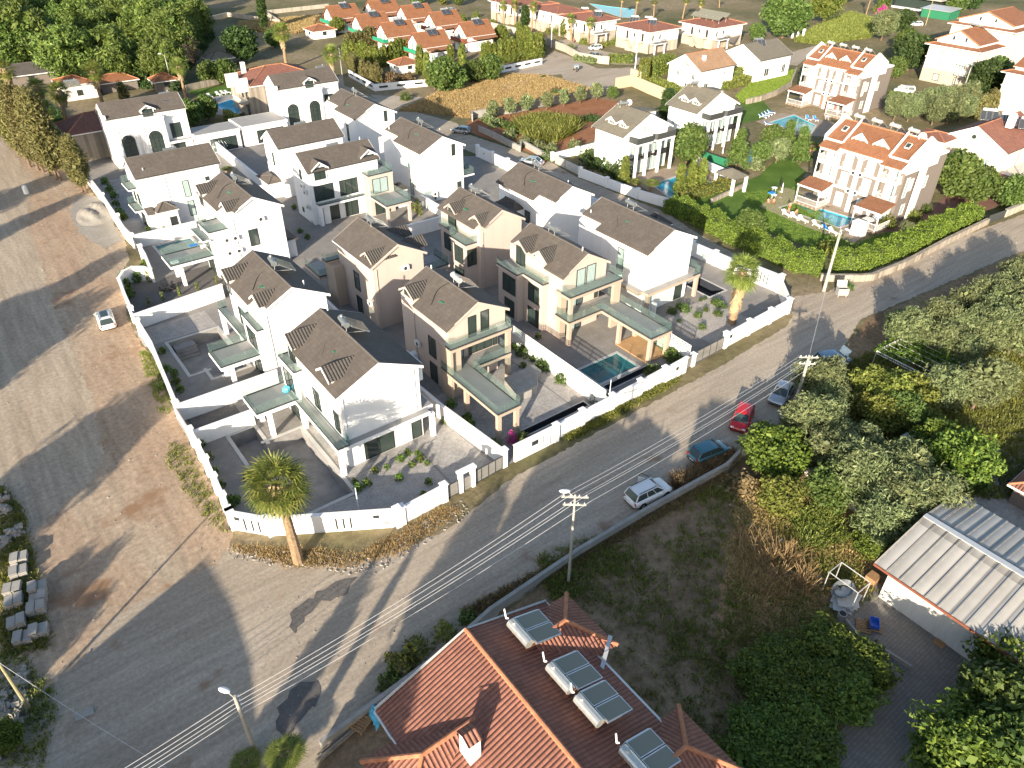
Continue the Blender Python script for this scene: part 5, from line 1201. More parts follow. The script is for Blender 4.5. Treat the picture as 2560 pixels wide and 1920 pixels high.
# ------------------------ houses beyond the estate
def wins(root,F,items,**k):
 for a0,a1,za,zb_ in items:window(root,F,a0,a1,za,zb_,k.get('n',2),k.get('frame','frame_white'),k.get('pane','window_curtain'),surround=k.get('surround'))
def apartments(label,x0,yc,striped):
 t=thing('apartment_villa',label,'apartment house',(x0+4,yc,0),'orange-roofed apartment villas with pools')
 y0_,y1__=yc-6.9,yc+6.9;x1=x0+8.2;ze,zr=8.2,9.9;wm='taupe_wall'
 m=MB();gable_wall(m,'y',x0,x1,y0_,y1__,0,ze-.02,zr);m.build('wall',wm,t)
 gable_roof(t,'y',x0,x1,y0_,y1__,ze,zr,.15,.0,mat='orange_tile',board='white_wall')
 m=MB();m.box(x1+.01,x0+11.8,y0_+.1,y1__-.1,0,7.4);m.build('rear_wing',wm,t);m=MB();m.box(x1+.01,x0+11.9,y0_,y1__,7.401,7.7);m.build('rear_roof','white_wall',t)
 for y in(y0_-.3,y1__+.02):
  m=MB()
  pr=[(x0-.3,0),(x1+.3,0),(x1+.3,ze+.3),((x0+x1)/2,zr+.75),(x0-.3,ze+.3)]if False else[(x0-.3,ze-1.6),(x1+.3,ze-1.6),(x1+.3,ze+.45),((x0+x1)/2,zr+.75),(x0-.3,ze+.45)]
  vs=[(p[0],y,p[1])for p in pr]+[(p[0],y+.28,p[1])for p in pr]
  m.add(vs,[tuple(range(5)),tuple(range(5,10))[::-1]]+[(i,5+i,5+(i+1)%5,(i+1)%5)for i in range(5)]);m.build('parapet','white_wall',t)
 m=MB();m.box(x0+3.4,x0+5.6,y0_-.38,y0_-.3,0,ze-1.6);m.box(x0-.32,x0-.01,y0_,y0_+3.2,ze-1.5,ze+.1);m.box(x0-.32,x0-.01,y1__-3.2,y1__,ze-1.5,ze+.1)
 m.build('corner_bands','white_wall',t)
 F=Face('x',x0,-1)
 m=MB();m.box(x0-.8,x0-.01,yc-3.7,yc+3.7,0,7.6);m.build('centre_front',wm,t);FC=Face('x',x0-.8,-1)
 m=MB();FC.box(m,yc-.35,yc+.35,0,7.4,-.01,.12);FC.box(m,yc+3.3,yc+3.75,0,7.4,-.01,.12);FC.box(m,yc-3.75,yc-3.3,0,7.4,-.01,.12);FC.box(m,yc-3.8,yc+3.8,7.401,7.75,-.01,.2)
 for z in(2.75,5.2):FC.box(m,yc-3.29,yc-.36,z,z+.22,-.01,.3);FC.box(m,yc+.36,yc+3.29,z,z+.22,-.01,.3)
 m.build('white_bands','white_wall',t)
 for a in(yc-1.85,yc+1.85):
  for z in(.3,3.0,5.45):
   o=window(t,FC,a-.68,a+.68,z+.05,z+1.9,2,'frame_white','window_curtain');railing(t,[(x0-1.08,a-.8),(x0-1.08,a+.8)],z,.7,'white','balconette')if z>1 else None
  arc=MB();n=12;vs=[(x0-.83,a+1.3*math.cos(PI*i/n),7.0+.45*math.sin(PI*i/n))for i in range(n+1)];arc.path(vs,.06,5);arc.build('arch_moulding','white_wall',t)
 for a in(-.6,.6):ac_unit(t,FC,yc+a,5.2);ac_unit(t,FC,yc+a,2.8)
 m=MB();m.slab([(x0-1.1,yc-3.9,7.8),(x0-1.1,yc+3.9,7.8),(x0+.6,yc+3.9,8.75),(x0+.6,yc-3.9,8.75)],.15);m.build('front_roof','orange_tile',t)
 for a in(yc-1.75,yc+1.75):
  dormer(t,'y',-1,a,x0+.9,2.1,7.9,9.0,9.7,2.4,mat='orange_tile',win=False,ov=.3);window(t,Face('x',x0+.9,-1),a-.8,a+.8,8.1,9.0,2,'frame_white','window_curtain','dormer_window')
 for a in(yc-3.95,yc+3.75):
  m=MB();m.slab([(x0-.3,a,8.4),(x0-.3,a+.2,8.4),(x0+3.4,a+.2,10.7),(x0+3.4,a,10.7)],.35);m.build('roof_upstand','white_wall',t)
 for a in(yc-5.2,yc+5.2):
  m=MB();m.obox((x0+1.7,a,9.45),(1,0,.62),.45,(0,1,0),.4,(-.62,0,1),.06);o=m.build('skylight','frame_white',t);m=MB();m.obox((x0+1.66,a,9.52),(1,0,.62),.36,(0,1,0),.31,(-.62,0,1),.02);m.build('pane','window_glass',o)
 for s in(-1,1):
  a=yc+s*5.3
  for z in(3.0,5.5):
   slab(t,[(x0-1.5,a-1.35),(x0-.01,a-1.35),(x0-.01,a+1.35),(x0-1.5,a+1.35)],z,.2,inner=False);railing(t,[(x0-.1,a-1.3),(x0-1.45,a-1.3),(x0-1.45,a+1.3),(x0-.1,a+1.3)],z,.85,'white')
   window(t,F,a-.9,a+.9,z+.1,z+2.0,2,'frame_white','window_curtain')
  window(t,F,a-1.0,a+1.0,.4,2.5,2,'frame_white','window_curtain')
  m=MB();m.slab([(x0-1.8,a-1.6,7.5),(x0-1.8,a+1.6,7.5),(x0+.0,a+1.6,8.2),(x0+.0,a-1.6,8.2)],.14);m.build('balcony_roof','orange_tile',t)
  for b_ in(-1.4,1.4):mm=MB();mm.box(x0-1.5,x0-1.36,a+b_-.07,a+b_+.07,3.0,7.4);mm.build('balcony_post','frame_white',t)
  px0=x0-5.4 if s<0 else x0-4.6
  m=MB();m.slab([(px0,a-2.3,2.7),(px0,a+2.0,2.7),(x0-.5,a+2.0,3.4)if False else(x0-1.55,a+2.0,3.3),(x0-1.55,a-2.3,3.3)],.14);m.build('porch_roof','orange_tile',t)
  m=MB();m.box(px0-.04,px0+.02,a-2.3,a+2.0,2.52,2.72);m.build('porch_fascia','white_wall',t)
  for b_ in(-2.1,1.8):mm=MB();mm.box(px0+.1,px0+.25,a+b_-.07,a+b_+.07,0,2.6);mm.build('porch_post','frame_white',t)
  railing(t,[(x0-1.6,a-2.2),(px0+.17,a-2.2),(px0+.17,a+1.9)],.35,.8,'white');m=MB();m.box(px0,x0-.85,a-2.3,a+2.0,.042,.34);m.build('porch_floor','paving_tan',t)
  m=MB();m.box(px0+1.2,px0+2.6,a-.8,a+.8,1.02,1.08);m.box(px0+1.8,px0+2.0,a-.1,a+.1,.36,1.02);m.build('porch_table','gate_dark' if s>0 else 'plastic_white',t)
 FS=Face('y',y0_,-1)
 wins(t,FS,[(x0+1.0,x0+1.9,3.3,5.9),(x0+2.3,x0+3.1,4.0,5.6),(x0+1.8,x0+2.8,.9,2.3),(x0+6.6,x0+7.5,3.6,5.2)],n=1)
 if striped:
  m=MB()
  for i in range(8):
   for(a0,a1)in((yc-3.7,yc-2.8),(yc-.9,yc-.37),(yc+.37,yc+.9),(yc+2.8,yc+6.4)):
    if a1<yc+3:FC.box(m,a0,a1,.15+i*.34,.32+i*.34,-.01,.13)
    else:F.box(m,yc+3.8,yc+4.15,.15+i*.34,.32+i*.34,-.01,.03)
  m.build('orange_stripes','terracotta_plain',t)
 t.scale=(1,1,1.2 if not striped else 1.15);return t
apartments('near orange-roofed apartment villa with twin arched bays beside the turquoise pool',110.9,57.0,False)
apartments('far orange-roofed apartment villa with orange-striped ground floor',159.5,94.2,True)
for lab,x0,yc,hw in(('near',110.9,57.0,11.9),('far',159.5,94.2,11.4)):
 for i,n_ in enumerate(('first','second','third','fourth')):
  heater('%s grey tank from the left along the %s apartment villa roof'%(n_,lab),(x0+4.6,yc+5.0-i*3.0,hw),(1,-.1),2.0,34,0,.9,group='solar water heaters on the apartment villas',tank='galv',npan=2)
dish('white satellite dish at the right end of the near apartment roof',(115.2,51.4,11.6),(-.8,-.6),.6)
def columned(label,x0,ya,mirror=False):
 t=thing('columned_villa',label,'house',(x0+5,ya+5,0),'white villas with tall columns and black glass balconies')
 L_,D_=10.7,7.4;x1,yb=x0+L_,ya+D_;ze,zr=7.3,9.9;yc=(ya+yb)/2
 m=MB();gable_wall(m,'y',x0,x1,ya,yb,0,ze,zr);m.build('wall','white_wall',t)
 gable_roof(t,'y',x0,x1,ya,yb,ze,zr,.7,.35,mat='olive_tile',board='white_wall')
 for c in(ya+1.9,ya+4.6):
  dormer(t,'y',-1,c,x0+1.1,1.9,7.4,8.6,9.2,2.4,mat='olive_tile',win=False);window(t,Face('x',x0+1.1,-1),c-.65,c+.65,7.95,8.6,3,'frame_white','window_glass','dormer_window')
 m=MB();m.box(x1-2.4,x1+.6,yb-3.4,yb-1.0,7.4,8.6);m.build('rear_loft','white_wall',t);m=MB();m.slab([(x1-3,yb-3.7,9.3),(x1+.9,yb-3.7,8.7),(x1+.9,yb-.7,8.7),(x1-3,yb-.7,9.3)],.12);m.build('rear_loft_roof','olive_tile',t)
 F=Face('y',ya,-1);wins(t,F,[(x0+3.9,x0+5.0,6.4,8.3),(x0+5.5,x0+6.5,6.4,8.3)],n=2,pane='window_curtain')
 poly=[(x0+1.0,ya-.01),(x0+1.0,ya-2.0),(x0+4.9,ya-2.0),(x0+5.4,ya-1.3),(x0+5.9,ya-2.0),(x1-.3,ya-2.0),(x1-.3,ya-.01)]
 slab(t,poly,5.9,.3,inner=True);g=MB()
 pts=[Vector((p[0],p[1],0))for p in poly]
 for a,b_ in zip(pts,pts[1:]):
  d=b_-a
  if d.length>.05:g.obox((a+b_)/2+UP*6.45,d,d.length/2,Vector((-d.y,d.x,0)),.03,UP,.5)
 g.build('dark_glass_railing','gate_dark',t)
 for cx in(1.3,3.7,6.9,10.1)if not mirror else(1.3,3.6,6.6,10.1):columns(t,[(x0+cx,ya-1.75)],0,5.6,.4)
 for i,cx in enumerate((2.2,4.6,7.4,9.4)):
  window(t,F,x0+cx-.85,x0+cx+.85,3.15,5.3,2,'frame_white','window_curtain');window(t,F,x0+cx-.85,x0+cx+.85,.1,2.4,2,'frame_white','window_curtain')
  b_=MB();b_.box(x0+cx-.9,x0+cx+.9,ya-1.1,ya-1.04,2.95,3.8);b_.box(x0+cx-.9,x0+cx+.9,ya-1.1,ya-.01,2.8,2.94);b_.build('juliet_balcony','black',t)
 FL=Face('x',x0,-1);wins(t,FL,[(ya+1.6,ya+2.4,3.4,5.0),(ya+5.4,ya+6.2,3.4,5.0),(ya+1.6,ya+2.4,.9,2.2)],n=1)
 return t
columned('nearer white columned villa with twin dormers beside the blue pool',91.8,89.3)
columned('farther white columned villa with black balconies beside the tall conifer',112.9,91.6,True)
heater('dark tank heater on the ridge of the nearer columned villa',(96.6,95.2,9.9),(.5,1),2.0,30,0,.7,group='solar heaters on the columned villas',tank='tank_grey');heater('dark tank heater on the ridge of the farther columned villa',(117.8,97.4,9.9),(.5,1),2.0,30,0,.7,group='solar heaters on the columned villas')
dish('white dish behind the ridge of the nearer columned villa',(98.2,95.4,9.7),(-.6,-.8),.5)
t=thing('water_tank','white plastic roof tank behind the farther columned villa ridge','water tank',(118.6,96.6,9.8));m=MB();m.tube((118.6,96.6,9.8),(118.6,96.6,11.0),.55,n=14);m.build('tank','plastic_white',t);m=MB();m.box(118,119.2,96,97.2,9.6,9.8);m.build('base','white_wall',t)
def plain_house(name,label,x0,x1,ya,yb,ze,zr,ori,roofm,wl,wf=(),wallm='white_wall',ov=.5,grp=None,chim=None,board='white_wall'):
 t=thing(name,label,'house',((x0+x1)/2,(ya+yb)/2,0),grp);m=MB();half=((x1-x0)if ori=='y' else(yb-ya))/2
 gable_wall(m,ori,x0,x1,ya,yb,0,ze,zr);m.build('wall',wallm,t);gable_roof(t,ori,x0,x1,ya,yb,ze,zr,ov,.3,mat=roofm,board=board)
 wins(t,Face('x',x0,-1),wl,frame='frame_white',pane='window_glass');wins(t,Face('y',ya,-1),wf,frame='frame_white',pane='window_glass')
 if chim:m=MB();m.box(chim[0]-.35,chim[0]+.35,chim[1]-.35,chim[1]+.35,chim[2],chim[2]+1.6);m.build('chimney','white_wall',t)
 return t
t=plain_house('white_house','white house with a sun-bleached tan roof and two arched loft windows',143.8,156.2,118.2,127.6,5.6,8.2,'x','tan_tile',[(119.4,120.3,3.2,4.5),(124.2,125.0,3.4,4.5),(121,122.2,.8,2.2)],[(146,147.4,.8,2.4),(152.4,153.2,3.6,4.4),(154.2,154.8,3.4,4.2),(152.6,153.6,.9,2.0)],chim=(147.6,120.6,6.4))
dormer(t,'y',-1,122.9,143.7,2.6,4.9,6.0,6.9,2.4,mat='tan_tile',win=False)
t=plain_house('white_house','white house with a grey-olive roof and tilted solar panels above the lawn bank',164.8,177.6,117.6,128.4,5.4,8.0,'x','olive_tile',[(119.4,120.0,4.6,5.4),(123.6,124.2,4.6,5.4)],[(167.6,169.4,1.2,3.0),(174.6,176,1.2,3.2)])
heater('silver rack of three panels on the grey-olive roof',(171,123.4,7.7),(-.6,-1),3.0,38,0,.9,npan=3,tank='tank_grey',group='solar heaters at the upper right')
def cream_villa(label,x0,x1,ya,yb,h,roof='orange_tile',ori='y',stone=True,base=True):
 t=thing('cream_villa',label,'house',((x0+x1)/2,(ya+yb)/2,0),'cream villas at the right edge');m=MB();m.box(x0,x1,ya,yb,3.2 if stone else 0,h);m.build('wall','cream_wall',t)
 if stone:m=MB();m.box(x0-.05,x1+.05,ya-.05,yb+.05,0,3.199);m.build('stone_base','stone_pale',t)
 m=MB();m.box(x0-.2,x1+.2,ya-.2,yb+.2,h*.64,h*.64+.2);m.build('string_course','white_wall',t)
 hip_roof(t,x0,x1,ya,yb,h,h+1.5,.9,roof,name='skirt_roof')
 m=MB();i=1.0;gable_wall(m,ori,x0+i,x1-i,ya+i,yb-i,h+.2,h+1.2,h+3.6);m.build('loft','white_wall',t);gable_roof(t,ori,x0+i,x1-i,ya+i,yb-i,h+1.2,h+3.6,.5,.3,mat=roof,board='terracotta_plain')
 for z in(.7,3.9,h*.66+.6):
  for F,a,b_ in((Face('x',x0,-1),ya,yb),(Face('y',ya,-1),x0,x1)):
   L_=b_-a
   for k in(.25,.68):window(t,F,a+L_*k-.6,a+L_*k+.6,z,z+1.3,2,'frame_white','window_curtain',surround='white_wall')if z+1.3<h else None
 for k in(.35,.6):F=Face('x' if ori=='x' else 'y',(x0 if ori=='x' else ya)+1.0,-1);a=(ya if ori=='x' else x0);L_=(yb-ya)if ori=='x' else(x1-x0);window(t,F,a+L_*k-.35,a+L_*k+.35,h+1.3,h+2.3,1,'frame_white','window_glass','loft_window')
 for z in(3.2,h*.64+.01):slab(t,[(x0-1.4,ya-.2),(x0-.21,ya-.2),(x0-.21,ya+3.4),(x0-1.4,ya+3.4)],z,.2);railing(t,[(x0-.3,ya-.15),(x0-1.35,ya-.15),(x0-1.35,ya+3.35)],z,.9,'white')
 return t
cream_villa('cream villa with stone lower floor and red gabled loft, behind the white van',202,213,83.5,95.5,8.6,ori='x')
cream_villa('large cream villa with stepped red roofs at the top right corner',229,244,88,104,9.4,ori='x',stone=False)
cream_villa('cream villa cut by the right edge under the corner villa',190,204,60.5,71.5,8.0,ori='y',stone=False)
heater('rusty rack of tanks and panels on the stone-floored cream villa',(210,90,11.6),(1,-.3),4.0,30,0,1.2,npan=3,group='solar heaters at the upper right',tank='tank_white')
t=thing('white_house','big white villa with red roofs, round window and solar tanks at right edge','house',(140,52,0));m=MB()
gable_wall(m,'x',137.5,152,47.5,58.2,0,6.8,9.6);m.box(133.6,137.49,56,61.2,0,7.0);m.build('wall','cream_wall',t);gable_roof(t,'x',137.5,152,47.5,58.2,6.8,9.6,.5,.4,mat='red_tile',board='white_wall');hip_roof(t,133.6,138.2,56,61.2,7.0,7.8,.5,'red_tile',name='side_roof')
wins(t,Face('x',137.5,-1),[(49.4,50.6,3.6,5),(54.6,55.4,.9,2.4)]);wins(t,Face('x',133.6,-1),[(57.4,58.6,4.4,5.8)]);m=MB();m.tube((137.46,53.0,7.9),(137.40,53.0,7.9),.35,n=16);m.build('round_window','window_glass',t)
m=MB();m.slab([(134.6,47.6,2.7),(134.6,50.8,2.7),(137.4,50.8,3.5),(137.4,47.6,3.5)],.14);m.slab([(133,44.6,2.7),(133,47.2,2.7),(137,47.2,3.5),(137,44.6,3.5)],.14);m.build('porch_roof','red_tile',t);m=MB();m.box(137,147,44,47.48,0,3.2);m.build('low_wing','cream_wall',t)
m=MB();m.box(143,144,50,51,9,11);m.build('chimney','white_wall',t)
for i,n_ in enumerate(('nearest','middle','farthest')):heater('%s rack of slanting panels on the big white right-edge villa'%n_,(146.5,55.5-i*3.2,9.2),(-.9,-.5),2.8,38,0,1.1,npan=3,tank='galv',group='panel racks on the right-edge villa')
def cottage(label,x,y,green,first=[None]):
 t=thing('orange_cottage',label,'house',(x,y,0),'orange-roofed cottages in two rows');L_,W__=9.0,6.6;x1,yb=x+L_,y+W__
 m=MB();gable_wall(m,'x',x,x1,y,yb,0,4.4,7.2);m.build('wall','white_wall',t)
 o=gable_roof(t,'x',x,x1,y,yb,4.4,7.2,.5,.5,mat='orange_far_tile',board='red_brown_wood');m=MB();m.slab([(x+1.2,y-1.7,3.5),(x1+.4,y-1.7,3.5),(x1+.4,y-.02,4.2),(x+1.2,y-.02,4.2)],.12);m.build('lower_roof','orange_far_tile',t)
 m=MB();F=Face('x',x,-1);FS=Face('y',y,-1);F.box(m,y,yb,2.55,2.85,-.01,.06);FS.box(m,x,x1,2.55,2.85,-.01,.06);F.box(m,y-.02,y+.25,0,4.3,-.01,.07);F.box(m,yb-.25,yb,0,4.3,-.01,.07);FS.box(m,x1-.3,x1,0,4.3,-.01,.07);m.build('timber_frame','red_brown_wood',t)
 m=MB();m.box(x-1.5,x-.01,y,yb,2.5,2.75);m.build('balcony','red_brown_wood',t)
 m=MB();m.box(x-1.5,x-1.44,y+.1,yb-.1,2.75,3.7);m.box(x-1.5,x-.01,y,y+.05,2.75,3.7);m.build('balcony_screen','green_net' if green else 'red_brown_wood',t)
 window(t,F,y+1.6,y+2.8,2.9,5.0,1,'frame_white','window_curtain');window(t,F,y+3.6,y+4.8,2.9,5.0,1,'frame_white','window_curtain');window(t,F,y+2,y+4.4,.1,2.2,2,'frame_white','window_curtain')
 ac_unit(t,FS,x+7.0,1.8);window(t,FS,x+3,x+4.4,.8,2.2,2,'frame_white','window_curtain')
 heater('dark twin panels on the '+label.replace('orange-roofed cottage','orange cottage').split(',')[0].split(' beside')[0],(x+5.2,y+W__/2+.2,7.2),(-.05,-1),3.0,32,0,.6,npan=2,tank='tank_white',group='panels on the orange cottages')
CT=[(107.5,182,1,'nearest orange-roofed cottage above the big shrub'),(107.5,199.4,1,'second orange-roofed cottage of the front row'),(107.8,215,1,'third orange-roofed cottage of the front row'),(107.5,233.5,1,'last orange-roofed cottage of the front row'),(126.0,187.4,0,'right-hand orange-roofed cottage beside the parked pale car'),(127.5,206,0,'orange-roofed cottage second in the rear row'),(126.5,221,0,'orange-roofed cottage third in the rear row'),(122.5,235,0,'orange-roofed cottage last in the rear row, cut by the top edge')]
for c in CT:cottage(c[3],c[0],c[1],c[2])
def rowhouse(label,x0,x1,ya,yb,balcony=True):
 t=thing('row_house',label,'house',((x0+x1)/2,(ya+yb)/2,0),'cream row houses with outside stairs');m=MB();m.box(x0,x1,ya,yb,2.8,5.8);m.build('wall','white_wall',t)
 m=MB();m.box(x0-.03,x1+.03,ya-.03,yb+.03,0,2.799);m.build('stone_base','stone_pale',t);hip_roof(t,x0,x1,ya,yb,5.8,7.6,.8,'red_tile')
 F=Face('y',ya,-1);FL=Face('x',x0,-1);L_=yb-ya
 window(t,FL,ya+L_*.15,ya+L_*.15+.9,2.9,5.0,1,'wood','dark_trim','door');window(t,FL,ya+L_*.62,ya+L_*.62+.9,2.9,5.0,1,'wood','dark_trim','door');window(t,FL,ya+L_*.4,ya+L_*.4+.8,3.6,4.8,1,'frame_white','window_glass')
 window(t,FL,ya+L_*.3,ya+L_*.3+.9,.1,2.1,1,'wood','dark_trim','door');window(t,F,x0+1.2,x0+2,3.4,4.8,1,'frame_white','window_glass');window(t,F,x0+4,x0+4.8,3.4,4.8,1,'frame_white','window_glass')
 for k,s in((.15,1),(.62,-1)):
  a=ya+L_*k;m=MB();m.box(x0-1.3,x0-.04,a-.2,a+1.1,2.6,2.8);n=9
  for i in range(n):m.box(x0-1.3,x0-.2,a+(1.1+i*.3 if s>0 else-.5-i*.3),a+(1.4+i*.3 if s>0 else-.2-i*.3),0,2.6-2.6*(i+.5)/n)
  m.build('outside_stair','stone_pale',t);railing(t,[(x0-1.28,a-.15),(x0-1.28,a+1.05)],2.8,.8,'white')
 if balcony:slab(t,[(x0+.5,ya-2.2),(x0+5,ya-2.2),(x0+5,ya-.05),(x0+.5,ya-.05)],2.8,.2);railing(t,[(x0+.55,ya-.2),(x0+.55,ya-2.15),(x0+4.95,ya-2.15),(x0+4.95,ya-.2)],2.8,.85,'dark');columns(t,[(x0+.8,ya-1.9),(x0+4.7,ya-1.9)],0,2.59,.3)
 return t
rowhouse('cream row house with twin stairs just right of the parked white hatchback',166.5,178.5,156.5,169.5)
rowhouse('cream row house with a lifebuoy-like ring and palms in front of its stairs',162.6,173,176.6,191)
rowhouse('cream row house half hidden by palms, left of the lifebuoy house',164.0,174,193.6,209,False)
rowhouse('cream row house with zigzag stairs at the top edge',162,172,212,226,False)
rowhouse('white house with dark awning and ranks of solar panels, top right of centre',186,199,150,162)
for i,(x,y,d)in enumerate(((172,161,'left'),(173.5,164,'middle'),(171,167,'right'))):heater('%s slanted panel pair on the roof of the twin-stair row house'%d,(x,y,7.2),(-.8,-.6),2.6,34,0,.7,npan=3,tank='galv',group='panels on the cream row houses')
for i,(x,y,d)in enumerate(((168.5,180,'nearer'),(168.5,186,'farther'))):heater('%s panel pair on the lifebuoy row house roof'%d,(x,y,7.2),(-.8,-.6),2.6,34,0,.7,npan=3,tank='galv',group='panels on the cream row houses')
t=thing('solar_array','two long ranks of pale solar panels above the white awning house','solar panels',(192,156,7))
for r_ in range(2):
 m=MB()
 for i in range(8):m.obox((189+r_*3,151+i*1.35,7.9+r_*.5),(0,1,0),.62,(1,0,.55),1.0,(-.55,0,1),.04)
 m.build('panel_rank','solar_glass_pale',t)
m=MB()
for i in range(5):m.tube((189,151+i*2.4,6.4),(189,151+i*2.4,8),.05,n=5);m.tube((192,151+i*2.4,6.6),(192,151+i*2.4,8.4),.05,n=5)
m.build('rack','galv',t)
m=MB();m.slab([P(1545,62,2.6),P(1600,75,2.6),P(1585,92,2.2),P(1530,78,2.2)],.1);solo(m,'awning','taupe_wall','grey awning roof below the balcony of the white house at top','awning')
t=thing('glass_pavilion','dark glass-walled pavilion with a flat roof at the upper right','building',(230,140,0));c=zd(1370,60,0);m=MB();m.box(c.x-6,c.x+10,c.y-10,c.y+6,0,4);m.build('wall','window_glass',t);m=MB();m.box(c.x-8,c.x+12,c.y-12,c.y+8,4,4.5);m.build('roof','concrete',t)
m=MB();m.box(c.x-7,c.x+10.5,c.y-11,c.y+6.5,0,.5);m.build('plinth','white_wall',t)
c=zd(1500,130,0);t=thing('shed','green and grey sheet-roofed shed beside the dark glass pavilion','shed',c);m=MB();m.box(c.x-4,c.x+3,c.y-7,c.y+3,0,2.6);m.build('wall','green_fabric',t);m=MB();m.slab([(c.x-4.4,c.y-7.4,2.7),(c.x+3.4,c.y-7.4,3.3),(c.x+3.4,c.y+3.4,3.3),(c.x-4.4,c.y+3.4,2.7)],.1);m.build('roof','galv',t)
def hut(label,c,w_,d_,h,roof,wallm='taupe_wall',hr=1.3):
 h*=.8
 t=thing('small_house',label,'house',c,'small houses under the pines');m=MB();m.box(c.x-w_/2,c.x+w_/2,c.y-d_/2,c.y+d_/2,0,h);m.build('wall',wallm,t);hip_roof(t,c.x-w_/2,c.x+w_/2,c.y-d_/2,c.y+d_/2,h,h+hr,.5,roof);window(t,Face('y',c.y-d_/2,-1),c.x-.6,c.x+.6,.9,2.1,2);window(t,Face('x',c.x-w_/2,-1),c.y-.6,c.y+.6,.9,2.1,2)
 return t
hut('small white house with an orange roof and a broad collector panel',q3(1090,1330),7,7,4.2,'orange_tile','old_white_wall');hut('orange hipped roof between the two fan palms',q3(1640,1230),8,5,2.8,'orange_tile');hut('little orange roof beside the white street pole',z0(1310,700),5,4,2.8,'orange_tile')
hut('long brown-roofed barn in the shade of the pines',q3(420,1120),17,10,3.2,'slate_tile',hr=1.6)
hut('pale hut behind the dense round tree at the upper left',z0(1740,520),6,5,2.8,'olive_tile')
hut('small red-roofed outbuilding with white gable beside the cottages',q2(1290,980),6,5,2.6,'orange_tile','white_wall');hut('white garage with orange roof at the left end of the cottages',zb(640,290),7,6,2.8,'orange_tile','white_wall')
heater('broad flat collector panel on the small white house under the pines',q3(980,1150,4.6),(-.1,-1),3.4,20,0,.5,npan=3,pale=True,group='panels under the pines')
# ------------------------ street walls and banks around the cottages
def slotwall(label,pts,h=1.5,**k):
 sl=[]
 for a,b_ in zip(pts,pts[1:]):
  d=(b_-a);L_=d.length;d.normalize();n=int(L_/3.4)
  for i in range(n):c=a+d*L_*(i+.5)/max(1,n);sl.append((c.x,c.y,2.1,d.x,d.y,.85,.45))
 return wall('garden_wall',label,[(p.x,p.y)for p in pts],h,slots=sl,group='white walls with long dark slots',**k)
slotwall('white slotted wall turning the corner below the dark conifers',[zb(865,605),zb(1065,720),zb(1480,680)])
slotwall('white slotted wall below the bright conifers near the lane bend',[q1(10,1090),q1(430,1000),q1(960,890)])
wall('retaining_wall','pale wall stepping up the lane in front of the row houses',[q1(270,400),q1(700,500),q1(1080,640),q1(1290,720),q1(1480,830),q1(1700,870),q1(1890,890)],1.9,mat='stone_pale',cope='concrete')
wall('retaining_wall','pale concrete wall behind the row of young olive trees',[zc(-60,960),q1(0,1640),q1(240,1600),q1(600,1560),q1(1000,1460),q1(1300,1420),q1(1700,1330),zc(1030,750)],1.5,mat='concrete',cope='concrete')
wall('boundary_wall','low grey wall between the lane and the olive plot',[zb(1890,1040),zb(2000,1090),zb(2212,1200),zc(330,1150),zc(540,1270)],1.1,mat='concrete',cope='concrete')
wall('boundary_wall','white wall with two rails and pillars left of the nearer columned villa',[zc(570,1270),zc(770,1220),zc(960,1170)],1.3,pillars=[zc(570,1270),zc(770,1225)])
wall('boundary_wall','long white wall between the lane and the nearer columned villa',[zc(790,1400),zc(1000,1480),zc(1240,1570),zc(1500,1650)],1.5,pillars=[zc(790,1400),zc(1000,1480),zc(1240,1570),zc(1500,1655)])
t=wall('panel_fence','tall beige panel fence curving behind the nearer columned villa',[q1(1985,1230),zc(1200,680),zc(1330,740),zc(1450,790),zc(1590,850)],2.6,mat='beige_panel',cope=None)
wall('panel_fence','small beige fence panel beside the yellow conifer column',[zc(1190,615),zc(1265,640)],2.2,mat='beige_panel',cope=None)
wall('boundary_wall','white railed wall below the green screen of the farther columned villa',[zc(1690,1290),zc(1790,1340),zc(1930,1400)],1.4)
wall('green_screen','dark green screen beside the round tree',[zc(1700,1240),zc(1830,1290),zc(1950,1330)],1.6,mat='green_fabric',cope=None,cat='screen')
t=thing('double_gate','grey double gate panels at the drive of the nearer columned villa','gate',zc(600,1290));a,b_,c=zc(590,1290),zc(670,1330),zc(790,1390);m=MB()
for p,q in((a,b_),(b_,c)):d=q-p;m.obox((p+q)/2+UP*.8,d,d.length/2-.1,Vector((-d.y,d.x,0)),.03,UP,.75)
m.build('leaf','galv',t)
HW=[q6(960,1330),q6(1120,1340),q6(1480,1340),z8(1000,790),z8(1250,690),z8(1600,500),z8(1910,350)]
wall('stone_wall','pale rubble stone wall under the long hedge along the right road',[(p.x,p.y)for p in HW],.95,.5,mat='stone_wall',cope=None,cat='stone wall')
wall('stone_wall','stone-faced wall with a gate opening at the far right of the road',[z8(2060,290),z8(2212,225),z8(2400,150)],1.2,.4,mat='stone_pale',cope='concrete',cat='stone wall')
gate('driveway_gate','dark railed gate beside the hedge end on the right road',z8(1920,345).xy,z8(2050,300).xy,1.3,3,'gate_dark')
wall('stone_wall','curving stone retaining wall between the two lawns',[r5(700,-0),r5(430,900),r5(250,990),r5(0,1060)]if 0 else[q5(1380,1000),q5(1300,1200),q5(1100,1320),q5(880,1400),q5(700,1440)],1.2,.4,mat='stone_wall',cope=None,cat='stone wall')
wall('stone_wall','stone edging between the pool villa hedge and the lawn',[zc(1830,1600),zc(1960,1540),zc(2100,1470),z8(0,60)],.7,.4,mat='stone_wall',cope=None,cat='stone wall')
wall('stone_wall','stone wall at the edge of the field behind the pines',[z0(1480,210),z0(1800,130),z0(2212,190),zb(200,115),zb(700,60)],1.3,.4,mat='stone_pale',cope=None,cat='stone wall')
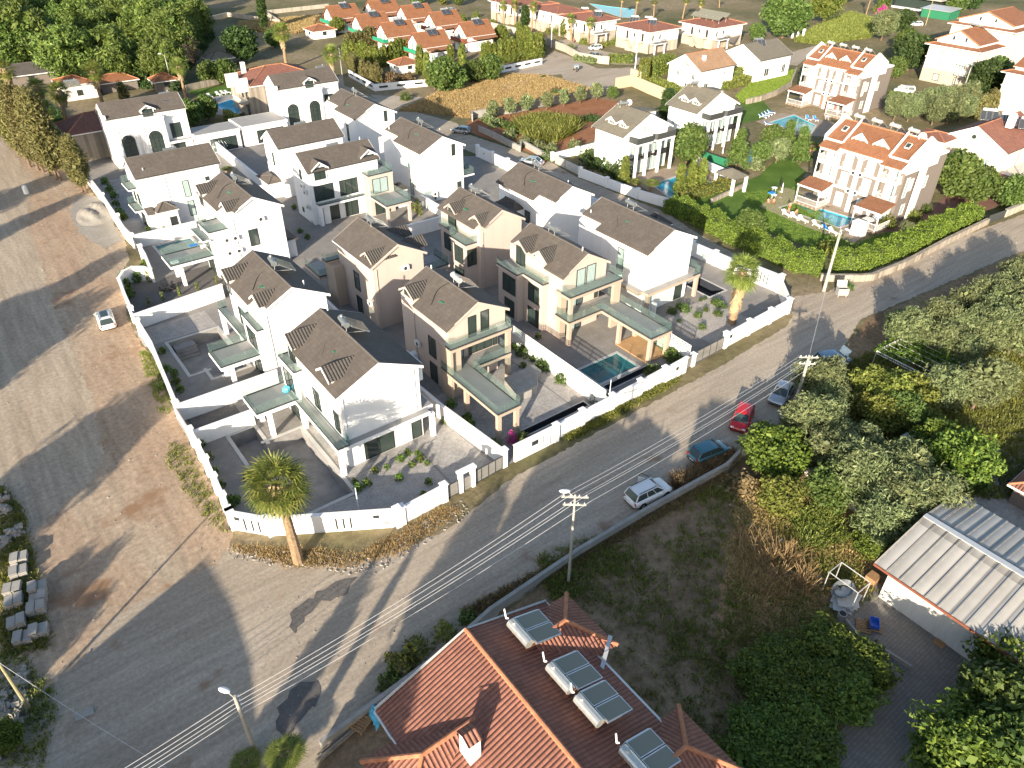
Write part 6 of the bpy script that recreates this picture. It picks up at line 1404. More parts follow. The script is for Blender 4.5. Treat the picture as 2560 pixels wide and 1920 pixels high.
wall('stone_wall','stone wall behind the bright blue pool',[z0(1480,720),z0(1700,670),z0(1930,620)],1.4,.4,mat='stone_wall',cope=None,cat='stone wall')
t=thing('arch_wall','small white wall with an arched opening by the field at upper right','wall',zd(430,300));c=zd(420,305);d=Vector((.3,-1,0)).normalized();m=MB()
for k in(-1.6,0,1.6):m.obox(c+d*k+UP*1.2,d,.3,Vector((-d.y,d.x,0)),.18,UP,1.2)
m.obox(c+UP*2.7,d,2.1,Vector((-d.y,d.x,0)),.22,UP,.3);m.build('masonry','white_wall',t)
t=thing('open_pavilion','square open pavilion with a low tiled roof beside the blue pool','pavilion',zc(2000,1440));hx=[zc(1850,1360,2.8),zc(1960,1320,2.8),zc(2130,1390,2.8),zc(2010,1425,2.8)];ap=sum(hx,Vector())/4+UP*1.0;m=MB()
for i in range(4):m.quad(hx[i],hx[(i+1)%4],ap);
m.build('roof','olive_tile',t,);m=MB()
for p in hx:q=p.lerp(ap,.15);m.box(q.x-.2,q.x+.2,q.y-.2,q.y+.2,0,2.85)
m.build('posts','white_wall',t)
# ------------------------ foreground house with the big tiled roof
fh=thing('foreground_house','large foreground house with a weathered red tiled gable roof and white solar tanks','house',(14.5,14,0))
m=MB();gable_wall(m,'y',8.24,19.32,-12,21.7,0,7.88,9.73);m.build('wall','old_white_wall',fh)
gable_roof(fh,'y',8.24,19.32,-12,21.7,7.96,9.96,.45,.6,t=.14,mat='red_tile',board='old_white_wall',ridge=False)
m=MB();n=90
for i in range(n):y=22.25-i*.36;m.tube((13.78,y,10.14),(13.78,y-.38,10.17),.15,.13,n=8)
m.build('ridge_tiles','terracotta_plain',fh)
def gw(root,x0,x1,y0_,y1__,ze,zr,xr0,mat='red_tile',name='wing_roof'):
 "hipped wing whose ridge runs along x into the main roof; the hip faces away at x0"
 c=(y0_+y1__)/2;a,b_,p,q=(x0,y0_,ze),(x0,y1__,ze),(xr0,c,zr),(x1,c,zr);e,f=(x1,y0_,ze),(x1,y1__,ze)
 m=MB();m.quad(a,b_,p);m.quad(b_,f,q,p);m.quad(a,p,q,e);m.quad(a,e,f,b_)
 m.build(name,mat,root);r=MB()
 for u,v in((a,p),(b_,p),(p,q)):
  U,V=Vector(u),Vector(v);k=max(1,int((V-U).length/.38))
  for i in range(k):r.tube(U.lerp(V,i/k)+UP*.04,U.lerp(V,(i+1.1)/k)+UP*.06,.14,.12,n=7)
 r.build('hip_tiles','terracotta_plain',root)
gw(fh,5.87,11.6,15.7,20.36,7.65,9.15,8.24);gw(fh,6.06,12.7,8.1,13.8,7.65,9.54,8.9)
gw(fh,21.3,16.7,17.4,22.06,7.83,9.35,19.1,name='bay_roof');gw(fh,21.3,16.7,8.05,12.55,7.83,9.35,19.1,name='bay_roof')
for bx in((6.5,8.23,16.3,19.8),(6.7,8.23,8.7,13.2),(19.33,20.7,17.9,21.5),(19.33,20.7,8.6,12)):m=MB();m.box(*bx,0,7.64);m.build('bay_wall','old_white_wall',fh)
m=MB();m.tube((7.72,22.25,7.85),(7.72,20.4,7.85),.08,n=8);m.build('gutter','galv',fh);m=MB();m.tube((19.9,12.6,7.83),(19.9,17.3,7.83),.06,n=8);m.build('gutter','galv',fh)
for e in(7.77,19.79):m=MB();m.slab([(e,22.36,8.1),(13.78,22.36,10.15),(13.78,22.25,10.15),(e,22.25,8.1)],.22);m.build('verge_board','curb_white',fh)
m=MB();m.box(10.0,10.65,16.3,17.25,8.4,10.5);m.build('chimney','white_wall',fh)
for e in(16.23,17.33):m=MB();m.slab([(9.9,16.78,10.9),(10.75,16.78,10.9),(10.75,e,10.6),(9.9,e,10.6)],.06);m.build('chimney_cap','red_tile',fh)
m=MB();m.obox((19.9,17.05,8.2),(.9,.6,.2),1.4,(-.6,.9,0),.12,UP,.02);m.build('flashing','galv',fh)
for i,(y,n_)in enumerate(((20.2,'first'),(16.7,'second'),(14.4,'third'),(11.0,'lowest'))):
 x=16.1;z=10.12-(x-13.78)*.333;t=heater('%s white solar tank down the shaded slope of the big foreground roof'%n_,(x,y,z),(1,0),2.2,19,-.05,.8,pale=True,tank='tank_white',tl=1.8,group='white solar tanks on the foreground roof')
 m=MB();m.path([(x+.1,y+1.2,z+.8),(x,y+1.3,z+.75),(x-.1,y+1.35,z+1.6)],.05,6);m.build('overflow_pipe','plastic_white',t)
 # ------------------------ metal-roofed shed and yard
sh=thing('metal_shed','long shed with a pale ribbed metal roof and a barred window, bottom right','shed',(49.5,2,0))
m=MB();gable_wall(m,'y',44.6,54.6,-14,12.1,0,3.9,4.75);m.build('wall','old_white_wall',sh)
m=MB();L0,L1,Rr_=(43.3,4.0),(49.7,5.0),(55.4,4.05)
def ribbed(m,A,B,ya,yb,pitch=.95):
 A3,B3=Vector((A[0],0,A[1])),Vector((B[0],0,B[1]));d=(B3-A3);Ln=d.length;d.normalize();nr=Vector((0,1,0)).cross(d)
 if nr.z<0:nr=-nr
 m.obox((A3+B3)/2+Vector((0,(ya+yb)/2,0))-nr*.03,d,Ln/2,(0,1,0),abs(yb-ya)/2,nr,.03)
 k=int(abs(yb-ya)/pitch)
 for i in range(k+1):m.obox((A3+B3)/2+Vector((0,yb-i*pitch-.05,0))+nr*.035,d,Ln/2,(0,1,0),.06,nr,.035)
ribbed(m,L0,L1,-15,12.9);ribbed(m,L1,Rr_,-15,12.9);m.build('roof','metal_sheet',sh)
m=MB();m.box(49.45,49.95,-15,12.92,4.99,5.08);m.build('ridge_cap','galv',sh);m=MB();m.box(43.2,43.29,-15,12.9,3.82,4.02);m.build('eave_beam','red_brown_wood',sh)
FS=Face('x',44.6,-1);window(sh,FS,2.6,4.2,1.3,2.5,2,'frame_white','window_glass',bars=2);m=MB()
for i in range(9):FS.box(m,2.65+i*.18,2.68+i*.18,1.3,2.5,.07,.10)
m.build('window_bars','steel',sh);m=MB();FS.box(m,-3,1.6,0,2.6,-.01,.05);m.build('roller_door','plastic_white',sh)
t=thing('metal_rack','rusty open metal frame standing against the far corner of the shed','frame',(42.6,13.8,0));m=MB()
for x in(41.6,43.2):
 for y in(12.6,15.0):m.tube((x,y,0),(x,y,2.2),.04,n=5)
for a,b_ in(((41.6,12.6),(43.2,12.6)),((43.2,12.6),(43.2,15)),((43.2,15),(41.6,15)),((41.6,15),(41.6,12.6))):m.tube((*a,2.2),(*b_,2.2),.04,n=5)
m.build('frame','galv',t)
c=y5(790,1290);t=thing('cable_pile','loop of blue-grey hose lying on a stack of pale boards','hose',c+Vector((.4,.5,.45)));m=MB()
for k in range(7):m.path([(c.x+.5+math.cos(a*.35)*(.75+.06*k),c.y+.6+math.sin(a*.35)*(.5+.03*k),.5+.04*k)for a in range(19)],.035,5)
m.build('hose','tank_grey',t)
t=thing('board_stack','stack of pale boards and sacks at the yard edge','board stack',c);m=MB();rnd=random.Random(3)
for i in range(9):a=rnd.uniform(-.3,.3);m.obox((c.x+rnd.uniform(-.5,.5),c.y+rnd.uniform(-.4,.4),.07+i*.05),(math.cos(a+.5),math.sin(a+.5),0),rnd.uniform(.6,1.1),(-math.sin(a+.5),math.cos(a+.5),0),rnd.uniform(.3,.8),UP,.022)
m.build('boards','curb_white',t)
def pallet(label,c,a=0,n=1,grp='wooden pallets',mat='wood',load=None,lh=.5):
 t=thing('pallet',label,'pallet',c,grp);u=Vector((math.cos(a),math.sin(a),0));v=Vector((-u.y,u.x,0));m=MB()
 for i in range(6):m.obox(c+u*(-.5+.2*i)+UP*.13,u,.07,v,.5,UP,.015)
 for i in(-.45,0,.45):m.obox(c+v*i+UP*.06,u,.58,v,.05,UP,.055)
 m.build('deck',mat,t);return t
c=y5(940,1480);pallet('upended wooden pallet beside the blue crate',c,.6)
c=y5(1020,1470);pallet('wooden pallet carrying the blue crate',c,.6);t=thing('plastic_crate','bright blue plastic crate on a pallet in the paved yard','crate',c+UP*.16);u=Vector((math.cos(.6),math.sin(.6),0));v=Vector((-u.y,u.x,0));m=MB()
m.obox(c+UP*.19,u,.42,v,.3,UP,.02)
for s in(-1,1):m.obox(c+UP*.36+u*.42*s,u,.02,v,.3,UP,.17);m.obox(c+UP*.36+v*.3*s,u,.40,v,.02,UP,.169)
m.build('shell','blue_plastic',t)
c=y5(765,1410);t=thing('barrel','upright concrete ring at the yard corner','concrete ring',c);m=MB();m.tube(c,c+UP*.6,.32,n=16);m.build('ring','concrete',t);m=MB();m.tube(c+UP*.601,c+UP*.61,.24,n=16);m.build('opening','black',t)
c=y5(1010,1110);t=thing('wooden_box','open wooden box against the shed corner','box',c);m=MB();m.box(c.x-.5,c.x+.4,c.y-.4,c.y+.4,0,.6);m.build('box','wood',t)
wall('low_kerb','kerb between the paved yard and the citrus plot',[y5(770,1400),y5(900,1560),y5(1130,1690),y5(1300,1800)],.35,.2,mat='concrete',cope=None,cat='kerb')
c=y5(1550,1600,0);m=MB();m.box(c.x-.5,c.x+.9,c.y-.35,c.y+.35,.04,.09);solo(m,'board','wood','tan board lying on the paved yard by the shed wall','board')
wall('garden_wall','grey block wall along the lower edge of the road beside the white car',[P(700,1615),P(960,1420),P(1060,1330),P(1250,1200),P(1400,1110),P(1570,1015),P(1600,985)],.9,.3,mat='concrete',cope=None,steps=[0,0,0,0,0,.1])
wall('garden_wall','broken pale wall running between the garden trees',[y4(1250,1160),y4(1400,1290)],.9,.35,mat='old_white_wall',cope=None);wall('garden_wall','short pale wall stub behind the green fruit tree',[y4(1640,1470),y4(1800,1580)],.9,.35,mat='old_white_wall',cope=None)
wall('garden_wall','grey wall beside the path at the right edge',[y5(1700,-10),y5(1830,180),y5(1860,330)],1.2,.25,mat='concrete',cope=None)
for i,(p,q,lb)in enumerate(((y5(1215,70),y5(1500,250),'long pale blue sheet roof glimpsed under the olive trees'),(y5(1480,290),y5(1570,330),'small pale blue sheet beside the longer one'))):
 d=q-p;L_=d.length;d.normalize();s=Vector((-d.y,d.x,0));m=MB();m.obox((p+q)/2+UP*(1.8-i*.3),d,L_/2,s,.55,UP,.03);t=thing('lean_to',lb,'shelter',p);m.build('sheet','galv',t);m=MB()
 for k in(p,q):m.tube(k,k+UP*1.8,.04,n=5)
 m.build('posts','galv',t)
c=y5(1680,400);t=thing('bucket','white bucket near the shed ridge end under the trees','bucket',c);m=MB();m.tube(c,c+UP*.4,.18,.24,n=12);m.build('pail','plastic_white',t)
c=y5(2090,380);t=thing('chair','dark folding chair on the concrete path','chair',c);m=MB();m.box(c.x-.25,c.x+.25,c.y-.25,c.y+.25,.42,.47);m.box(c.x-.25,c.x+.25,c.y+.2,c.y+.25,.47,.95);m.build('seat','black',t);m=MB()
for a in(-.22,.22):
 for b_ in(-.22,.22):m.tube((c.x+a,c.y+b_,0),(c.x+a,c.y+b_,.42),.015,n=4)
m.build('legs','galv',t)
c=y5(2180,610);hut('corner of a small tiled roof at the right edge beside the path',Vector((c.x+4.5,c.y-1,0)),7,5,2.6,'red_tile',hr=1.2)
A,B,Cc,D_=z8(1050,1350,2.4),z8(1510,1580,2.4),z8(1780,1430,2.4),z8(1320,1210,2.4)
t=thing('vine_pergola','white pipe pergola covered with straggling vines among the olive trees','pergola',Vector((A.x,A.y,0)));m=MB()
for p,q in((A,B),(B,Cc),(Cc,D_),(D_,A)):
 m.tube(p,q,.05,n=6);m.tube(p-UP*.3,q-UP*.3,.035,n=6);k=int((q-p).length/.45)
 for i in range(k):m.tube(p.lerp(q,i/k),p.lerp(q,(i+.5)/k)-UP*.3,.02,n=4);m.tube(p.lerp(q,(i+.5)/k)-UP*.3,p.lerp(q,(i+1)/k),.02,n=4)
for i in range(1,6):m.tube(A.lerp(D_,i/6),B.lerp(Cc,i/6),.025,n=4)
m.build('frame','old_white_wall',t);
for p in(A,B,Cc,D_):m=MB();m.tube((p.x,p.y,0),p,.05,n=6);m.build('post','galv',t)
rs=np.random.RandomState(8);n=5200;uu,vv=rs.uniform(-.08,1.08,(n,1)),rs.uniform(-.02,1.15,(n,1));keep=(np.sin(uu*9+1)*np.cos(vv*7)+rs.normal(size=(n,1))*.5>-.55)&~((uu>.55)&(uu<.85)&(vv<.3));uu,vv=uu[keep][:,None],vv[keep][:,None]
a_,b_,c_,d_=(np.array(p)for p in(A,B,Cc,D_));pp=(a_*(1-uu)+b_*uu)*(1-vv)+(d_*(1-uu)+c_*uu)*vv+rs.normal(size=(len(uu),3))*np.array([.12,.12,.16])
quads('vines',leaves(rs,pp,np.tile([0,0,1.0],(len(pp),1)),.12),'leaf_ivy',t)
# ------------------------ poles and wires
def zat(b_,Z,px,py):
 r=_ray(Z.o[0]+px/Z.k,Z.o[1]+py/Z.k)if Z else _ray(px,py)
 t=(b_.x*r.x+b_.y*r.y)/(r.x**2+r.y**2);return CH+r.z*t
def pole(label,b_,h,mat='pole_concrete',arms=0,lamp=None,r=.16,ad=(1,0),insul=0,group='street poles'):
 t=thing('street_pole',label,'pole',Vector((b_.x,b_.y,0)),group);b_=Vector((b_.x,b_.y,0));m=MB();m.tube(b_,b_+UP*h,r,r*.6,n=10);m.build('shaft',mat,t)
 ad=Vector((*ad,0)).normalized()
 for i in range(arms):
  c=b_+UP*(h-.25-i*.75);m=MB();m.obox(c,ad,.95-i*.12,Vector((-ad.y,ad.x,0)),.05,UP,.06);o=m.build('crossarm',mat,t);m=MB()
  for k in(-.8,-.3,.3,.8):p=c+ad*k*(1-i*.12);m.tube(p,p+UP*.22,.05,.03,n=6)
  m.build('insulators','plastic_white',o)
 if insul:
  m=MB()
  for i in range(insul):p=b_+UP*(h-.3-i*.45)+ad*.12;m.tube(p,p+ad*.18,.06,.04,n=6)
  m.build('insulators','plastic_white',t)
 if lamp:
  lv=Vector((*lamp,0));m=MB();m.tube(b_+UP*(h-.3),b_+UP*(h+.25)+lv*.7,.03,n=5);o=m.build('lamp_arm','galv',t);c=b_+UP*(h+.32)+lv*1.0
  m=MB();d=lv.normalized();s=Vector((-d.y,d.x,0));m.ball((0,0,0),1,1,1,10,6);m.v=[tuple(c+d*v[0]*.42+s*v[1]*.19+UP*v[2]*.12)for v in m.v];m.build('lamp_head','lamp_white',t,smooth=True)
 return t,b_+UP*h
b1=G(74,1772);h1=zat(b1,None,11,1639);pole('leaning greenish timber pole beside the rubble at the left edge',b1,h1,'pole_wood',r=.14)
b2=G(636,1874);h2=zat(b2,None,585,1741);pole('concrete pole with a white lamp head at the bottom, left of the tiled roof',b2,h2,lamp=(-.35,.5),insul=4,ad=(.8,.6))
b3=G(1421,1456);h3=zat(b3,None,1437,1236);pole('grey pole with two crossarms and a white lamp head by the road edge',b3,h3,'pole_concrete',arms=2,lamp=(-.6,.45),r=.12,ad=(.75,-.6))
b4=G(1988,1012);h4=zat(b4,None,2019,887);pole('tall concrete pole with crossarms rising beside the silver car',b4,h4,arms=2,r=.2,ad=(.75,-.6),insul=3)
b4b=y4(1150,620);pole('short thin pole in front of the silver car windscreen',b4b,2.7,'pole_wood',r=.08)
b5=G(2059,728);h5=zat(b5,None,2102,573);pole('tallest concrete pole beside the metal bin at the junction',b5,h5,arms=1,lamp=(-.2,-.9),r=.22,ad=(.8,.6),insul=2)
pole('white pole with a small lamp in front of the short fan palms behind the estate',z0(1365,700),7.5,'galv',lamp=(-.9,.2),r=.12);pole('dark pole between the leaning palm and the far arched villa',zb(820,700),9,'pole_concrete',r=.12)
pole('thin white pole in front of the cream row houses',q1(1095,660),8.5,'plastic_white',r=.12);pole('white pole with crossarm beside the beige fence panel',zc(1225,545),9.5,'plastic_white',arms=1,r=.15)
pole('grey pole rising before the stone-floored cream villa',q4(1330,1370),7,'pole_concrete',r=.14);pole('dark lattice pole near the glass pavilion',q4(850,350),10,'pole_wood',arms=1,r=.14);pole('slim pole at the right edge before the big white villa',zd(2120,1530),7.5,'pole_concrete',r=.14)
pole('plain white post beside the grey pole by the cream villa',q4(1040,1320),2.2,'plastic_white',r=.08)
for i,(x,y,n_)in enumerate(((2030,1140,'left'),(2055,1060,'middle'),(2100,1080,'right'))):pole('%s of three slim pale masts among the garden shrubs'%n_,q3(x,y),6.5,'plastic_white',r=.07,group='slim masts')
pole('white post with a small light on the street wall beside the lattice',Vector((43.9,41.5,0)),3.9,'plastic_white',r=.05,group='garden posts');pole('small white post standing inside the slotted corner wall',y2(1570,1659),2.6,'plastic_white',r=.06,group='garden posts')
def wires(label,a,b_,offs,sag=.5,mat='wire',r=.014):
 t=thing('overhead_wires',label,'wires',(a.x,a.y,0))
 for o in offs:
  m=MB();n=14;pts=[(a+o).lerp(b_+o,i/n)-UP*sag*4*(i/n)*(1-i/n)for i in range(n+1)];m.path(pts,r,4);m.build('wire',mat,t)
u=Vector((.75,-.6,0));T2,T3,T4=b2+UP*h2,b3+UP*h3,b4+UP*h4;tl=T2+(T2-T3).normalized()*22
off=[u*-.85,u*-.3,u*.3-UP*.2,u*.85,u*1.2-UP*.6];off2=[UP*-.2,UP*-.65,UP*-1.05,UP*-1.4,UP*-1.9]
for a,b_,lb in((tl,T2,'strands of wire leaving the lower left corner to the lamp pole'),(T2,T3,'five strands of wire from the bottom lamp pole to the middle pole'),(T3,T4,'five strands of wire over the parked cars to the pole by the silver car')):
 t=thing('overhead_wires',lb,'wires',(a.x,a.y,0),'overhead wires along the road')
 for k in range(5):
  oa=off2[k]if a is not T3 else off[k];ob=off2[k]if b_ is T2 else off[k];m=MB();n=14
  m.path([(a+oa).lerp(b_+ob,i/n)-UP*.45*4*(i/n)*(1-i/n)for i in range(n+1)],.014,4);m.build('wire','wire',t)
wires('single thin wire slanting from the left timber pole towards the bottom',b1+UP*h1,G(420,1920,1.0),[Vector((0,0,-.2))],.3)
wires('two wires from the silver-car pole to the junction pole',T4,b5+UP*h5,[Vector((0,0,-.2)),Vector((0,0,-.5))],.5,'wire')
# ------------------------ vehicles
for nm,c,mt in(('paint_white',(.72,.73,.72),0),('paint_red',(.50,.012,.012),0),('paint_silver',(.42,.45,.47),.5),('paint_teal',(.05,.16,.20),.4),('paint_greyblue',(.17,.24,.30),.4),('paint_grey',(.32,.33,.33),.4)):
 m_,nt,b_,N,Lk=nodes(nm);b_.inputs['Base Color'].default_value=(*c,1);b_.inputs['Metallic'].default_value=mt;b_.inputs['Roughness'].default_value=.3;b_.inputs['Coat Weight'].default_value=.6;b_.inputs['Coat Roughness'].default_value=.08
def car(label,rear,front,paint,kind='hatch',L_=4.2,W_=1.78,Hh=1.5,door=None,hood=False,rails=False,sunroof=False,cat='car',group='parked cars'):
 rear,front=Vector(rear),Vector(front);d=front-rear;a=math.atan2(d.y,d.x);c=(rear+front)/2;loc=Vector((c.x,c.y,0));t=thing('parked_car',label,cat,(0,0,0),group)
 w_=W_/2;hl=L_/2;belt=Hh*.62
 sh_={'hatch':(-.47,-.36,.10,.30,.52),'suv':(-.48,-.40,.08,.26,.50),'sedan':(-.36,-.20,.08,.26,.50),'van':(-.49,-.45,.20,.34,.52),'wagon':(-.48,-.40,.08,.27,.50)}[kind]
 rb,rt,ft,fb,_=(x*L_ for x in sh_)
 st=[]
 N_=22
 for i in range(N_+1):
  x=-hl+L_*i/N_;e=min(1,(hl-abs(x))/(.16*L_));e=max(0,e);wv_=w_*(.80+.20*math.sqrt(1-(1-e)**2));zb_=.22+.10*(1-e)
  if x>fb:zt=belt-.02-(belt*.24)*((x-fb)/(hl-fb))**1.5
  elif x<rb:zt=belt-.02-.10*((rb-x)/max(.01,hl+rb))**1.2
  else:zt=belt
  if i in(0,N_):zt-=.16;zb_+=.06
  st.append([(x,s*wv_*k,z)for s,seq in((-1,((.90,zb_),(1,zb_+.18),(1,zb_*.4+zt*.6),(.93,zt-.03),(.80,zt))),(1,((.80,zt),(.93,zt-.03),(1,zb_*.4+zt*.6),(1,zb_+.18),(.90,zb_))))for k,z in seq])
 m=MB();n=10;vs=[p for s in st for p in s];fs=[(i*n+j,(i+1)*n+j,(i+1)*n+(j+1)%n,i*n+(j+1)%n)for i in range(N_)for j in range(n)]+[tuple(range(n)),tuple(range(N_*n,N_*n+n))[::-1]]
 fs=[f[::-1]for f in fs];m.add(vs,fs);body=m.build('body',paint,t,smooth=True,uv=False)
 wb,wt=w_*.86,w_*.70;Bt=[(rb,-wb,belt-.03),(fb,-wb,belt-.03),(fb,wb,belt-.03),(rb,wb,belt-.03)];Tt=[(rt,-wt,Hh-.05),(ft,-wt,Hh-.05),(ft,wt,Hh-.05),(rt,wt,Hh-.05)]
 m=MB();m.add(Bt+Tt,[(0,1,5,4),(1,2,6,5),(2,3,7,6),(3,0,4,7),(4,5,6,7)]);m.build('windows','window_glass',t,uv=False)
 m=MB();x0,x1_=rt-.05,ft+.05;seg=6;vs=[];k=5
 for i in range(seg+1):
  x=x0+(x1_-x0)*i/seg;e=1-abs(2*i/seg-1)**4
  for j in range(k):y=-1+2*j/(k-1);vs.append((x,y*(wt+.03),Hh-.055+.055*e*(1-.5*abs(y)**3)+.0))
 fs=[(i*k+j,(i+1)*k+j,(i+1)*k+j+1,i*k+j+1)for i in range(seg)for j in range(k-1)];m.add(vs,fs);m.add([(v[0],v[1],Hh-.07)for v in vs],[f[::-1]for f in fs]);m.build('roof',paint,t,smooth=False,uv=False)
 m=MB()
 def bar(p,q,wd=.035):m.tube(p,q,wd,n=4)
 for s in(-1,1):
  bar((rb,s*wb,belt-.02),(rt,s*wt,Hh-.05),.06);bar((fb,s*wb,belt-.02),(ft,s*wt,Hh-.05),.045);bar((rt,s*wt,Hh-.055),(ft,s*wt,Hh-.055),.045)
  for q in((.42,.72)if kind in('wagon','van','suv')else(.48,)):
   xb=rb+(fb-rb)*q;xt=rt+(ft-rt)*q;bar((xb,s*(wb+.01),belt-.02),(xt,s*(wt+.01),Hh-.05),.035)
 m.build('pillars',paint,t)
 if rails or kind=='suv':
  m=MB()
  for s in(-1,1):m.tube((rt+.1,s*(wt-.05),Hh+.04),(ft-.1,s*(wt-.05),Hh+.04),.03,n=5)
  m.build('roof_rails','black',t)
 if sunroof:m=MB();m.box(rt+.5,ft-.1,-wt*.6,wt*.6,Hh+.0,Hh+.012);m.build('sunroof','window_glass',t)
 for x in(-L_*.30,L_*.315):
  for s in(-1,1):
   m=MB();m.tube((x,s*(w_-.20),.32),(x,s*(w_+.015),.32),.32,n=18);o=m.build('wheel','rubber',t);m=MB();m.tube((x,s*(w_+.016),.32),(x,s*(w_+.025),.32),.20,n=12);m.build('rim','steel',o)
   m=MB();m.tube((x,s*(w_-.25),.34),(x,s*(w_+.004),.34),.38,n=18);m.build('wheel_arch','black',t)
 for s in(-1,1):
  m=MB();m.box(hl-.28,hl-.06,s*w_*.62-.16,s*w_*.62+.16,.55,.70);m.build('headlight','headlamp',t,bevel=.02);m=MB();m.box(-hl+.03,-hl+.14,s*w_*.74-.12,s*w_*.74+.12,.60,.86);m.build('tail_light','tail_red',t,bevel=.015)
  m=MB();m.box(fb-.30,fb-.12,s*(w_+.02)-.08,s*(w_+.02)+.08,belt-.02,belt+.13);m.build('mirror',paint,t,bevel=.02)
 m=MB();m.box(-hl-.01,-hl+.02,-.26,.26,.42,.53);m.build('number_plate','plastic_white',t)
 m=MB();m.box(-hl+.01,-hl+.10,-w_*.75,w_*.75,.26,.38);m.box(hl-.10,hl-.01,-w_*.75,w_*.75,.26,.38);m.build('bumper_trim','black',t)
 if door:
  for s,xh,ang in door:
   h=Vector((xh,s*(w_+.01),0));dv=Vector((-math.cos(ang),s*math.sin(ang),0));nv=Vector((-dv.y,dv.x,0));m=MB();m.obox(h+dv*.52+UP*.62,dv,.52,nv,.04,UP,.32);o=m.build('open_door',paint,t,bevel=.02)
   m=MB();m.path([h+UP*.92,h+dv*.2+UP*1.35,h+dv*.9+UP*1.35,h+dv*1.02+UP*.92],.03,4);m.build('window_frame','black',o)
 if hood:m=MB();m.obox((fb+.25,0,belt+.45),(.45,0,.9),.5,(0,1,0),w_*.78,(-.9,0,.45),.02);m.build('open_bonnet',paint,t)
 t.location=loc;t.rotation_euler=(0,0,a);return t
car('white off-roader with roof rails and an open driver door, lowest in the row',y3(1815,1585,.7),y3(2105,1445,.7),'paint_white','suv',4.35,1.82,1.66,door=[(1,.9,R(58))])
car('teal-blue hatchback parked in the shade above the white off-roader',y4(425,1085,.6),y4(665,990,.6),'paint_teal','hatch',4.2,1.76,1.46)
car('bright red car parked at the kerb under the fruit tree',y4(850,665,.6),y4(765,880,.6),'paint_red','hatch',4.2,1.8,1.42)
car('pale silver sedan seen from above between the red car and the pole',y4(1185,480,.6),y4(1060,665,.6),'paint_silver','sedan',4.5,1.78,1.44)
car('grey-blue people carrier with side doors and bonnet open',y4(1400,330,.8),y4(1640,285,.8),'paint_greyblue','wagon',4.3,1.78,1.7,door=[(-1,.95,R(60)),(-1,-.05,R(50))],hood=True)
car('white sports utility car with a dark sunroof parked alone on the dirt lot',z5(225,1320,.6),z5(180,1195,.6),'paint_white','suv',4.5,1.86,1.6,sunroof=True)
car('silver sedan parked in the lane beside the right white villas',zc(495,1285,.6),zc(325,1260,.6),'paint_silver','sedan',4.5,1.76,1.42)
car('old white estate car parked by the stone wall in the lane',zb(1800,1035,.6),zb(1685,1020,.6),'paint_grey','wagon',4.1,1.65,1.42)
car('white panel van parked behind the far apartment villa',q4(715,1255,.9),q4(400,1225,.9),'paint_white','van',4.6,1.84,1.85)
car('white hatchback parked before the twin-stair row house',q1(1805,650,.6),q1(1600,670,.6),'paint_white','hatch',4.1,1.74,1.5)
car('grey car half in shadow behind the lane wall, below the white hatchback',q1(1740,780,.6),q1(1620,745,.6),'paint_grey','hatch',4.0,1.74,1.45)
car('white car peeping over the bright conifers',q1(620,680,.7),q1(480,670,.7),'paint_white','hatch',4.0,1.74,1.55);car('white car parked beside the green shed at upper right',q4(800,335,.6),q4(645,330,.6),'paint_white','hatch',4.1,1.76,1.5)
car('pale car parked among shrubs behind the orange cottages',q2(1980,150,.6),q2(1850,130,.6),'paint_silver','hatch',4.0,1.74,1.45);car('white car nose-on beside the glass pavilion',q4(640,270,.7),q4(640,200,.7),'paint_white','van',4.2,1.8,1.8)
c=q1(1440,980);t=thing('cargo_tricycle','small three-wheeled cargo motorbike alone on the pale gravel bend','tricycle',c);u=Vector((.6,.8,0)).normalized();v=Vector((-u.y,u.x,0));m=MB();m.obox(c+u*.5+UP*1.0,u,.8,v,.65,UP,.35);m.build('cargo_box','paint_grey',t)
m=MB();m.tube(c-u*1.2+UP*.5,c-u*.3+UP*.6,.10,n=6);m.obox(c-u*.5+UP*.85,u,.35,v,.16,UP,.08);m.tube(c-u*1.1+UP*1.1-v*.35,c-u*1.1+UP*1.1+v*.35,.03,n=5);m.tube(c-u*1.4+UP*.3,c-u*1.1+UP*1.1,.04,n=5);m.build('frame','black',t)
for p in(c-u*1.4,c+u*.8+v*.6,c+u*.8-v*.6):m=MB();m.tube(p+UP*.3-v*.06,p+UP*.3+v*.06,.3,n=14);m.build('wheel','rubber',t)
c=q1(1410,585);t=thing('motorbike','red motorbike parked below the palm by the row houses','motorbike',c);m=MB();m.obox(c+UP*.65,u,.45,v,.14,UP,.16);m.tube(c+u*.7+UP*.3,c+u*.4+UP*1.05,.04,n=5);m.tube(c+u*.4+UP*1.05-v*.3,c+u*.4+UP*1.05+v*.3,.025,n=5);m.build('frame','red_cloth',t)
for k in(-.65,.7):m=MB();m.tube(c+u*k+UP*.3-v*.06,c+u*k+UP*.3+v*.06,.3,n=14);m.build('wheel','rubber',t)
c=z8(765,915);t=thing('rubbish_container','pale metal rubbish container with its lid tipped open beside the junction pole','rubbish bin',c);u=Vector((.80,-.6,0)).normalized();v=Vector((-u.y,u.x,0));m=MB()
m.obox(c+UP*.30,u,.62,v,.42,UP,.03)
for s in(-1,1):m.obox(c+UP*.75+u*.64*s,u,.025,v,.46,UP,.46);m.obox(c+UP*.75+v*.45*s,u,.615,v,.025,UP,.458)
m.build('tub','bin_metal',t);m=MB();m.obox(c+UP*.6,u,.6,v,.41,UP,.2);m.build('rubbish','black',t);m=MB();m.obox(c+UP*1.5+v*.62,u,.66,(v*.35+UP*.95),.42,(v*.95-UP*.35),.025);m.build('lid','bin_metal',t)
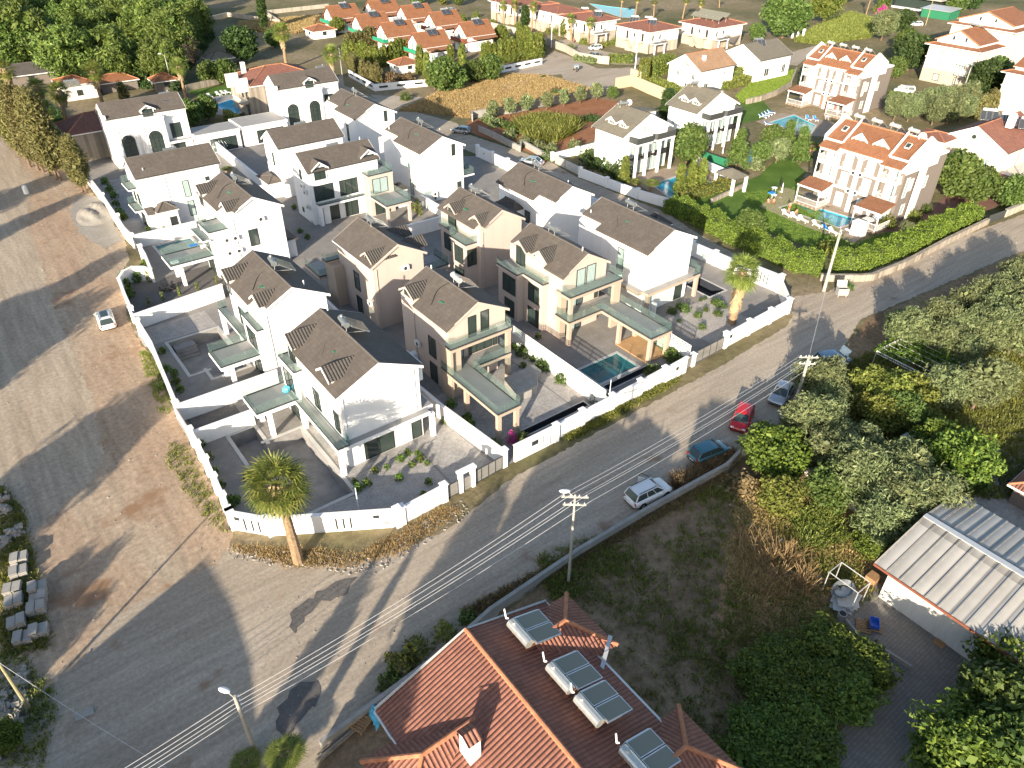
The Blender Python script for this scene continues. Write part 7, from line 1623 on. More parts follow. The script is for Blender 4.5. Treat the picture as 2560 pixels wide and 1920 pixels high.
for a in(-1,1):
 for b_ in(-1,1):m=MB();p=c+u*.5*a+v*.35*b_;m.tube(p,p+UP*.28,.06,n=6);m.build('leg','bin_metal',t)
 # ------------------------ pallets of stone at the left edge
rnd=random.Random(11)
PB=[((30,1130),'b','pale kerb stones wrapped on a pallet at the top of the left edge stacks'),((30,1210),'b','pale kerb stones on a pallet just below the topmost stack'),((120,1380),'b','rounded pale stones heaped on a pallet beside the long pole shadow'),((30,1460),'b','upright slabs crammed on a pallet cut by the left edge'),((170,1580),'s','flat paving slabs, the highest in the column of tidy stacks'),((155,1680),'s','flat slabs with one lying across, second in the column'),]
def slabs(label,c,a,big,seed):
 rnd=random.Random(seed);t=pallet(label.replace('X',''),c,a,grp='pallets of paving stone',mat='wood_grey');u=Vector((math.cos(a),math.sin(a),0));v=Vector((-u.y,u.x,0));t.name='stone_pallet';t['category']='pallet of stone';m=MB()
 if big=='s':
  for k in(-1,1):
   n=rnd.randint(5,9)
   for i in range(n):m.obox(c+u*(.30*k+rnd.uniform(-.03,.03))+v*rnd.uniform(-.04,.04)+UP*(.19+i*.075),u,.28,v,.5,UP,.033)
 else:
  for i in range(26):m.obox(c+u*rnd.uniform(-.5,.5)+v*rnd.uniform(-.45,.45)+UP*(.22+rnd.uniform(0,.5)),(rnd.uniform(-1,1),rnd.uniform(-.3,.3),rnd.uniform(-.2,.2)),rnd.uniform(.2,.34),(rnd.uniform(-.3,.3),1,.1),.09,(.1,.1,1),.08)
 m.build('stones','rubble' if big=='b' else 'concrete',t)
SP=[(q8(40,300),'b','pale kerb stones on a pallet, topmost of the left edge stacks'),(q8(60,460),'b','wrapped kerb stones on a pallet, second from the top at the left edge'),(q8(215,770),'b','rounded pale stones heaped on a pallet beside the thin pole shadow'),(q8(45,920),'b','upright white slabs crammed on a pallet cut by the left edge'),(q8(290,1130),'s','tidy flat slabs, highest pallet of the slab column'),(q8(280,1310),'s','tidy flat slabs, second pallet of the slab column'),(y6(110,260),'s','four short stacks of slabs on a pallet, third of the column'),(y6(125,365),'s','long slabs with grass at the corner, fourth of the column'),(y6(315,260),'s','bluish slabs on a pallet, upper one of the right column'),(y6(315,345),'s','wrapped white bundle on a pallet, middle of the right column'),(y6(305,425),'s','low bluish slabs, lowest of the middle trio'),(y6(145,530),'s','white slabs standing on edge beside the green bush'),(y6(200,650),'s','leaning white sheet of slabs, lower left pair'),(y6(325,600),'s','leaning slabs with dark edge boards, lower right pair')]
for i,(c,k,lb)in enumerate(SP):slabs(lb,Vector((c.x,c.y,.02)),R(-15)+R(3*(i%3)),k,40+i)
c=y6(670,1235);m=MB();m.obox(Vector((c.x,c.y,.06)),(.9,-.1,0),.55,(.1,.9,0),.3,UP,.04);solo(m,'manhole_cover','concrete','pale rectangular slab lying on the shaded road near the bottom','slab')
c=z0(210,1530);t=thing('gas_canister','white upright tank standing on the dirt lot casting a long shadow','tank',c);m=MB();m.tube(c,c+UP*1.3,.38,.36,n=14);m.build('drum','plastic_white',t,smooth=False);m=MB();m.tube(c+UP*1.3,c+UP*1.4,.2,n=10);m.build('cap','plastic_white',t)
# ------------------------ loungers, parasols, tables, people
def lounger(label,c,a,cloth=None):
 t=thing('sun_lounger',label,'sun lounger',(0,0,0),'white sun loungers round the pools');m=MB();m.box(-.9,.35,-.33,.33,.27,.33);m.obox((.62,0,.52),(.75,0,.55),.36,(0,1,0),.33,(-.55,0,.75),.03);m.build('bed','plastic_white',t)
 for x in(-.8,.5):
  for y in(-.28,.28):m=MB();m.box(x-.05,x+.05,y-.04,y+.04,0,.265);m.build('leg','plastic_white',t)
 if cloth:m=MB();m.box(-.85,.33,-.28,.28,.331,.36);m.obox((.60,0,.56),(.75,0,.55),.34,(0,1,0),.28,(-.55,0,.75),.02);m.build('towel',cloth,t)
 t.location=Vector((c.x,c.y,.05));t.rotation_euler=(0,0,a);return t
LD=[((1090,240),'blue_cloth','blue-covered lounger nearest the pool steps on the house side'),((1240,300),None,'bare white lounger second along the house side of the near pool'),((1400,360),None,'bare white lounger third along the house side of the near pool'),((1560,440),None,'bare white lounger left of the blue one at the pool end'),((1710,490),'blue_cloth','blue-covered lounger beside the porch corner'),((470,440),None,'white lounger at the left end of the hedge-side row'),((590,480),None,'second white lounger of the hedge-side row'),((700,520),None,'third white lounger of the hedge-side row, by the folded parasol'),((890,590),None,'fourth white lounger of the hedge-side row'),((1030,650),'blue_cloth','lounger with a dark blue towel in the hedge-side row'),((1120,690),None,'last white lounger of the hedge-side row near the pole')]
for(x,y),cl,lb in LD:lounger(lb,q6(x,y),R(75)if y<500 and x>1000 else R(-100)+R(180),cl)
for i,(x,y)in enumerate(((30,1190),(70,1170),(110,1150),(150,1130),(110,1290))):lounger(('blue lounger at the left edge of the far pool, number %s from the hedge'%('one','two','three','four','five')[i])if i<4 else 'single blue lounger below the row at the far pool',r5(x,y),R(120),'blue_cloth')
for i,(x,y)in enumerate(((660,1215),(760,1225))):lounger(('left','right')[i]+' blue lounger on the house side of the far pool',r5(x,y),R(60),'blue_cloth')
for i,(x,y)in enumerate(((1660,770),(1730,755),(1770,745),(1805,740))):lounger(('first','second','third','fourth')[i]+' white lounger from the left beside the bright blue pool',z0(x,y),R(100+i*9))
def parasol(label,c,open_=False,cloth='parasol_cloth'):
 t=thing('parasol',label,'parasol',c);c=Vector((c.x,c.y,.05));m=MB();m.tube(c,c+UP*2.5,.03,n=6);m.build('pole','wood',t);m=MB();m.tube(c,c+UP*.08,.25,n=12);m.build('base','concrete',t);m=MB()
 if open_:m.tube(c+UP*2.1,c+UP*2.6,1.3,.03,n=8,cap=False)
 else:m.tube(c+UP*.9,c+UP*2.5,.17,.03,n=8)
 m.build('canopy',cloth,t)
parasol('folded white parasol beside the table at the head of the near pool',q6(390,190),cloth='plastic_white');parasol('folded dark parasol behind the white one at the near pool',q6(380,110),cloth='black');parasol('folded beige parasol on the terrace of the farther columned villa',zc(1910,1250));parasol('second folded beige parasol nearer the columns',zc(1830,1225));parasol('open white parasol in the court of the near arched villa',z0(1840,1150),True,'plastic_white')
def table(label,c,r=.5):
 t=thing('garden_table',label,'table',c);c=Vector((c.x,c.y,.05));m=MB();m.tube(c+UP*.7,c+UP*.74,r,n=16);m.build('tabletop','plastic_white',t)
 for a in range(4):m=MB();m.tube(c+Vector((math.cos(a*PI/2),math.sin(a*PI/2),0))*r*.7,c+Vector((math.cos(a*PI/2),math.sin(a*PI/2),0))*r*.6+UP*.7,.02,n=5);m.build('leg','plastic_white',t)
table('white table piled with things at the head of the near pool',q6(300,110));table('white table beneath the blue towels at the near pool',q6(290,210));table('white table in the shade of the far villa porch',r5(920,1215),.6);table('white table under the porch roof of the near villa',q6(1830,340),.7)
def person(label,c,face,pose,skin='skin',cloth='red_cloth'):
 "seated or standing figure grown as one skin from its skeleton"
 t=thing('person',label,'person',(0,0,0),'people by the near pool')
 if pose=='stand':J=[((0,0,.95),.13),((0,0,1.2),.12),((0,0,1.45),.13),((0,0,1.58),.055),((0,0,1.70),.095),((0,.1,.9),.09),((.02,.1,.5),.06),((0,.1,.08),.045),((.16,.1,.04),.04),((0,-.1,.9),.09),((.02,-.1,.5),.06),((0,-.1,.08),.045),((.16,-.1,.04),.04),((0,.2,1.43),.06),((.05,.27,1.15),.042),((.15,.24,.92),.032),((0,-.2,1.43),.06),((.05,-.27,1.15),.042),((.15,-.24,.92),.032)]
 else:J=[((0,0,.42),.14),((-.05,0,.65),.12),((-.08,0,.88),.13),((-.06,0,1.0),.055),((-.04,0,1.13),.095),((.08,.1,.42),.095),((.46,.12,.46),.065),((.52,.12,.1),.045),((.66,.12,.06),.04),((.08,-.1,.42),.095),((.46,-.12,.46),.065),((.52,-.12,.1),.045),((.66,-.12,.06),.04),((-.06,.2,.86),.06),((.08,.27,.62),.042),((.28,.2,.55),.032),((-.06,-.2,.86),.06),((.08,-.27,.62),.042),((.28,-.2,.55),.032)]
 E_=[(0,1),(1,2),(2,3),(3,4),(0,5),(5,6),(6,7),(7,8),(0,9),(9,10),(10,11),(11,12),(2,13),(13,14),(14,15),(2,16),(16,17),(17,18)]
 me=bpy.data.meshes.new('body');me.from_pydata([j[0]for j in J],E_,[]);o=bpy.data.objects.new('body',me);COL.objects.link(o);o.parent=t
 md=o.modifiers.new('skin','SKIN');
 for v,j in zip(me.skin_vertices[0].data,J):v.radius=(j[1],j[1])
 me.skin_vertices[0].data[0].use_root=True;ss=o.modifiers.new('sub','SUBSURF');ss.levels=1;ss.render_levels=1;me.materials.append(MAT[skin])
 z=J[0][0][2];m=MB();m.ball((J[0][0][0],0,z),.16,.19,.13,10,6);m.build('swimwear',cloth,t,smooth=True);h=J[4][0];m=MB();m.ball((h[0]-.025,0,h[2]+.04),.105,.10,.10,10,6);m.build('hair','hair',t,smooth=True)
 t.location=Vector((c.x,c.y,.05));t.rotation_euler=(0,0,face)
person('sunburnt bather standing at the pool edge in orange swimwear',q6(500,400),R(60),'stand');person('bather in red sitting on a lounger beside the standing one',q6(600,440),R(80),'sit');person('left of two people sitting together by the towel-covered table',q6(215,290),R(20),'sit',cloth='terracotta_plain');person('right of two people sitting together by the towel-covered table',q6(290,290),R(40),'sit')
m=MB();c=q6(260,190,0);m.box(c.x-.5,c.x+.5,c.y-.4,c.y+.4,.8,.95);solo(m,'towel_pile','blue_cloth','blue towels piled on the table by the two sitting people','towels')
c=q6(1460,700);t=thing('pool_cabin','plain white upright pump cabin at the end of the near pool','cabin',c);m=MB();m.box(c.x-.8,c.x+.6,c.y-.9,c.y+.9,0,2.0);m.build('wall','white_wall',t);m=MB();m.box(c.x-.86,c.x+.66,c.y-.96,c.y+.96,2.001,2.1);m.build('roof','white_wall',t)
c=z0(1730,1190);t=thing('dome_tent','clear plastic dome tent with a red stripe in the arched villa court','tent',c);m=MB();m.ball((c.x,c.y,.9),1.9,1.9,1.5,18,9);m.build('dome','rail_glass',t,smooth=True);m=MB()
for k in range(8):a=k*PI/8;m.path([(c.x+1.9*math.cos(b_)*math.cos(a),c.y+1.9*math.cos(b_)*math.sin(a),.9+1.5*math.sin(b_))for b_ in(i*PI/10 for i in range(11))],.03,5)
m.build('ribs','plastic_white',t);m=MB();m.path([(c.x+1.92*math.cos(b_),c.y,.9+1.52*math.sin(b_))for b_ in(i*PI/12+.8 for i in range(7))],.12,5);m.build('red_stripe','red_cloth',t)
m=MB();rnd=random.Random(2);c=y2(1000,715,3.3);m.ball(c+UP*.2,.5,.4,.3,8,5,.25,rnd);solo(m,'plastic_bag','cyan_bag','bright turquoise plastic bag on the canopy terrace of the front white villa','bag')
c=z5(910,725,3.3);t=thing('drying_rack','folding rack with pale washing on the canopy of the third white villa','drying rack',c);m=MB();
for s in(-1,1):m.tube(c+Vector((s*.5,-.4,0)),c+Vector((s*.5,.3,1.0)),.02,n=4);m.tube(c+Vector((s*.5,.4,0)),c+Vector((s*.5,-.3,1.0)),.02,n=4)
m.build('frame','steel',t);m=MB();m.obox(c+UP*.95,(1,0,0),.55,(0,1,0),.35,UP,.01);m.build('washing','blue_cloth',t)
m=MB();c=z5(980,690,3.3);m.obox(c+UP*.5,(1,.2,.1),.5,(0,.4,1),.5,(0,1,-.4),.02);solo(m,'white_sheet','plastic_white','white sheet hung beside the rack on the canopy of the third white villa','sheet')
m=MB();c=z5(750,815,3.3);m.obox(c+UP*.15,(1,.1,0),.45,(-.1,1,0),.3,UP,.1);solo(m,'polystyrene_block','plastic_white','small white block at the front corner of the third villa canopy','block')
rnd=random.Random(9);c=z5(710,1020);m=MB()
for i in range(22):m.obox(c+Vector((rnd.uniform(-1,1),rnd.uniform(-.8,.8),rnd.uniform(.05,.5))),(rnd.uniform(-1,1),rnd.uniform(-1,1),rnd.uniform(-.3,.3)),rnd.uniform(.1,.6),(rnd.uniform(-1,1),rnd.uniform(-1,1),.1),rnd.uniform(.03,.2),(0,.1,1),.04)
solo(m,'rubbish_heap','black','heap of dark builders rubbish on the paving beside the young lime tree','rubbish heap',kind='stuff')
c=y2(1420,1250);m=MB();m.obox(Vector((c.x,c.y,.05)),(1,.9,0),.8,(-.9,1,0),.05,UP,.02);m.obox(Vector((c.x+.1,c.y,.08)),(1,-.2,0),.6,(.2,1,0),.05,UP,.015);solo(m,'crossed_planks','wood_grey','crossed timber offcuts on the terrace of the front white villa','planks')
for i,(x,y)in enumerate(((1275,1610),(500,1660))):pass
c=q7(450,1000);t=thing('tarpaulin','crumpled blue tarpaulin over something by the wall of the tiled house','tarpaulin',c);rs=np.random.RandomState(1);m=MB();k=10;vs=[]
for i in range(k+1):
 for j in range(6):uu,vv=i/k,j/5;p=q7(400+120*uu,870+270*uu)+Vector((.0+.75*(vv-.5),.25*(vv-.5),0));vs.append((p.x+rs.normal()*.04,p.y+rs.normal()*.04,.15+.75*math.sin(PI*(.12+.76*vv))+rs.normal()*.05))
m.add(vs,[(i*6+j,(i+1)*6+j,(i+1)*6+j+1,i*6+j+1)for i in range(k)for j in range(5)]);m.build('sheet','light_blue_tarp',t,smooth=False)
c=q7(240,1090);pallet('orange-brown pallet standing by the planks left of the tarpaulin',Vector((c.x,c.y,.3)),.45)
t=thing('plank_pile','long bundle of planks and pipes lying along the garden wall','planks',q7(0,1250));m=MB();rnd=random.Random(5);a,b_=y7(280,1600),y7(600,1330)
for i in range(11):o=Vector((rnd.uniform(-.25,.5),rnd.uniform(-.3,.2),rnd.uniform(.05,.4)));m.tube(a+o,b_+o*.8+(b_-a)*rnd.uniform(-.2,.1),rnd.uniform(.03,.07),n=4)
m.build('planks','wood_grey',t)
# ------------------------ trees and plants
PR={}
def proto(key,f):PR[key]=[f,None]
def put(key,loc,label,rz=None,sc=1.0,group=None,seed=[0]):
 seed[0]+=1;rz=(seed[0]*2.399)%6.28 if rz is None else rz
 if PR[key][1]is None:PR[key][1]=PR[key][0]()
 o=place(PR[key][1],Vector((loc[0],loc[1],loc[2]if len(loc)>2 and abs(loc[2])<.5 else 0)),rz,label,sc,group);return o
for i in range(3):
 proto('pine%d'%i,lambda i=i:make_tree('pine_tree','x','tree','round',6.0,12.5,2.0,100,1.35,62,'leaf_pine',.42,.30,.85,.28,10+i,limbs=8,lean=(.6*i-.5,.4)))
proto('dense',lambda:make_tree('broadleaf_tree','x','tree','round',4.6,8.5,1.0,80,1.3,60,'leaf_dark',.36,.6,.8,.25,21))
proto('dense2',lambda:make_tree('broadleaf_tree','x','tree','round',3.4,6.5,.8,60,1.1,60,'leaf_mid',.30,.6,.8,.2,22))
proto('broad',lambda:make_tree('broadleaf_tree','x','tree','round',6.6,11.5,1.2,120,1.6,70,'leaf_mid',.42,.55,.8,.35,23))
proto('wispy',lambda:make_tree('broadleaf_tree','x','tree','umbrella',5.4,9,2.0,90,1.3,70,'leaf_thuja',.40,.22,.8,.3,24))
for i in range(3):proto('cyp%d'%i,lambda i=i:make_tree('cypress_tree','x','tree','column',2.3,14.5,2.4,80,1.05,75,'leaf_cypress',.34,.28,1.5,.22,31+i,limbs=4,lean=(.3*i,.2)))
proto('spire',lambda:make_tree('cypress_tree','x','tree','column',1.3,13,.6,60,.8,60,'leaf_dark',.28,.3,1.5,.18,35,limbs=2))
for i in range(4):proto('olive%d'%i,lambda i=i:make_tree('olive_tree','x','tree','round',2.55,5.2,.9,46,.80,100,'leaf_olive',.17,.26,.9,.16,41+i,limbs=8))
proto('yolive',lambda:make_tree('olive_tree','x','tree','round',1.1,2.6,.7,22,.42,45,'leaf_olive',.17,.3,1,.07,46,limbs=4))
proto('fig',lambda:make_tree('fig_tree','x','tree','round',4.3,5.4,.6,85,1.0,62,'leaf_citrus',.21,.75,.75,.2,51,limbs=9))
for i in range(2):proto('citrus%d'%i,lambda i=i:make_tree('citrus_tree','x','tree','round',2.6,3.9,.4,60,.75,95,'leaf_citrus',.15,.5,.85,.14,55+i,limbs=7))
proto('quince',lambda:make_tree('fruit_tree','x','tree','round',2.0,3.4,.5,40,.65,75,'leaf_yellow',.14,.55,.8,.12,58,limbs=7))
proto('apple',lambda:make_tree('fruit_tree','x','tree','round',2.1,3.8,.5,42,.7,85,'leaf_mid',.15,.55,.8,.12,59,limbs=7))
proto('bare',lambda:make_tree('bare_tree','x','tree','round',3.0,7.5,1.5,40,.9,40,'leaf_grey',.35,.05,.9,.2,60,limbs=24,core=False))
proto('thuja',lambda:make_tree('conifer','x','conifer','cone',1.15,4.4,.1,34,.5,50,'leaf_thuja',.20,.3,1.5,.1,61,limbs=2))
proto('thuja2',lambda:make_tree('conifer','x','conifer','column',1.2,4.2,.1,34,.55,50,'leaf_cypress',.22,.3,1.4,.1,62,limbs=2))
proto('fir',lambda:make_tree('conifer','x','conifer','cone',2.2,6.5,.2,60,.7,60,'leaf_mid',.26,.3,.8,.14,63,limbs=3))
proto('egg',lambda:make_tree('clipped_conifer','x','conifer','column',1.35,4.6,.1,40,.6,60,'leaf_thuja',.18,.5,1.1,.1,64,limbs=2))
proto('palm0',lambda:make_palm('palm_tree','x',7.2,.30,40,1.75,2.6,71));proto('palm1',lambda:make_palm('palm_tree','x',6.2,.26,34,1.35,1.3,72,lean=(.4,.2)));proto('palm2',lambda:make_palm('palm_tree','x',10.5,.2,32,1.3,1.6,73,lean=(.5,.3)))
proto('bush',lambda:shrub('shrub','x',(0,0,0),.9,1.1,'leaf_mid',.15,330,81));proto('ybush',lambda:shrub('shrub','x',(0,0,0),.9,1.1,'leaf_yellow',.14,330,82));proto('ballbush',lambda:shrub('clipped_shrub','x',(0,0,0),1.2,1.7,'leaf_thuja',.13,900,83))
proto('dbush',lambda:shrub('shrub','x',(0,0,0),1.4,1.5,'leaf_dark',.2,500,84));proto('gbush',lambda:shrub('shrub','x',(0,0,0),1.0,1.2,'leaf_olive',.16,380,85));proto('small',lambda:shrub('garden_plant','x',(0,0,0),.38,.75,'leaf_ivy',.11,120,86,cat='plant'));proto('sap',lambda:shrub('garden_plant','x',(0,0,0),.25,1.5,'leaf_thuja',.11,110,87,cat='plant'))
proto('bban',lambda:shrub('shrub','x',(0,0,0),1.6,1.8,'leaf_brown',.24,650,88))
def rowput(key,pts,step,lb,sc=1,jit=.25,seed=1,group=None,h=0):
 rnd=random.Random(seed);i=0
 for a in along(pts,step):put(key,(a.x+rnd.uniform(-jit,jit),a.y+rnd.uniform(-jit,jit)),lb%nth(i),sc=sc*rnd.uniform(.85,1.15),group=group);i+=1
ORD=['nearest','second','third','fourth','fifth','sixth','seventh','eighth','ninth','tenth','eleventh','twelfth','thirteenth','fourteenth','fifteenth','sixteenth','seventeenth','eighteenth','nineteenth','twentieth']+['twenty-'+x for x in('first','second','third','fourth','fifth','sixth','seventh','eighth','ninth')]+['thirtieth']+['thirty-'+x for x in('first','second','third','fourth','fifth','sixth','seventh','eighth','ninth')]
def nth(i):return ORD[i]
p=make_palm('palm_tree','nearest fan palm, in full sun outside the slotted corner wall',8.3,.36,46,2.05,2.2,90,lean=(-.2,.3));b=G(747,1405);p.location=(b.x,b.y,0)
b=z7(1990,1290);h=zat(b,z7,2090,880);p=make_palm('palm_tree','tall thick-skirted fan palm behind the street wall of the right plot',h,.42,42,1.9,5.0,91);p.location=(b.x,b.y,0)
PI_=[(500,400,1.15),(640,470,.8),(870,400,1.05),(960,300,.8),(1180,180,1.2),(1370,250,1.1),(1330,110,1),(640,130,1.0),(800,60,1),(160,230,1.3),(70,120,1.2),(240,80,1.1),(330,250,.9),(60,330,1.0),(380,40,1),(500,150,.9),(560,10,1),(720,210,.9),(930,130,1),(1020,30,1),(1180,20,1),(1430,60,.95),(1540,130,.9),(1490,250,.7),(1230,440,.85),(1330,460,.8),(1050,420,.6),(0,20,1.2),(140,-30,1.1),(300,-60,1.1),(450,-60,1),(640,-70,1),(860,-60,1),(1050,-70,1),(1300,-50,1),(-80,150,1.2),(-60,300,1.1)]
for i,(x,y,s)in enumerate(PI_):
 b=z0(x,y,7.5*s);put('pine%d'%(i%3),b.xy,'pine',sc=s)['label']='x'
pines=[o for o in COL.objects if o.name.startswith('pine_tree')and o.parent is None]
for o in pines:o['group']='pines of the upper left wood'
for i,(x,y,k,s,lb)in enumerate(((1910,400,'dense',1.05,'dense dark round tree left of the old stone house'),(1530,440,'bare',1,'leafless grey tree at the right end of the pine wood'),(750,200,'bare',.8,'small leafless tree among the pine crowns'),(1640,560,'dense2',.8,'dark tree behind the stone wall by the bright blue pool'),(1780,570,'dense2',.9,'green tree between the pool wall and the dense round tree'),(2160,290,'dense2',.8,'tree by the palm above the old stone house'),(1620,830,'dense2',.75,'dark garden tree between the arched villas'),(1500,880,'dense2',.8,'dark tree just behind the near arched villa roof'),(1090,560,'dense2',.7,'low tree at the foot of the pines near the orange roof'),(1080,600,'thuja',1,'conifer left of the three slim masts'),(1200,600,'thuja',1.1,'conifer right of the three slim masts'),(960,700,'thuja2',1,'dark conifer behind the near arched villa'))):
 b=z0(x,y,3 if k!='thuja' else 1);put(k,b.xy,lb,sc=s)
b=z0(2100,250);put('spire',b.xy,'tall slim cypress standing alone above the dry field',sc=1.2)
for x,y,k,s,lb in((60,560,'palm1',1.5,'fan palm at the left edge below the brown barn'),(750,620,'palm0',1.15,'fan palm with a thick skirt beside the small white house'),(1420,570,'palm0',.95,'fan palm with orange dead fronds beside the white street pole'),(300,700,'palm1',1.3,'fan palm behind the cypress row, left one'),(450,750,'palm1',1.4,'fan palm behind the cypress row, right one'),(380,870,'palm1',1.2,'fan palm low among the cypress tops')):
 b=z0(x,y,6.5*s*.9);put(k,b.xy,lb,sc=s)
for Z,x,y,k,s,lb in((zb,330,285,'palm0',1.25,'fan palm with yellow skirt right of the lone cypress'),(zb,715,420,'palm0',1.1,'fan palm leaning over the far arched villa roof')):
 b=Z(x,y,8);o=put(k,b.xy,lb,sc=s)
CYP=[(240,1320),(305,1345),(345,1360),(400,1390),(455,1420),(485,1425),(655,1515),(685,1525),(200,1260),(150,1200),(90,1130)]
for i,(x,y)in enumerate(CYP):put('cyp%d'%(i%3),z0(x,y).xy,('cypress of the leaning row at the left edge, %s from the road end'%nth(len(CYP)-1-i))if i not in(6,7)else('slimmer cypress nearest the sand heap' if i==7 else 'slim cypress second from the sand heap'),sc=(1.0,1.0,.98)if i<6 else(.75,.75,.62)if i<8 else 1,group='cypress row beside the estate')
rowput('dbush',[z0(560,720),z0(900,700),z0(1150,690),z0(1420,700)],3.0,'%s dark shrub from the left in the shaded belt behind the near arched villa',1.6,seed=31,group='shaded shrub belt')
for i,(bx,by,tx,ty,lb)in enumerate(((440,330,425,70,'fan palm before the cream row houses, leftmost of the five'),(590,370,590,60,'fan palm second from the left before the cream row houses'),(830,430,840,90,'fan palm beside the pointed cypress before the row houses'),(1370,570,1375,250,'fan palm with broad head left of the lowest stairs'),(1600,610,1605,300,'fan palm nearest the parked white hatchback'))):
 b=q1(bx,by);h=zat(b,q1,tx,ty);put('palm1',b.xy,lb,sc=(1,1,h/6.2),group='fan palms of the row houses')
b=q1(335,290);put('palm2',b.xy,'slender palm trunk by the zigzag stairs at the top edge',sc=.9)
for i,(bx,by,tx,ty,lb)in enumerate(((1370,140,1385,15,'palm behind the twin-stair row house, left'),(1600,150,1640,5,'leaning palm behind the twin-stair row house, middle'),(1735,220,1765,20,'tall palm beside the awning house at the top'),(1225,150,1240,-10,'palm beside the long teal pool'),(1110,130,1130,-10,'palm behind the lifebuoy house'),(1890,60,1900,-20,'palm behind the solar panel ranks'))):
 b=zc(bx,by);h=min(15,zat(b,zc,tx,ty));put('palm2',b.xy,lb,sc=(1,1,h/10.5),group='palms along the top edge')
put('palm2',zd(960,130).xy,'shaggy palm beside the magenta bougainvillea',sc=.8)
put('spire',q1(730,380).xy,'pointed bright cypress between the row house palms',sc=(1.1,1.1,.5));put('egg',q1(1275,510).xy,'egg-shaped clipped conifer left of the broad-headed palm',sc=1.2)
for x,y,lb in((1360,700,'round clipped shrub alone in front of the lane wall'),(1150,640,'clipped shrub beside the thin white pole'),(290,350,'low round shrub left of the row house palms'),(60,240,'round shrub at the foot of the zigzag stairs'),(1160,470,'small round shrub under the lifebuoy house'),(1540,610,'small shrub beside the parked white hatchback'),(1960,620,'clipped green tree under the black balcony'),(2170,680,'round green shrub right of the black balcony'),(640,400,'low shrub left of the pointed cypress')):put('ballbush',q1(x,y).xy,lb,sc=1.2)
for x,y,lb in((1830,640,'yellow-green shrub behind the white hatchback'),(1065,460,'yellow shrub beside the clipped ball')):put('ybush',q1(x,y).xy,lb,sc=1.6)
rowput('thuja',[zb(830,480),zb(1000,500),zb(1120,530),zb(1320,470)],1.5,'%s conifer from the left in the tall dark hedge under the cottages',1.15,seed=2,group='conifers below the cottages')
rowput('thuja2',[zb(860,390),zb(960,370),zb(1060,350)],1.4,'%s conifer from the left in the hedge under the green balconies',1.0,seed=3,group='conifers below the cottages')
rowput('thuja2',[zb(880,560),zb(980,640),zb(1090,660)],1.6,'%s dark conifer counted along the slotted corner wall',1.0,seed=4,group='conifers below the cottages');rowput('bban',[zb(1100,650),zb(1330,630)],2.0,'%s dry brown bush from the left above the slotted wall',1.0,seed=5)
rowput('thuja',[q1(160,900),q1(380,880),q1(600,840),q1(940,800)],1.55,'%s bright conifer from the left above the slotted wall by the lane bend',1.25,seed=6,group='bright conifers by the bend')
rowput('thuja',[q1(640,560),q1(760,660),q1(960,720)],1.8,'%s bright conifer of the back row near the lane bend',1.1,seed=7,group='bright conifers by the bend')
for Z,x,y,k,s,lb in((q2,1500,1020,'thuja',1.5,'pale conifer in front of the cottage with the little red-roofed outbuilding'),(q2,1600,1060,'thuja',1.3,'conifer between the pale one and the big grey shrub'),(q2,360,480,'wispy',.55,'pale feathery tree beside the white garage'),(q2,1920,950,'thuja',1.3,'conifer rising behind the big grey shrub'),(q2,2080,960,'thuja',1.4,'conifer beside the timber-framed cottage'),(q2,1820,1280,'dense2',1.2,'big grey-green shrubby tree at the end of the slotted wall'),(q2,1700,1240,'wispy',.6,'yellowish shrubby tree at the wall end, left side'),(q2,2000,1250,'dense2',.9,'green shrub joined to the big grey-green one'),(q1,250,1120,'dense2',.95,'round green tree under the bright conifers'),(q1,30,1150,'dense2',.8,'green shrub at the left end of the second slotted wall'),(q1,400,620,'wispy',.6,'greyish tree left of the car among the conifers'),(q2,1300,1380,'bush',1.6,'bright low shrub sprawling onto the pale lane'),(q2,150,340,'bban',1.6,'brownish bush left of the white garage'),(q2,1000,640,'wispy',.4,'dry feathery bush before the third cottage'),(q2,1450,80,'dense2',.9,'tree at the top edge behind the cottages'),(q2,1820,70,'egg',1.6,'clipped bright column tree at the top edge'),(q2,2020,80,'dense2',.7,'dark shrub right of the clipped column'),(q2,2080,290,'ballbush',1.4,'round bright shrub by the pale parked car')):
 put(k,Z(x,y).xy,lb,sc=s)
for i,(x,y)in enumerate(((290,1650),(515,1610),(755,1565),(1030,1525),(1270,1480),(1495,1440),(1715,1390))):put('yolive',q1(x,y).xy,'young olive tree, %s from the left along the concrete wall'%nth(i).replace('nearest','first'),sc=1.5,group='young olives along the wall')
put('apple',q1(1940,1370).xy,'green young tree at the right end of the olive row',sc=.75)
for i,(x,y)in enumerate(((60,960),(110,1000),(240,1090),(350,1150),(465,1180),(560,1200),(740,1180))):put('gbush',zc(x,y).xy,'grey-green shrub in the lower part of the olive plot, %s from the left'%nth(i).replace('nearest','first'),sc=1.5,group='shrubs of the olive plot')
rowput('dbush',[zc(770,960),zc(860,950),zc(970,970)],1.6,'%s dark leafy bush in the clump left of the nearer columned villa',.9,seed=8);rowput('bush',[zc(70,970),zc(200,1010),zc(300,1050)],2.2,'%s leafy bush at the left of the tall corn',1.4,seed=9)
put('bban',zc(590,740).xy,'grey-green weed clump in the dry field',sc=.8);put('bush',q1(1150,1310).xy,'low dark shrub in the dry field above the wall',sc=1.2);put('bush',q1(990,1090).xy,'small green clump on the dry heap',sc=.9)
for i,(x,y)in enumerate(((860,1250),(900,1310),(950,1300),(1000,1340),(1050,1370),(1100,1400))):put(('bush','dbush')[i%2],zc(x,y).xy,'shrub of the bank below the nearer columned villa, %s from the gate'%nth(i).replace('nearest','first'),sc=1.7,group='shrubs of the bank')
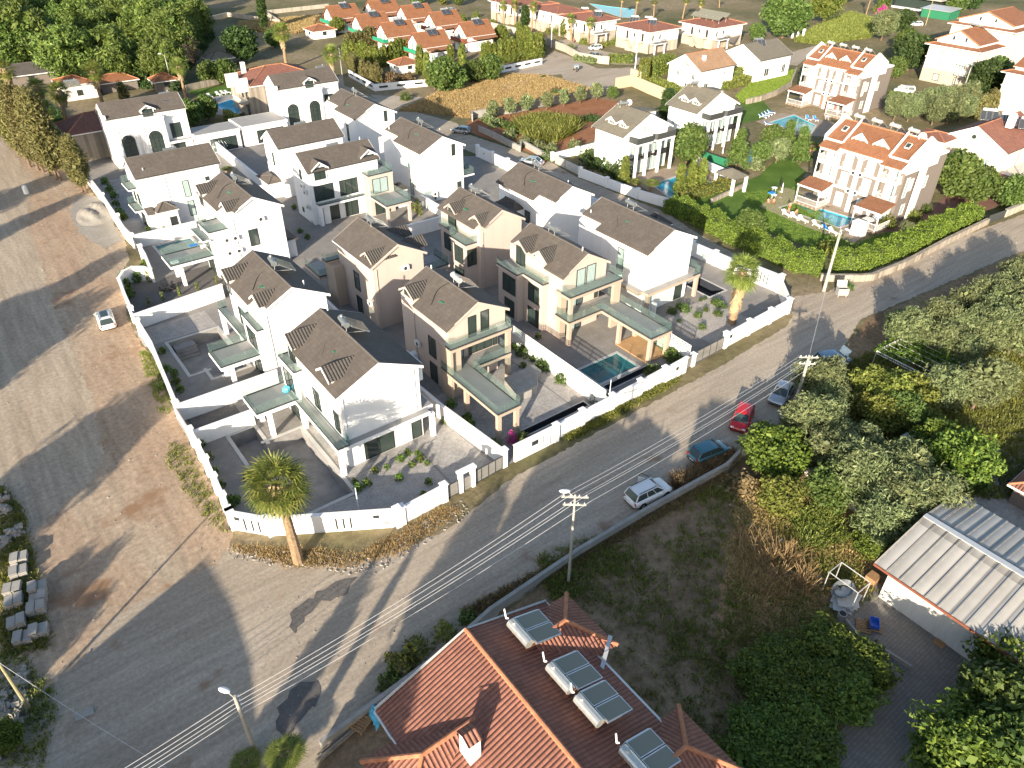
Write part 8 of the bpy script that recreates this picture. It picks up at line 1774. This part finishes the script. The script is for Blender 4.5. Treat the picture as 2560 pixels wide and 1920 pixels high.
for i,(x,y,lb)in enumerate(((1130,1460,'feathery conifer at the corner of the nearer columned villa'),(1570,1520,'small pale conifer left of the pool hedge'),(1660,1500,'pale conifer before the blue pool'),(1740,1480,'pale conifer nearest the open pavilion'))):put('thuja',zc(x,y).xy,lb,sc=1.1)
put('palm1',zc(1340,1530).xy,'low dark palm beside the blue pool',sc=(.9,.9,.3));put('palm1',zc(1240,1500).xy,'small dark palm by the lane wall pillar',sc=(.7,.7,.25))
put('dense2',zc(1630,1290).xy,'round green tree between the two columned villas',sc=1.05);put('spire',zc(1470,960).xy,'dark spiky conifer behind the nearer columned villa',sc=(1.3,1.3,.5));put('fir',zc(2020,1330).xy,'broad pale conifer right of the green screen',sc=1.1);put('bush',zc(540,1260).xy,'bright shrub by the gate pillar',sc=1.6)
hedge('hedge','tall bright yellow-green hedge column beside the fence panel',xy(zc(1285,640),zc(1300,600)),2.4,4.2,'leaf_yellow',.22,30);hedge('hedge','high green hedge block left of the tan-roofed house',xy(zc(1350,610),zc(1490,560)),2.6,4.0,'leaf_thuja',.22,30,seed=6);hedge('hedge','bright hedge in front of the tan-roofed house',xy(zc(1360,680),zc(1480,730),zc(1610,780)),3.0,1.9,'leaf_yellow',.2,30,seed=7)
hedge('hedge','golden hedge along the foot of the tan-roofed house',xy(q5(330,1240),q5(520,1200),q5(700,1150)),2.4,1.8,'leaf_yellow',.2,30,seed=8);hedge('hedge','golden shrub column at the corner of the tan-roofed house',xy(q5(530,1130),q5(560,1100)),2.4,3.0,'leaf_yellow',.2,30,seed=9)
for Z,x,y,k,s,lb in((zd,300,300,'broad',1.1,'huge dense green tree right of the solar panel house'),(zd,620,190,'wispy',1.3,'broad yellowish tree beside the huge green one'),(zd,90,330,'dense2',.8,'shrubby tree under the huge green tree'),(zd,1080,320,'olive0',1.7,'grey olive tree behind the four roof tanks'),(zd,1240,260,'dense',.8,'dark green tree right of the grey olive'),(zd,1290,560,'dense',1.05,'large dark tree between the apartment villa and the cream villa'),(zd,1250,420,'dense2',1.0,'leafy tree above the large dark one'),(zd,1380,480,'dense2',.8,'leafy tree beside the cream villa corner'),(zd,1180,620,'dense2',.8,'bushy growth at the gable of the far apartment villa'),(zd,1860,760,'dense',.95,'large green tree right of the stone-floored cream villa'),(zd,1960,700,'dense2',1.1,'tree at the corner of the large cream villa'),(zd,2080,760,'dense2',.9,'tree under the eaves at the right edge'),(zd,330,1190,'fir',.9,'conifer in the clump left of the near apartment roof'),(zd,420,1280,'fir',1.0,'feathery conifer beside the banana-like palm'),(zd,200,1180,'dense2',.7,'shrubby tree right of the small teal pool'),(zd,250,1290,'olive1',.9,'pale shrubby tree below the conifer clump'),(zd,120,1290,'dense2',.6,'low tree beside the small teal pool'),(zd,90,1330,'gbush',1.6,'pinkish shrub beside the small teal pool'),(zd,1640,1560,'dense2',1.15,'large bright shrub tree right of the near apartment villa'),(zd,1800,1600,'dense2',.9,'bright shrub tree beside the brick path'),(zd,1740,1420,'dense2',.8,'shrub tree under the white villa wall'),(zd,1600,1430,'dense2',.7,'dark shrub at the corner of the near apartment villa'),(zd,2070,1640,'dense2',.8,'round bright tree by the gate at the right edge'),(zd,800,20,'broad',.6,'tree at the top edge left of the bougainvillea'),(zd,1100,60,'dense2',.9,'green tree beside the glass pavilion'),(zd,1650,120,'dense2',1.1,'dark tree behind the gabled cream villa'),(zd,1800,80,'dense',.8,'tree behind the top right roofs')):
 put(k,Z(x,y).xy,lb,sc=s)
put('palm1',zd(510,1260).xy,'bright bushy palm above the near apartment villa pool',sc=(1.1,1.1,.45));put('ballbush',zd(1070,100).xy,'x',sc=2)['label']='clipped round shrub below the glass pavilion'
o=shrub('bougainvillea','magenta flowering bougainvillea at the upper right',zd(1090,110),2.2,2.4,'bougainvillea',.25,500,77,cat='shrub')
for i,(x,y)in enumerate(((1180,950),(1290,960),(1420,920),(1540,900),(1660,880),(1760,860),(1480,990),(1600,980),(1700,960))):put('olive%d'%(i%4),zd(x,y,0).xy,'olive tree in the dark band between the two apartment villas, %s from the left'%nth(i).replace('nearest','first'),sc=1.15,group='olives between the apartment villas')
rowput('thuja2',[zd(1600,900),zd(1850,940),zd(1960,880)],2.4,'%s dark conifer in the shaded strip below the cream villa',1.1,seed=12)
h1=[z7(1500,400),z7(1740,500),z7(2030,650),z8(130,570),z8(400,690),z8(590,730)]
hedge('hedge','long ivy-green hedge along the lane side of the near pool lawn',xy(*h1),3.0,2.3,'leaf_hedge',.12,100,bumpy=.4,jit=.13);h2=[z8(700,690),z8(920,690),z8(1050,640),z8(1290,550),z8(1500,440),z8(1780,320)]
hedge('hedge','long bright hedge above the stone wall of the right road',xy(*h2),2.4,2.4,'leaf_hedge',.12,100,bumpy=.4,jit=.13,seed=15)
hedge('hedge','hedge along the pool side of the open pavilion',xy(zc(1580,1600),zc(1780,1540),zc(1950,1480)),1.6,1.5,'leaf_yellow',.16,40,seed=16);hedge('hedge','low hedge across the drive of the white van',xy(q4(360,1310),q4(640,1370)),1.2,.9,'leaf_hedge',.16,40,seed=17)
hedge('hedge','yellow-green hedge on the white wall of the far arched villa court',xy(z0(1800,960),z0(1900,1020),z0(2010,1110)),.9,2.4,'leaf_yellow',.18,40,seed=18);hedge('hedge','shrub belt along the upper lane wall',xy(q1(1890,860),q1(2212,870)),2.4,1.8,'leaf_thuja',.2,30,seed=19);hedge('hedge','scrubby belt along the foot of the stepping lane wall',xy(q1(1420,830),q1(1700,880)),1.6,1.2,'leaf_olive',.2,30,seed=20)
for i,(x,y,k,s,lb)in enumerate(((640,570,'ybush',1.6,'yellow-green shrub behind the hedge beside the pole shadow'),(830,600,'bush',1.8,'green shrub bulging from the hedge by the junction pole'),(1260,480,'olive2',.55,'small grey-leaved tree inside the hedge'),(1410,450,'bush',2.0,'rounded dark green shrub above the hedge'),(1600,320,'ybush',1.6,'orange-yellow flowering shrub by the brick path'),(1760,300,'dbush',1.6,'dark shrub near the far end of the hedge'),(1130,370,'ballbush',1.1,'dark ball shrub by the pool end path'),(1330,310,'ballbush',1.0,'ball shrub in front of the near villa porch'),(1430,250,'bush',1.2,'small shrub at the porch corner'),(30,470,'dense2',.7,'dark shrub tree at the left end of the long hedge'),(820,860,'bush',.9,'weedy shrub behind the rubbish container'))):put(k,z8(x,y).xy,lb,sc=s)
OL=[(z8,x,y,s)for x,y,s in((1300,1150,1.0),(1420,1210,.8),(1560,1080,1.05),(1690,1150,.95),(1600,1240,.95),(1760,950,.95),(1870,1010,.8),(1950,880,1.1),(2010,990,1.1),(2090,850,1.0),(2160,770,1.1),(1900,1110,.9),(1790,1180,.8),(1660,1300,.8),(2060,1150,1.05),(1990,1080,.8),(1770,1350,.9),(2190,920,1.1),(2210,1070,1.1),(1930,1210,.9),(2170,1190,1),(1240,1100,.7),(2260,1000,1.1),(2290,850,1.1),(2300,700,1.1),(2280,1200,1))]
OL+=[(z8,x,y,s)for x,y,s in((540,1540,.9),(680,1570,1.0),(1600,1620,1.0),(1900,1590,1.1),(2010,1560,.9))]+[(y4,x,y,s)for x,y,s in((1430,470,.85),(1500,620,.8),(1300,730,1.0),(1420,760,1.0),(1580,880,.8),(1480,1010,.9),(1760,950,.8),(1740,1180,1.15),(1620,1060,.7),(2090,1200,1.1),(1990,1330,1.0),(2080,1430,1.1),(1940,1560,1.0),(2200,1340,.9))]+[(y5,x,y,s)for x,y,s in((1290,210,1.1),(1180,300,.9),(1230,430,1.1),(1400,470,1.0),(1520,420,1.1),(1560,560,.8),(960,250,1.1),(900,40,1.0))]
OD=['olive tree at the left tip of the grove beside the vine pergola','olive behind the pergola corner','tall pale olive in the middle of the grove edge']
for i,(Z,x,y,s)in enumerate(OL):
 b=Z(x,y,3.4*s);o=put('olive%d'%(i%4),b.xy,'o',sc=(s,s,s*1.05));bb=b*.5
 ref='upper grove towards the right road' if Z is z8 and y<1400 else 'strip beside the vine pergola' if Z is z8 else 'grove behind the big fig tree' if Z is y4 else 'group beside the ribbed shed roof'
 o['group']='olive trees of the '+ref
def order(group,fmt):
 L_=[o for o in COL.objects if o.parent is None and o.get('group')==group];ic=camo.matrix_world.inverted();L_.sort(key=lambda o:(ic@o.location).x/-(ic@o.location).z)
 for i,o in enumerate(L_):o['label']=fmt%nth(i).replace('nearest','first')
for ref in('upper grove towards the right road','strip beside the vine pergola','grove behind the big fig tree','group beside the ribbed shed roof'):order('olive trees of the '+ref,'%s grey-green olive tree from the left in the '+ref)
order('pines of the upper left wood','%s pine from the left in the dense wood at the upper left')
for Z,x,y,z,k,s,lb in((y4,1080,985,2.8,'fig',.78,'big broad-leaved fig tree overhanging the red car'),(y4,1130,1060,2.4,'fig',.6,'lower limb mass of broad leaves below the big fig tree'),(y4,1120,1400,1.8,'quince',1.05,'small tree with yellowing leaves on the brown soil'),(y4,1510,1330,2,'apple',1.15,'fresh green fruit tree right of the yellowing one'),(y4,830,1260,1.2,'bban',.9,'grey-green dry shrub under the left side of the fig tree'),(y5,1080,610,2,'citrus0',.9,'dark citrus tree in front of the shed corner'),(y5,1000,800,1.5,'citrus1',.6,'small dark citrus beside the metal frame'),(y5,1560,60,2,'citrus1',1.15,'glossy citrus tree left of the concrete path'),(y5,1700,180,2.2,'citrus0',1.3,'glossy citrus tree against the path wall'),(y5,1880,350,.8,'bush',1.2,'low green plant on the concrete path edge'),(y4,1830,560,1.5,'quince',1.2,'yellow-green leafy thicket, left part'),(y4,1970,640,1.5,'quince',1.35,'yellow-green leafy thicket, middle part'),(y4,2110,600,1.5,'quince',1.2,'yellow-green leafy thicket, right part'),(y4,1900,780,1.5,'quince',1.15,'yellow-green leafy thicket, lower part'),(y4,2060,780,1.5,'apple',1.1,'green edge of the yellow thicket'),(y4,1750,700,1.5,'quince',.9,'sparse yellow-leaved bush behind the fig tree'),(y4,2200,700,1.5,'quince',1.1,'yellow thicket at the foot of the concrete path')):put(k,Z(x,y,z).xy,lb,sc=s)
CI=[(1700,1430),(1790,1400),(1860,1440),(1690,1500),(1770,1480),(1830,1500),(1650,1460),(1730,1550),(1650,1580),(1740,1620),(1700,1670),(1620,1650)]
for i,(x,y)in enumerate(CI):b=P(x,y,1.0);put('citrus%d'%(i%2),b.xy,'citrus tree of the dense clump by the paved yard, %s'%('topmost left','topmost middle','topmost right by the kerb','left centre','centre','right centre','leftmost','lower centre','lower left','lower right','bottom centre','bottom left')[i],sc=(.95,.95,.58),group='citrus clump by the paved yard')
for i,(x,y,k,s,lb)in enumerate(((2150,1530,'dense2',.8,'dark leafy tree at the right edge below the shed'),(2190,1450,'citrus0',1.2,'tree in front of the shed end at the right edge'),(2060,1640,'citrus1',1.3,'tree at the bottom edge of the paved yard'),(2160,1630,'dense2',.8,'large leafy tree filling the bottom right corner'),(2110,1580,'citrus0',.9,'leafy tree between the yard and the corner tree'))):put(k,P(x,y,2).xy,lb,sc=s)
for x,y,k,s,lb in((960,1370,'ybush',1.0,'small orange-yellow shrub behind the roof corner'),(900,1410,'ybush',1.2,'yellow-green shrub beside the upper gutter'),(870,1440,'ybush',1.3,'taller yellow-green shrub along the gutter'),(840,1480,'bush',1.0,'green shrub near the lower end of the gutter'),(1010,1340,'bush',.8,'low green shrub behind the roof ridge end')):put(k,P(x,y).xy,lb,sc=s)
put('palm1',P(625,1655).xy,'low dark fan palm at the bottom edge left of the planks',sc=(.8,.8,.16));put('palm1',P(540,1650).xy,'leafy plant at the foot of the bottom lamp pole',sc=(.6,.6,.12));put('citrus0',P(20,1610).xy,'x',sc=.5)['label']='dark bush at the bottom left corner'
SM=[(z5,540,660,'sap','left'),(z5,680,600,'sap','middle'),(z5,790,590,'sap','right')]
for Z,x,y,k,lb in SM:put(k,Z(x,y).xy,'%s of three climbing plants on the wall of the third plot'%lb,sc=1.2,group='wall plants of the third plot')
for i,(x,y)in enumerate(((545,1150),(660,1110),(790,1070),(930,1030),(1085,980),(1030,1100),(1130,1080))):put('sap',z5(x,y).xy,'small plant along the long wall below the young lime tree, %s from the left'%nth(i).replace('nearest','first'),sc=.9,group='plants along the long garden wall')
o=shrub('lime_sapling','bright lime-green sapling standing alone on the dark paving',z5(555,960),.45,2.0,'leaf_yellow',.13,200,99,cat='sapling')
for i,(x,y)in enumerate(((345,960),(375,1010),(400,1080),(430,930),(520,860),(395,920),(460,960),(560,600))):put('small',z5(x,y).xy,'dark climbing plant inside the curved wall, %s along it'%nth(i).replace('nearest','first'),sc=(1.6,1.6,2.2),group='climbers inside the curved wall')
for i,(x,y)in enumerate(((270,300),(290,370),(320,430),(350,470),(240,250),(200,190))):put('small',z5(x,y).xy,'plant in the shaded strip beside the entrance porch villa, %s from the gate'%nth(5-i),sc=1.8,group='plants of the shaded strip')
for i,(x,y)in enumerate(((20,420),(60,560),(20,700),(120,600),(160,720),(130,660))):put('small',y2(x,y+0).xy,'low dark plant inside the wall of the second plot, %s'%nth(i),sc=1.3,group='plants inside the second plot wall')
for i,(x,y)in enumerate(((330,1150),(380,1260),(430,1380),(480,1480),(530,1590),(560,1640),(700,1410),(600,1600))):put('small',y2(x,y).xy,'low dark plant along the stepped corner wall, %s from the top'%nth(i).replace('nearest','first'),sc=1.3,group='plants along the stepped wall')
for i,(x,y)in enumerate(((1540,1440),(1570,1500),(1700,1360),(1790,1330),(1900,1270),(1960,1220),(2030,1220),(1890,1420),(1990,1310),(2110,1300),(2060,1270),(2120,1450),(2080,1540),(1640,1460))):put('small',y2(x,y).xy,'small green plant on the gravel behind the sliding gate, %s'%nth(i),sc=(.8,1.2,1)[i%3],group='plants on the front gravel')
for i,(x,y)in enumerate(((400,850),(530,960),(550,1000),(260,840),(370,960),(760,1190),(720,1160))):put(('small','gbush')[i in(3,4)],y3(x,y).xy,'leafy plant against the white wall left of the beige canopy, %s from the top'%nth(i).replace('nearest','first'),sc=1.6 if i not in(3,4)else.7,group='plants against the dividing wall')
for i,(x,y)in enumerate(((900,380),(970,430),(1050,480),(1130,540),(970,530),(1290,640),(1600,770),(1560,800),(1090,300),(1990,590),(2100,400),(2130,440),(2190,330),(2160,480))):put(('small','bush')[i%2],y3(x,y).xy,'green plant beside the latticed wall and pool, %s from the top'%nth(i).replace('nearest','first'),sc=1.1,group='plants by the latticed wall')
put('bush',y3(960,1110).xy,'mixed flowering shrub behind the street wall of the beige villa',sc=.9);o=shrub('bougainvillea','dark magenta shrub arching over the street wall',y3(880,1130),.5,1.6,'bougainvillea',.12,150,78)
for i,(x,y,s)in enumerate(((1500,1200,1.6),(1330,1230,1.4),(1420,1150,1.0),(1920,1100,1.3),(1970,1130,1.4),(1720,1060,.6),(1780,1040,.6),(1680,1280,1.2),(1960,1260,1.3),(1740,1440,1.1),(1790,1200,.9),(1430,1350,.7),(2060,1160,.7))):put('bush',Zm(1440,560,400)(x,y).xy,'green shrub on the gravel of the tall palm plot, %s'%nth(i),sc=s*.55,group='shrubs of the tall palm plot')
for i,(x,y)in enumerate(((1810,1180),(1880,1230),(1940,1260),(1900,1180))):put('sap',Zm(700,300,400)(x,y+60).xy,'thin leafy sapling beside the canopy of the bay-fronted villa, %s'%nth(i),sc=1.4,group='saplings by the bay-fronted villa')
for i,(x,y)in enumerate(((1900,1020),(2080,1420),(480,1420),(280,1560),(200,1230),(380,1640),(2020,1500))):put('small',Zm(700,300,400)(x,y).xy,'small plant in the inner gardens of the estate, %s'%nth(i),sc=1.2,group='plants of the inner gardens')
put('palm1',z0(1790,1360).xy,'small dark palm beside the wall of the third white villa',sc=(.7,.7,.12))
# ------------------------ uncountable growth
tufts('dry_grass',xy(P(480,1180),P(640,1180),P(780,1195),P(960,1090),P(1000,1100),P(880,1190),P(760,1225),P(620,1225)),900,.2,'leaf_drygrass','dry yellow grass along the foot of the front corner wall',seed=1,wd=.025)
tufts('weeds',xy(P(370,960),P(400,960),P(480,1110),P(500,1150),P(470,1150),P(400,1060),P(355,990)),210,.2,'leaf_grass','green weeds along the dirt lot wall',seed=2);tufts('weeds',xy(P(300,760),P(330,760),P(385,880),P(350,900)),170,.28,'leaf_grass','weeds outside the wall near the parked white car',seed=3)
tufts('weeds',xy(y3(1300,1080),y3(1600,900),y3(2100,660),y3(2212,600),y3(2212,640),y3(1800,870),y3(1450,1060),y3(1300,1130)),700,.3,'leaf_grass','weeds at the foot of the long street wall',seed=4,clumpy=30,cs=.7)
tufts('dry_grass',dryf,9000,.5,'leaf_drygrass','dry grass over the fallow field behind the estate',seed=5,wd=.09);tufts('tall_corn',xy(zc(300,1000),zc(480,960),zc(760,990),zc(740,1060),zc(600,1130),zc(400,1130)),1500,1.9,'leaf_grass','tall green corn in the olive plot','crop',seed=6,wd=.12,blades=7)
GA=xy(P(1160,1200),P(1570,1040),P(1680,1010),P(1900,1160),P(1880,1300),P(1640,1420),P(1700,1659),P(1400,1659),P(1350,1450),P(1180,1280))
tufts('garden_weeds',GA,3000,.30,'leaf_grass','patchy green weeds over the shaded garden',seed=7,clumpy=40,cs=1.2);tufts('dry_grass',xy(P(1590,1060),P(1700,1040),P(1900,1180),P(1870,1300),P(1640,1440),P(1570,1250)),2200,.24,'leaf_drygrass','dry grass on the sunlit brown garden soil',seed=8,clumpy=50,cs=1.0)
tufts('reeds',xy(P(1590,1160),P(1640,1150),P(1760,1220),P(1750,1290),P(1650,1300),P(1590,1240)),120,1.3,'leaf_drygrass','tall straw-coloured reeds leaning in the garden','reeds',seed=9,wd=.03,blades=10);tufts('reeds',xy(P(1700,1110),P(1800,1100),P(1830,1170),P(1740,1190)),500,.6,'leaf_grass','green tall grass beside the line of stones','reeds',seed=10)
tufts('garden_weeds',xy(P(1640,960),P(1800,800),P(2212,600),P(2300,1000),P(2212,1080),P(1950,1080),P(1800,1060)),6500,.45,'leaf_grass','undergrowth below the olive trees',seed=11)
tufts('creeping_weeds',xy(P(40,1400),P(110,1480),P(125,1560),P(90,1659),P(-20,1659),P(0,1420)),330,.26,'leaf_grass','dark creeping weeds around the left timber pole',seed=12);tufts('weeds',xy(P(0,1050),P(50,1100),P(110,1400),P(0,1420)),900,.3,'leaf_grass','weeds between the pallets of stone',seed=13)
tufts('weeds',xy(P(1000,1320),P(1250,1190),P(1560,1020),P(1575,1030),P(1260,1215),P(1010,1340)),1300,.3,'leaf_brown','dry scrub along the lower road wall',seed=14);tufts('weeds',xy(y4(250,1300),y4(640,1080),y4(760,1050),y4(700,1130),y4(300,1360)),700,.7,'leaf_brown','brown bushy scrub beside the white off-roader',seed=15)
tufts('reeds',xy(zd(400,330),zd(560,230),zd(840,110),zd(1030,170),zd(1000,300),zd(700,340),zd(560,350)),4500,1.1,'leaf_grass','green reeds over the bank at the upper right','reeds',seed=16,wd=.12);tufts('dry_grass',xy(zb(0,180),zb(620,130),zb(640,230),zb(420,270),zb(0,240)),4000,.7,'leaf_drygrass','dry grass in the field behind the old stone house',seed=17,wd=.1)
tufts('grass',xy(z8(0,100),z8(400,60),z8(870,510),z8(1100,420),z8(1800,330),z8(930,620),z8(600,560),z8(100,380)),5000,.08,'leaf_hedge','mown lawn grass round the near pool',seed=18,wd=.05)
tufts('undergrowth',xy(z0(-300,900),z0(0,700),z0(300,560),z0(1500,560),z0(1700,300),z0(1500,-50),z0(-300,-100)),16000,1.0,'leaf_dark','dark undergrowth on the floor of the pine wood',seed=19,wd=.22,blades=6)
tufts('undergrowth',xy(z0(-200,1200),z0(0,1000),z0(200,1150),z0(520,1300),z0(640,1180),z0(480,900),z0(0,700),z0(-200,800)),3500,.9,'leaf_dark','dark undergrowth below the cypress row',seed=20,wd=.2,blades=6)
tufts('fallen_leaves',xy(P(1590,1060),P(1700,1040),P(1900,1180),P(1870,1300),P(1640,1440),P(1570,1250)),1500,.06,'leaf_dry','dry leaves scattered on the garden soil','leaves',seed=21,blades=3)
tufts('ground_cover',xy(q5(560,1330),q5(740,1170),q5(1000,1080),q5(1370,970),q5(1300,1150),q5(1000,1310),q5(650,1430)),5000,.3,'leaf_hedge','ground cover on the green bank above the far pool',seed=22,wd=.12)
rnd=random.Random(6)
def pebbles(name,poly,n,s0,s1,mat,label,z=.02,seed=1):
 rnd=random.Random(seed);m=MB()
 for x,y in scatter(poly,n,rnd):s=rnd.uniform(s0,s1);m.obox((x,y,z+s*.3),(rnd.uniform(-1,1),rnd.uniform(-1,1),.1),s,(rnd.uniform(-1,1),1,.2),s*.7,(.1,.1,1),s*.5)
 tag(m.build(name,mat,uv=False),label,'stones',None,'stuff')
pebbles('stones',xy(P(0,1500),P(60,1440),P(60,1560),P(0,1640)),160,.08,.28,'rubble','rubble beside the left timber pole',seed=1);pebbles('stones',xy(P(480,1180),P(780,1200),P(1000,1080),P(1020,1110),P(800,1250),P(500,1210)),420,.03,.09,'rubble','loose stones along the front wall',seed=2)
pebbles('stones',lot,700,.02,.07,'rubble','small stones scattered over the dirt lot',seed=3);pebbles('stones',xy(q1(420,1200),q1(780,1120),q1(700,1240),q1(450,1260)),120,.15,.4,'rubble','pale boulders on the dry heap',seed=4)
pebbles('stones',xy(P(1500,1000),P(1560,990),P(1720,1210),P(1790,1260),P(1760,1280),P(1690,1230)),90,.06,.16,'rubble','line of pale stones through the dry garden',seed=5);pebbles('stones',road,600,.015,.05,'rubble','gravel scattered over the road',seed=6)
# ------------------------ beyond the picture: what throws the long shadows
def qs(q,s):return(.562*q+.827*s,-.827*q+.562*s)
c=qs(-4,-1);t=thing('apartment_block','slim apartment block standing below the viewpoint, outside the picture','apartment house',(c[0],c[1],0));m=MB();d=Vector((.827,.562,0));n_=Vector((.562,-.827,0))  # unseen block, added and sized to shade the garden and road
for q0,q1_,h in((-1,3.9,16.6),):
 cc=n_*((q0+q1_)/2)+d*1;m.obox(cc+UP*h/2,n_,(q1_-q0)/2-.01,d,5,UP,h/2)
m.build('wall','old_white_wall',t);m=MB();cc=n_*1.5+d*1;m.obox(cc+UP*17.1,n_,1.6,d,3,UP,.49);m.build('roof_house','terracotta_plain',t)
c=qs(-35.8,-4);t=thing('neighbour_house','hip-roofed house left of the viewpoint, outside the picture','house',(c[0],c[1],0));m=MB();m.obox(n_*-31+d*-10+UP*2.5,n_,6.0,d,1.4,UP,2.5);m.build('wall','old_white_wall',t);m=MB()
m.v=[];m.f=[]
pf=[(-38.6,0),(-38.4,6.4),(-35.8,9.8),(-31,8.9),(-27,7.9),(-23.9,6.8),(-23.8,0)]  # unseen house outline, shaped to cast the large shadow at near left
vs=[tuple(n_*a+d*b_+UP*h)for b_ in(-8.5,-4.0)for a,h in pf];k=len(pf)
m.add(vs,[tuple(range(k)),tuple(range(k,2*k))[::-1]]+[(i,k+i,k+(i+1)%k,(i+1)%k)for i in range(k)]);m.build('roof','red_tile',t)
OFF=[(-22.6,32,'cyp0',9.5,.62),(-20.5,36.5,'spire',10.5,.3),(-13.5,50,'cyp1',13,.7),(-55,50,'pine1',15,.8),(-57.5,42,'cyp1',13.5,1.0),(-52.6,41,'cyp2',12,.9),(-43.5,28.5,'spire',8.6,1.0),(-45.5,27.5,'cyp1',8.3,.7),(-41.0,24,'spire',7,1.2),(-13,52,'spire',15,1),(-16.5,44,'cyp2',12,1)]
for(px,py,k,h,wsc)in((270,545,'cyp0',13,1.2),(200,650,'pine0',13,.9),(60,640,'cyp1',13,1.3),(180,420,'cyp1',11,1),(120,380,'pine2',12,.8)):
 b=P(px,py);OFF.append((b.x*.562-b.y*.827,b.x*.827+b.y*.562,k,h,wsc))
for i,(q_,s_,k,h,wsc)in enumerate(OFF):
 H0={'s':13,'c':14.5,'p':12}[k[0]];c=qs(q_,s_-h/math.tan(SEL));put(k,c,('evergreen tree outside the picture whose long shadow falls across the road, %s' if i<3 or i in(9,10)else 'evergreen tree outside the left edge whose long shadow crosses the dirt lot, %s')%nth(i),sc=(wsc,wsc,h/H0),group='trees outside the picture')
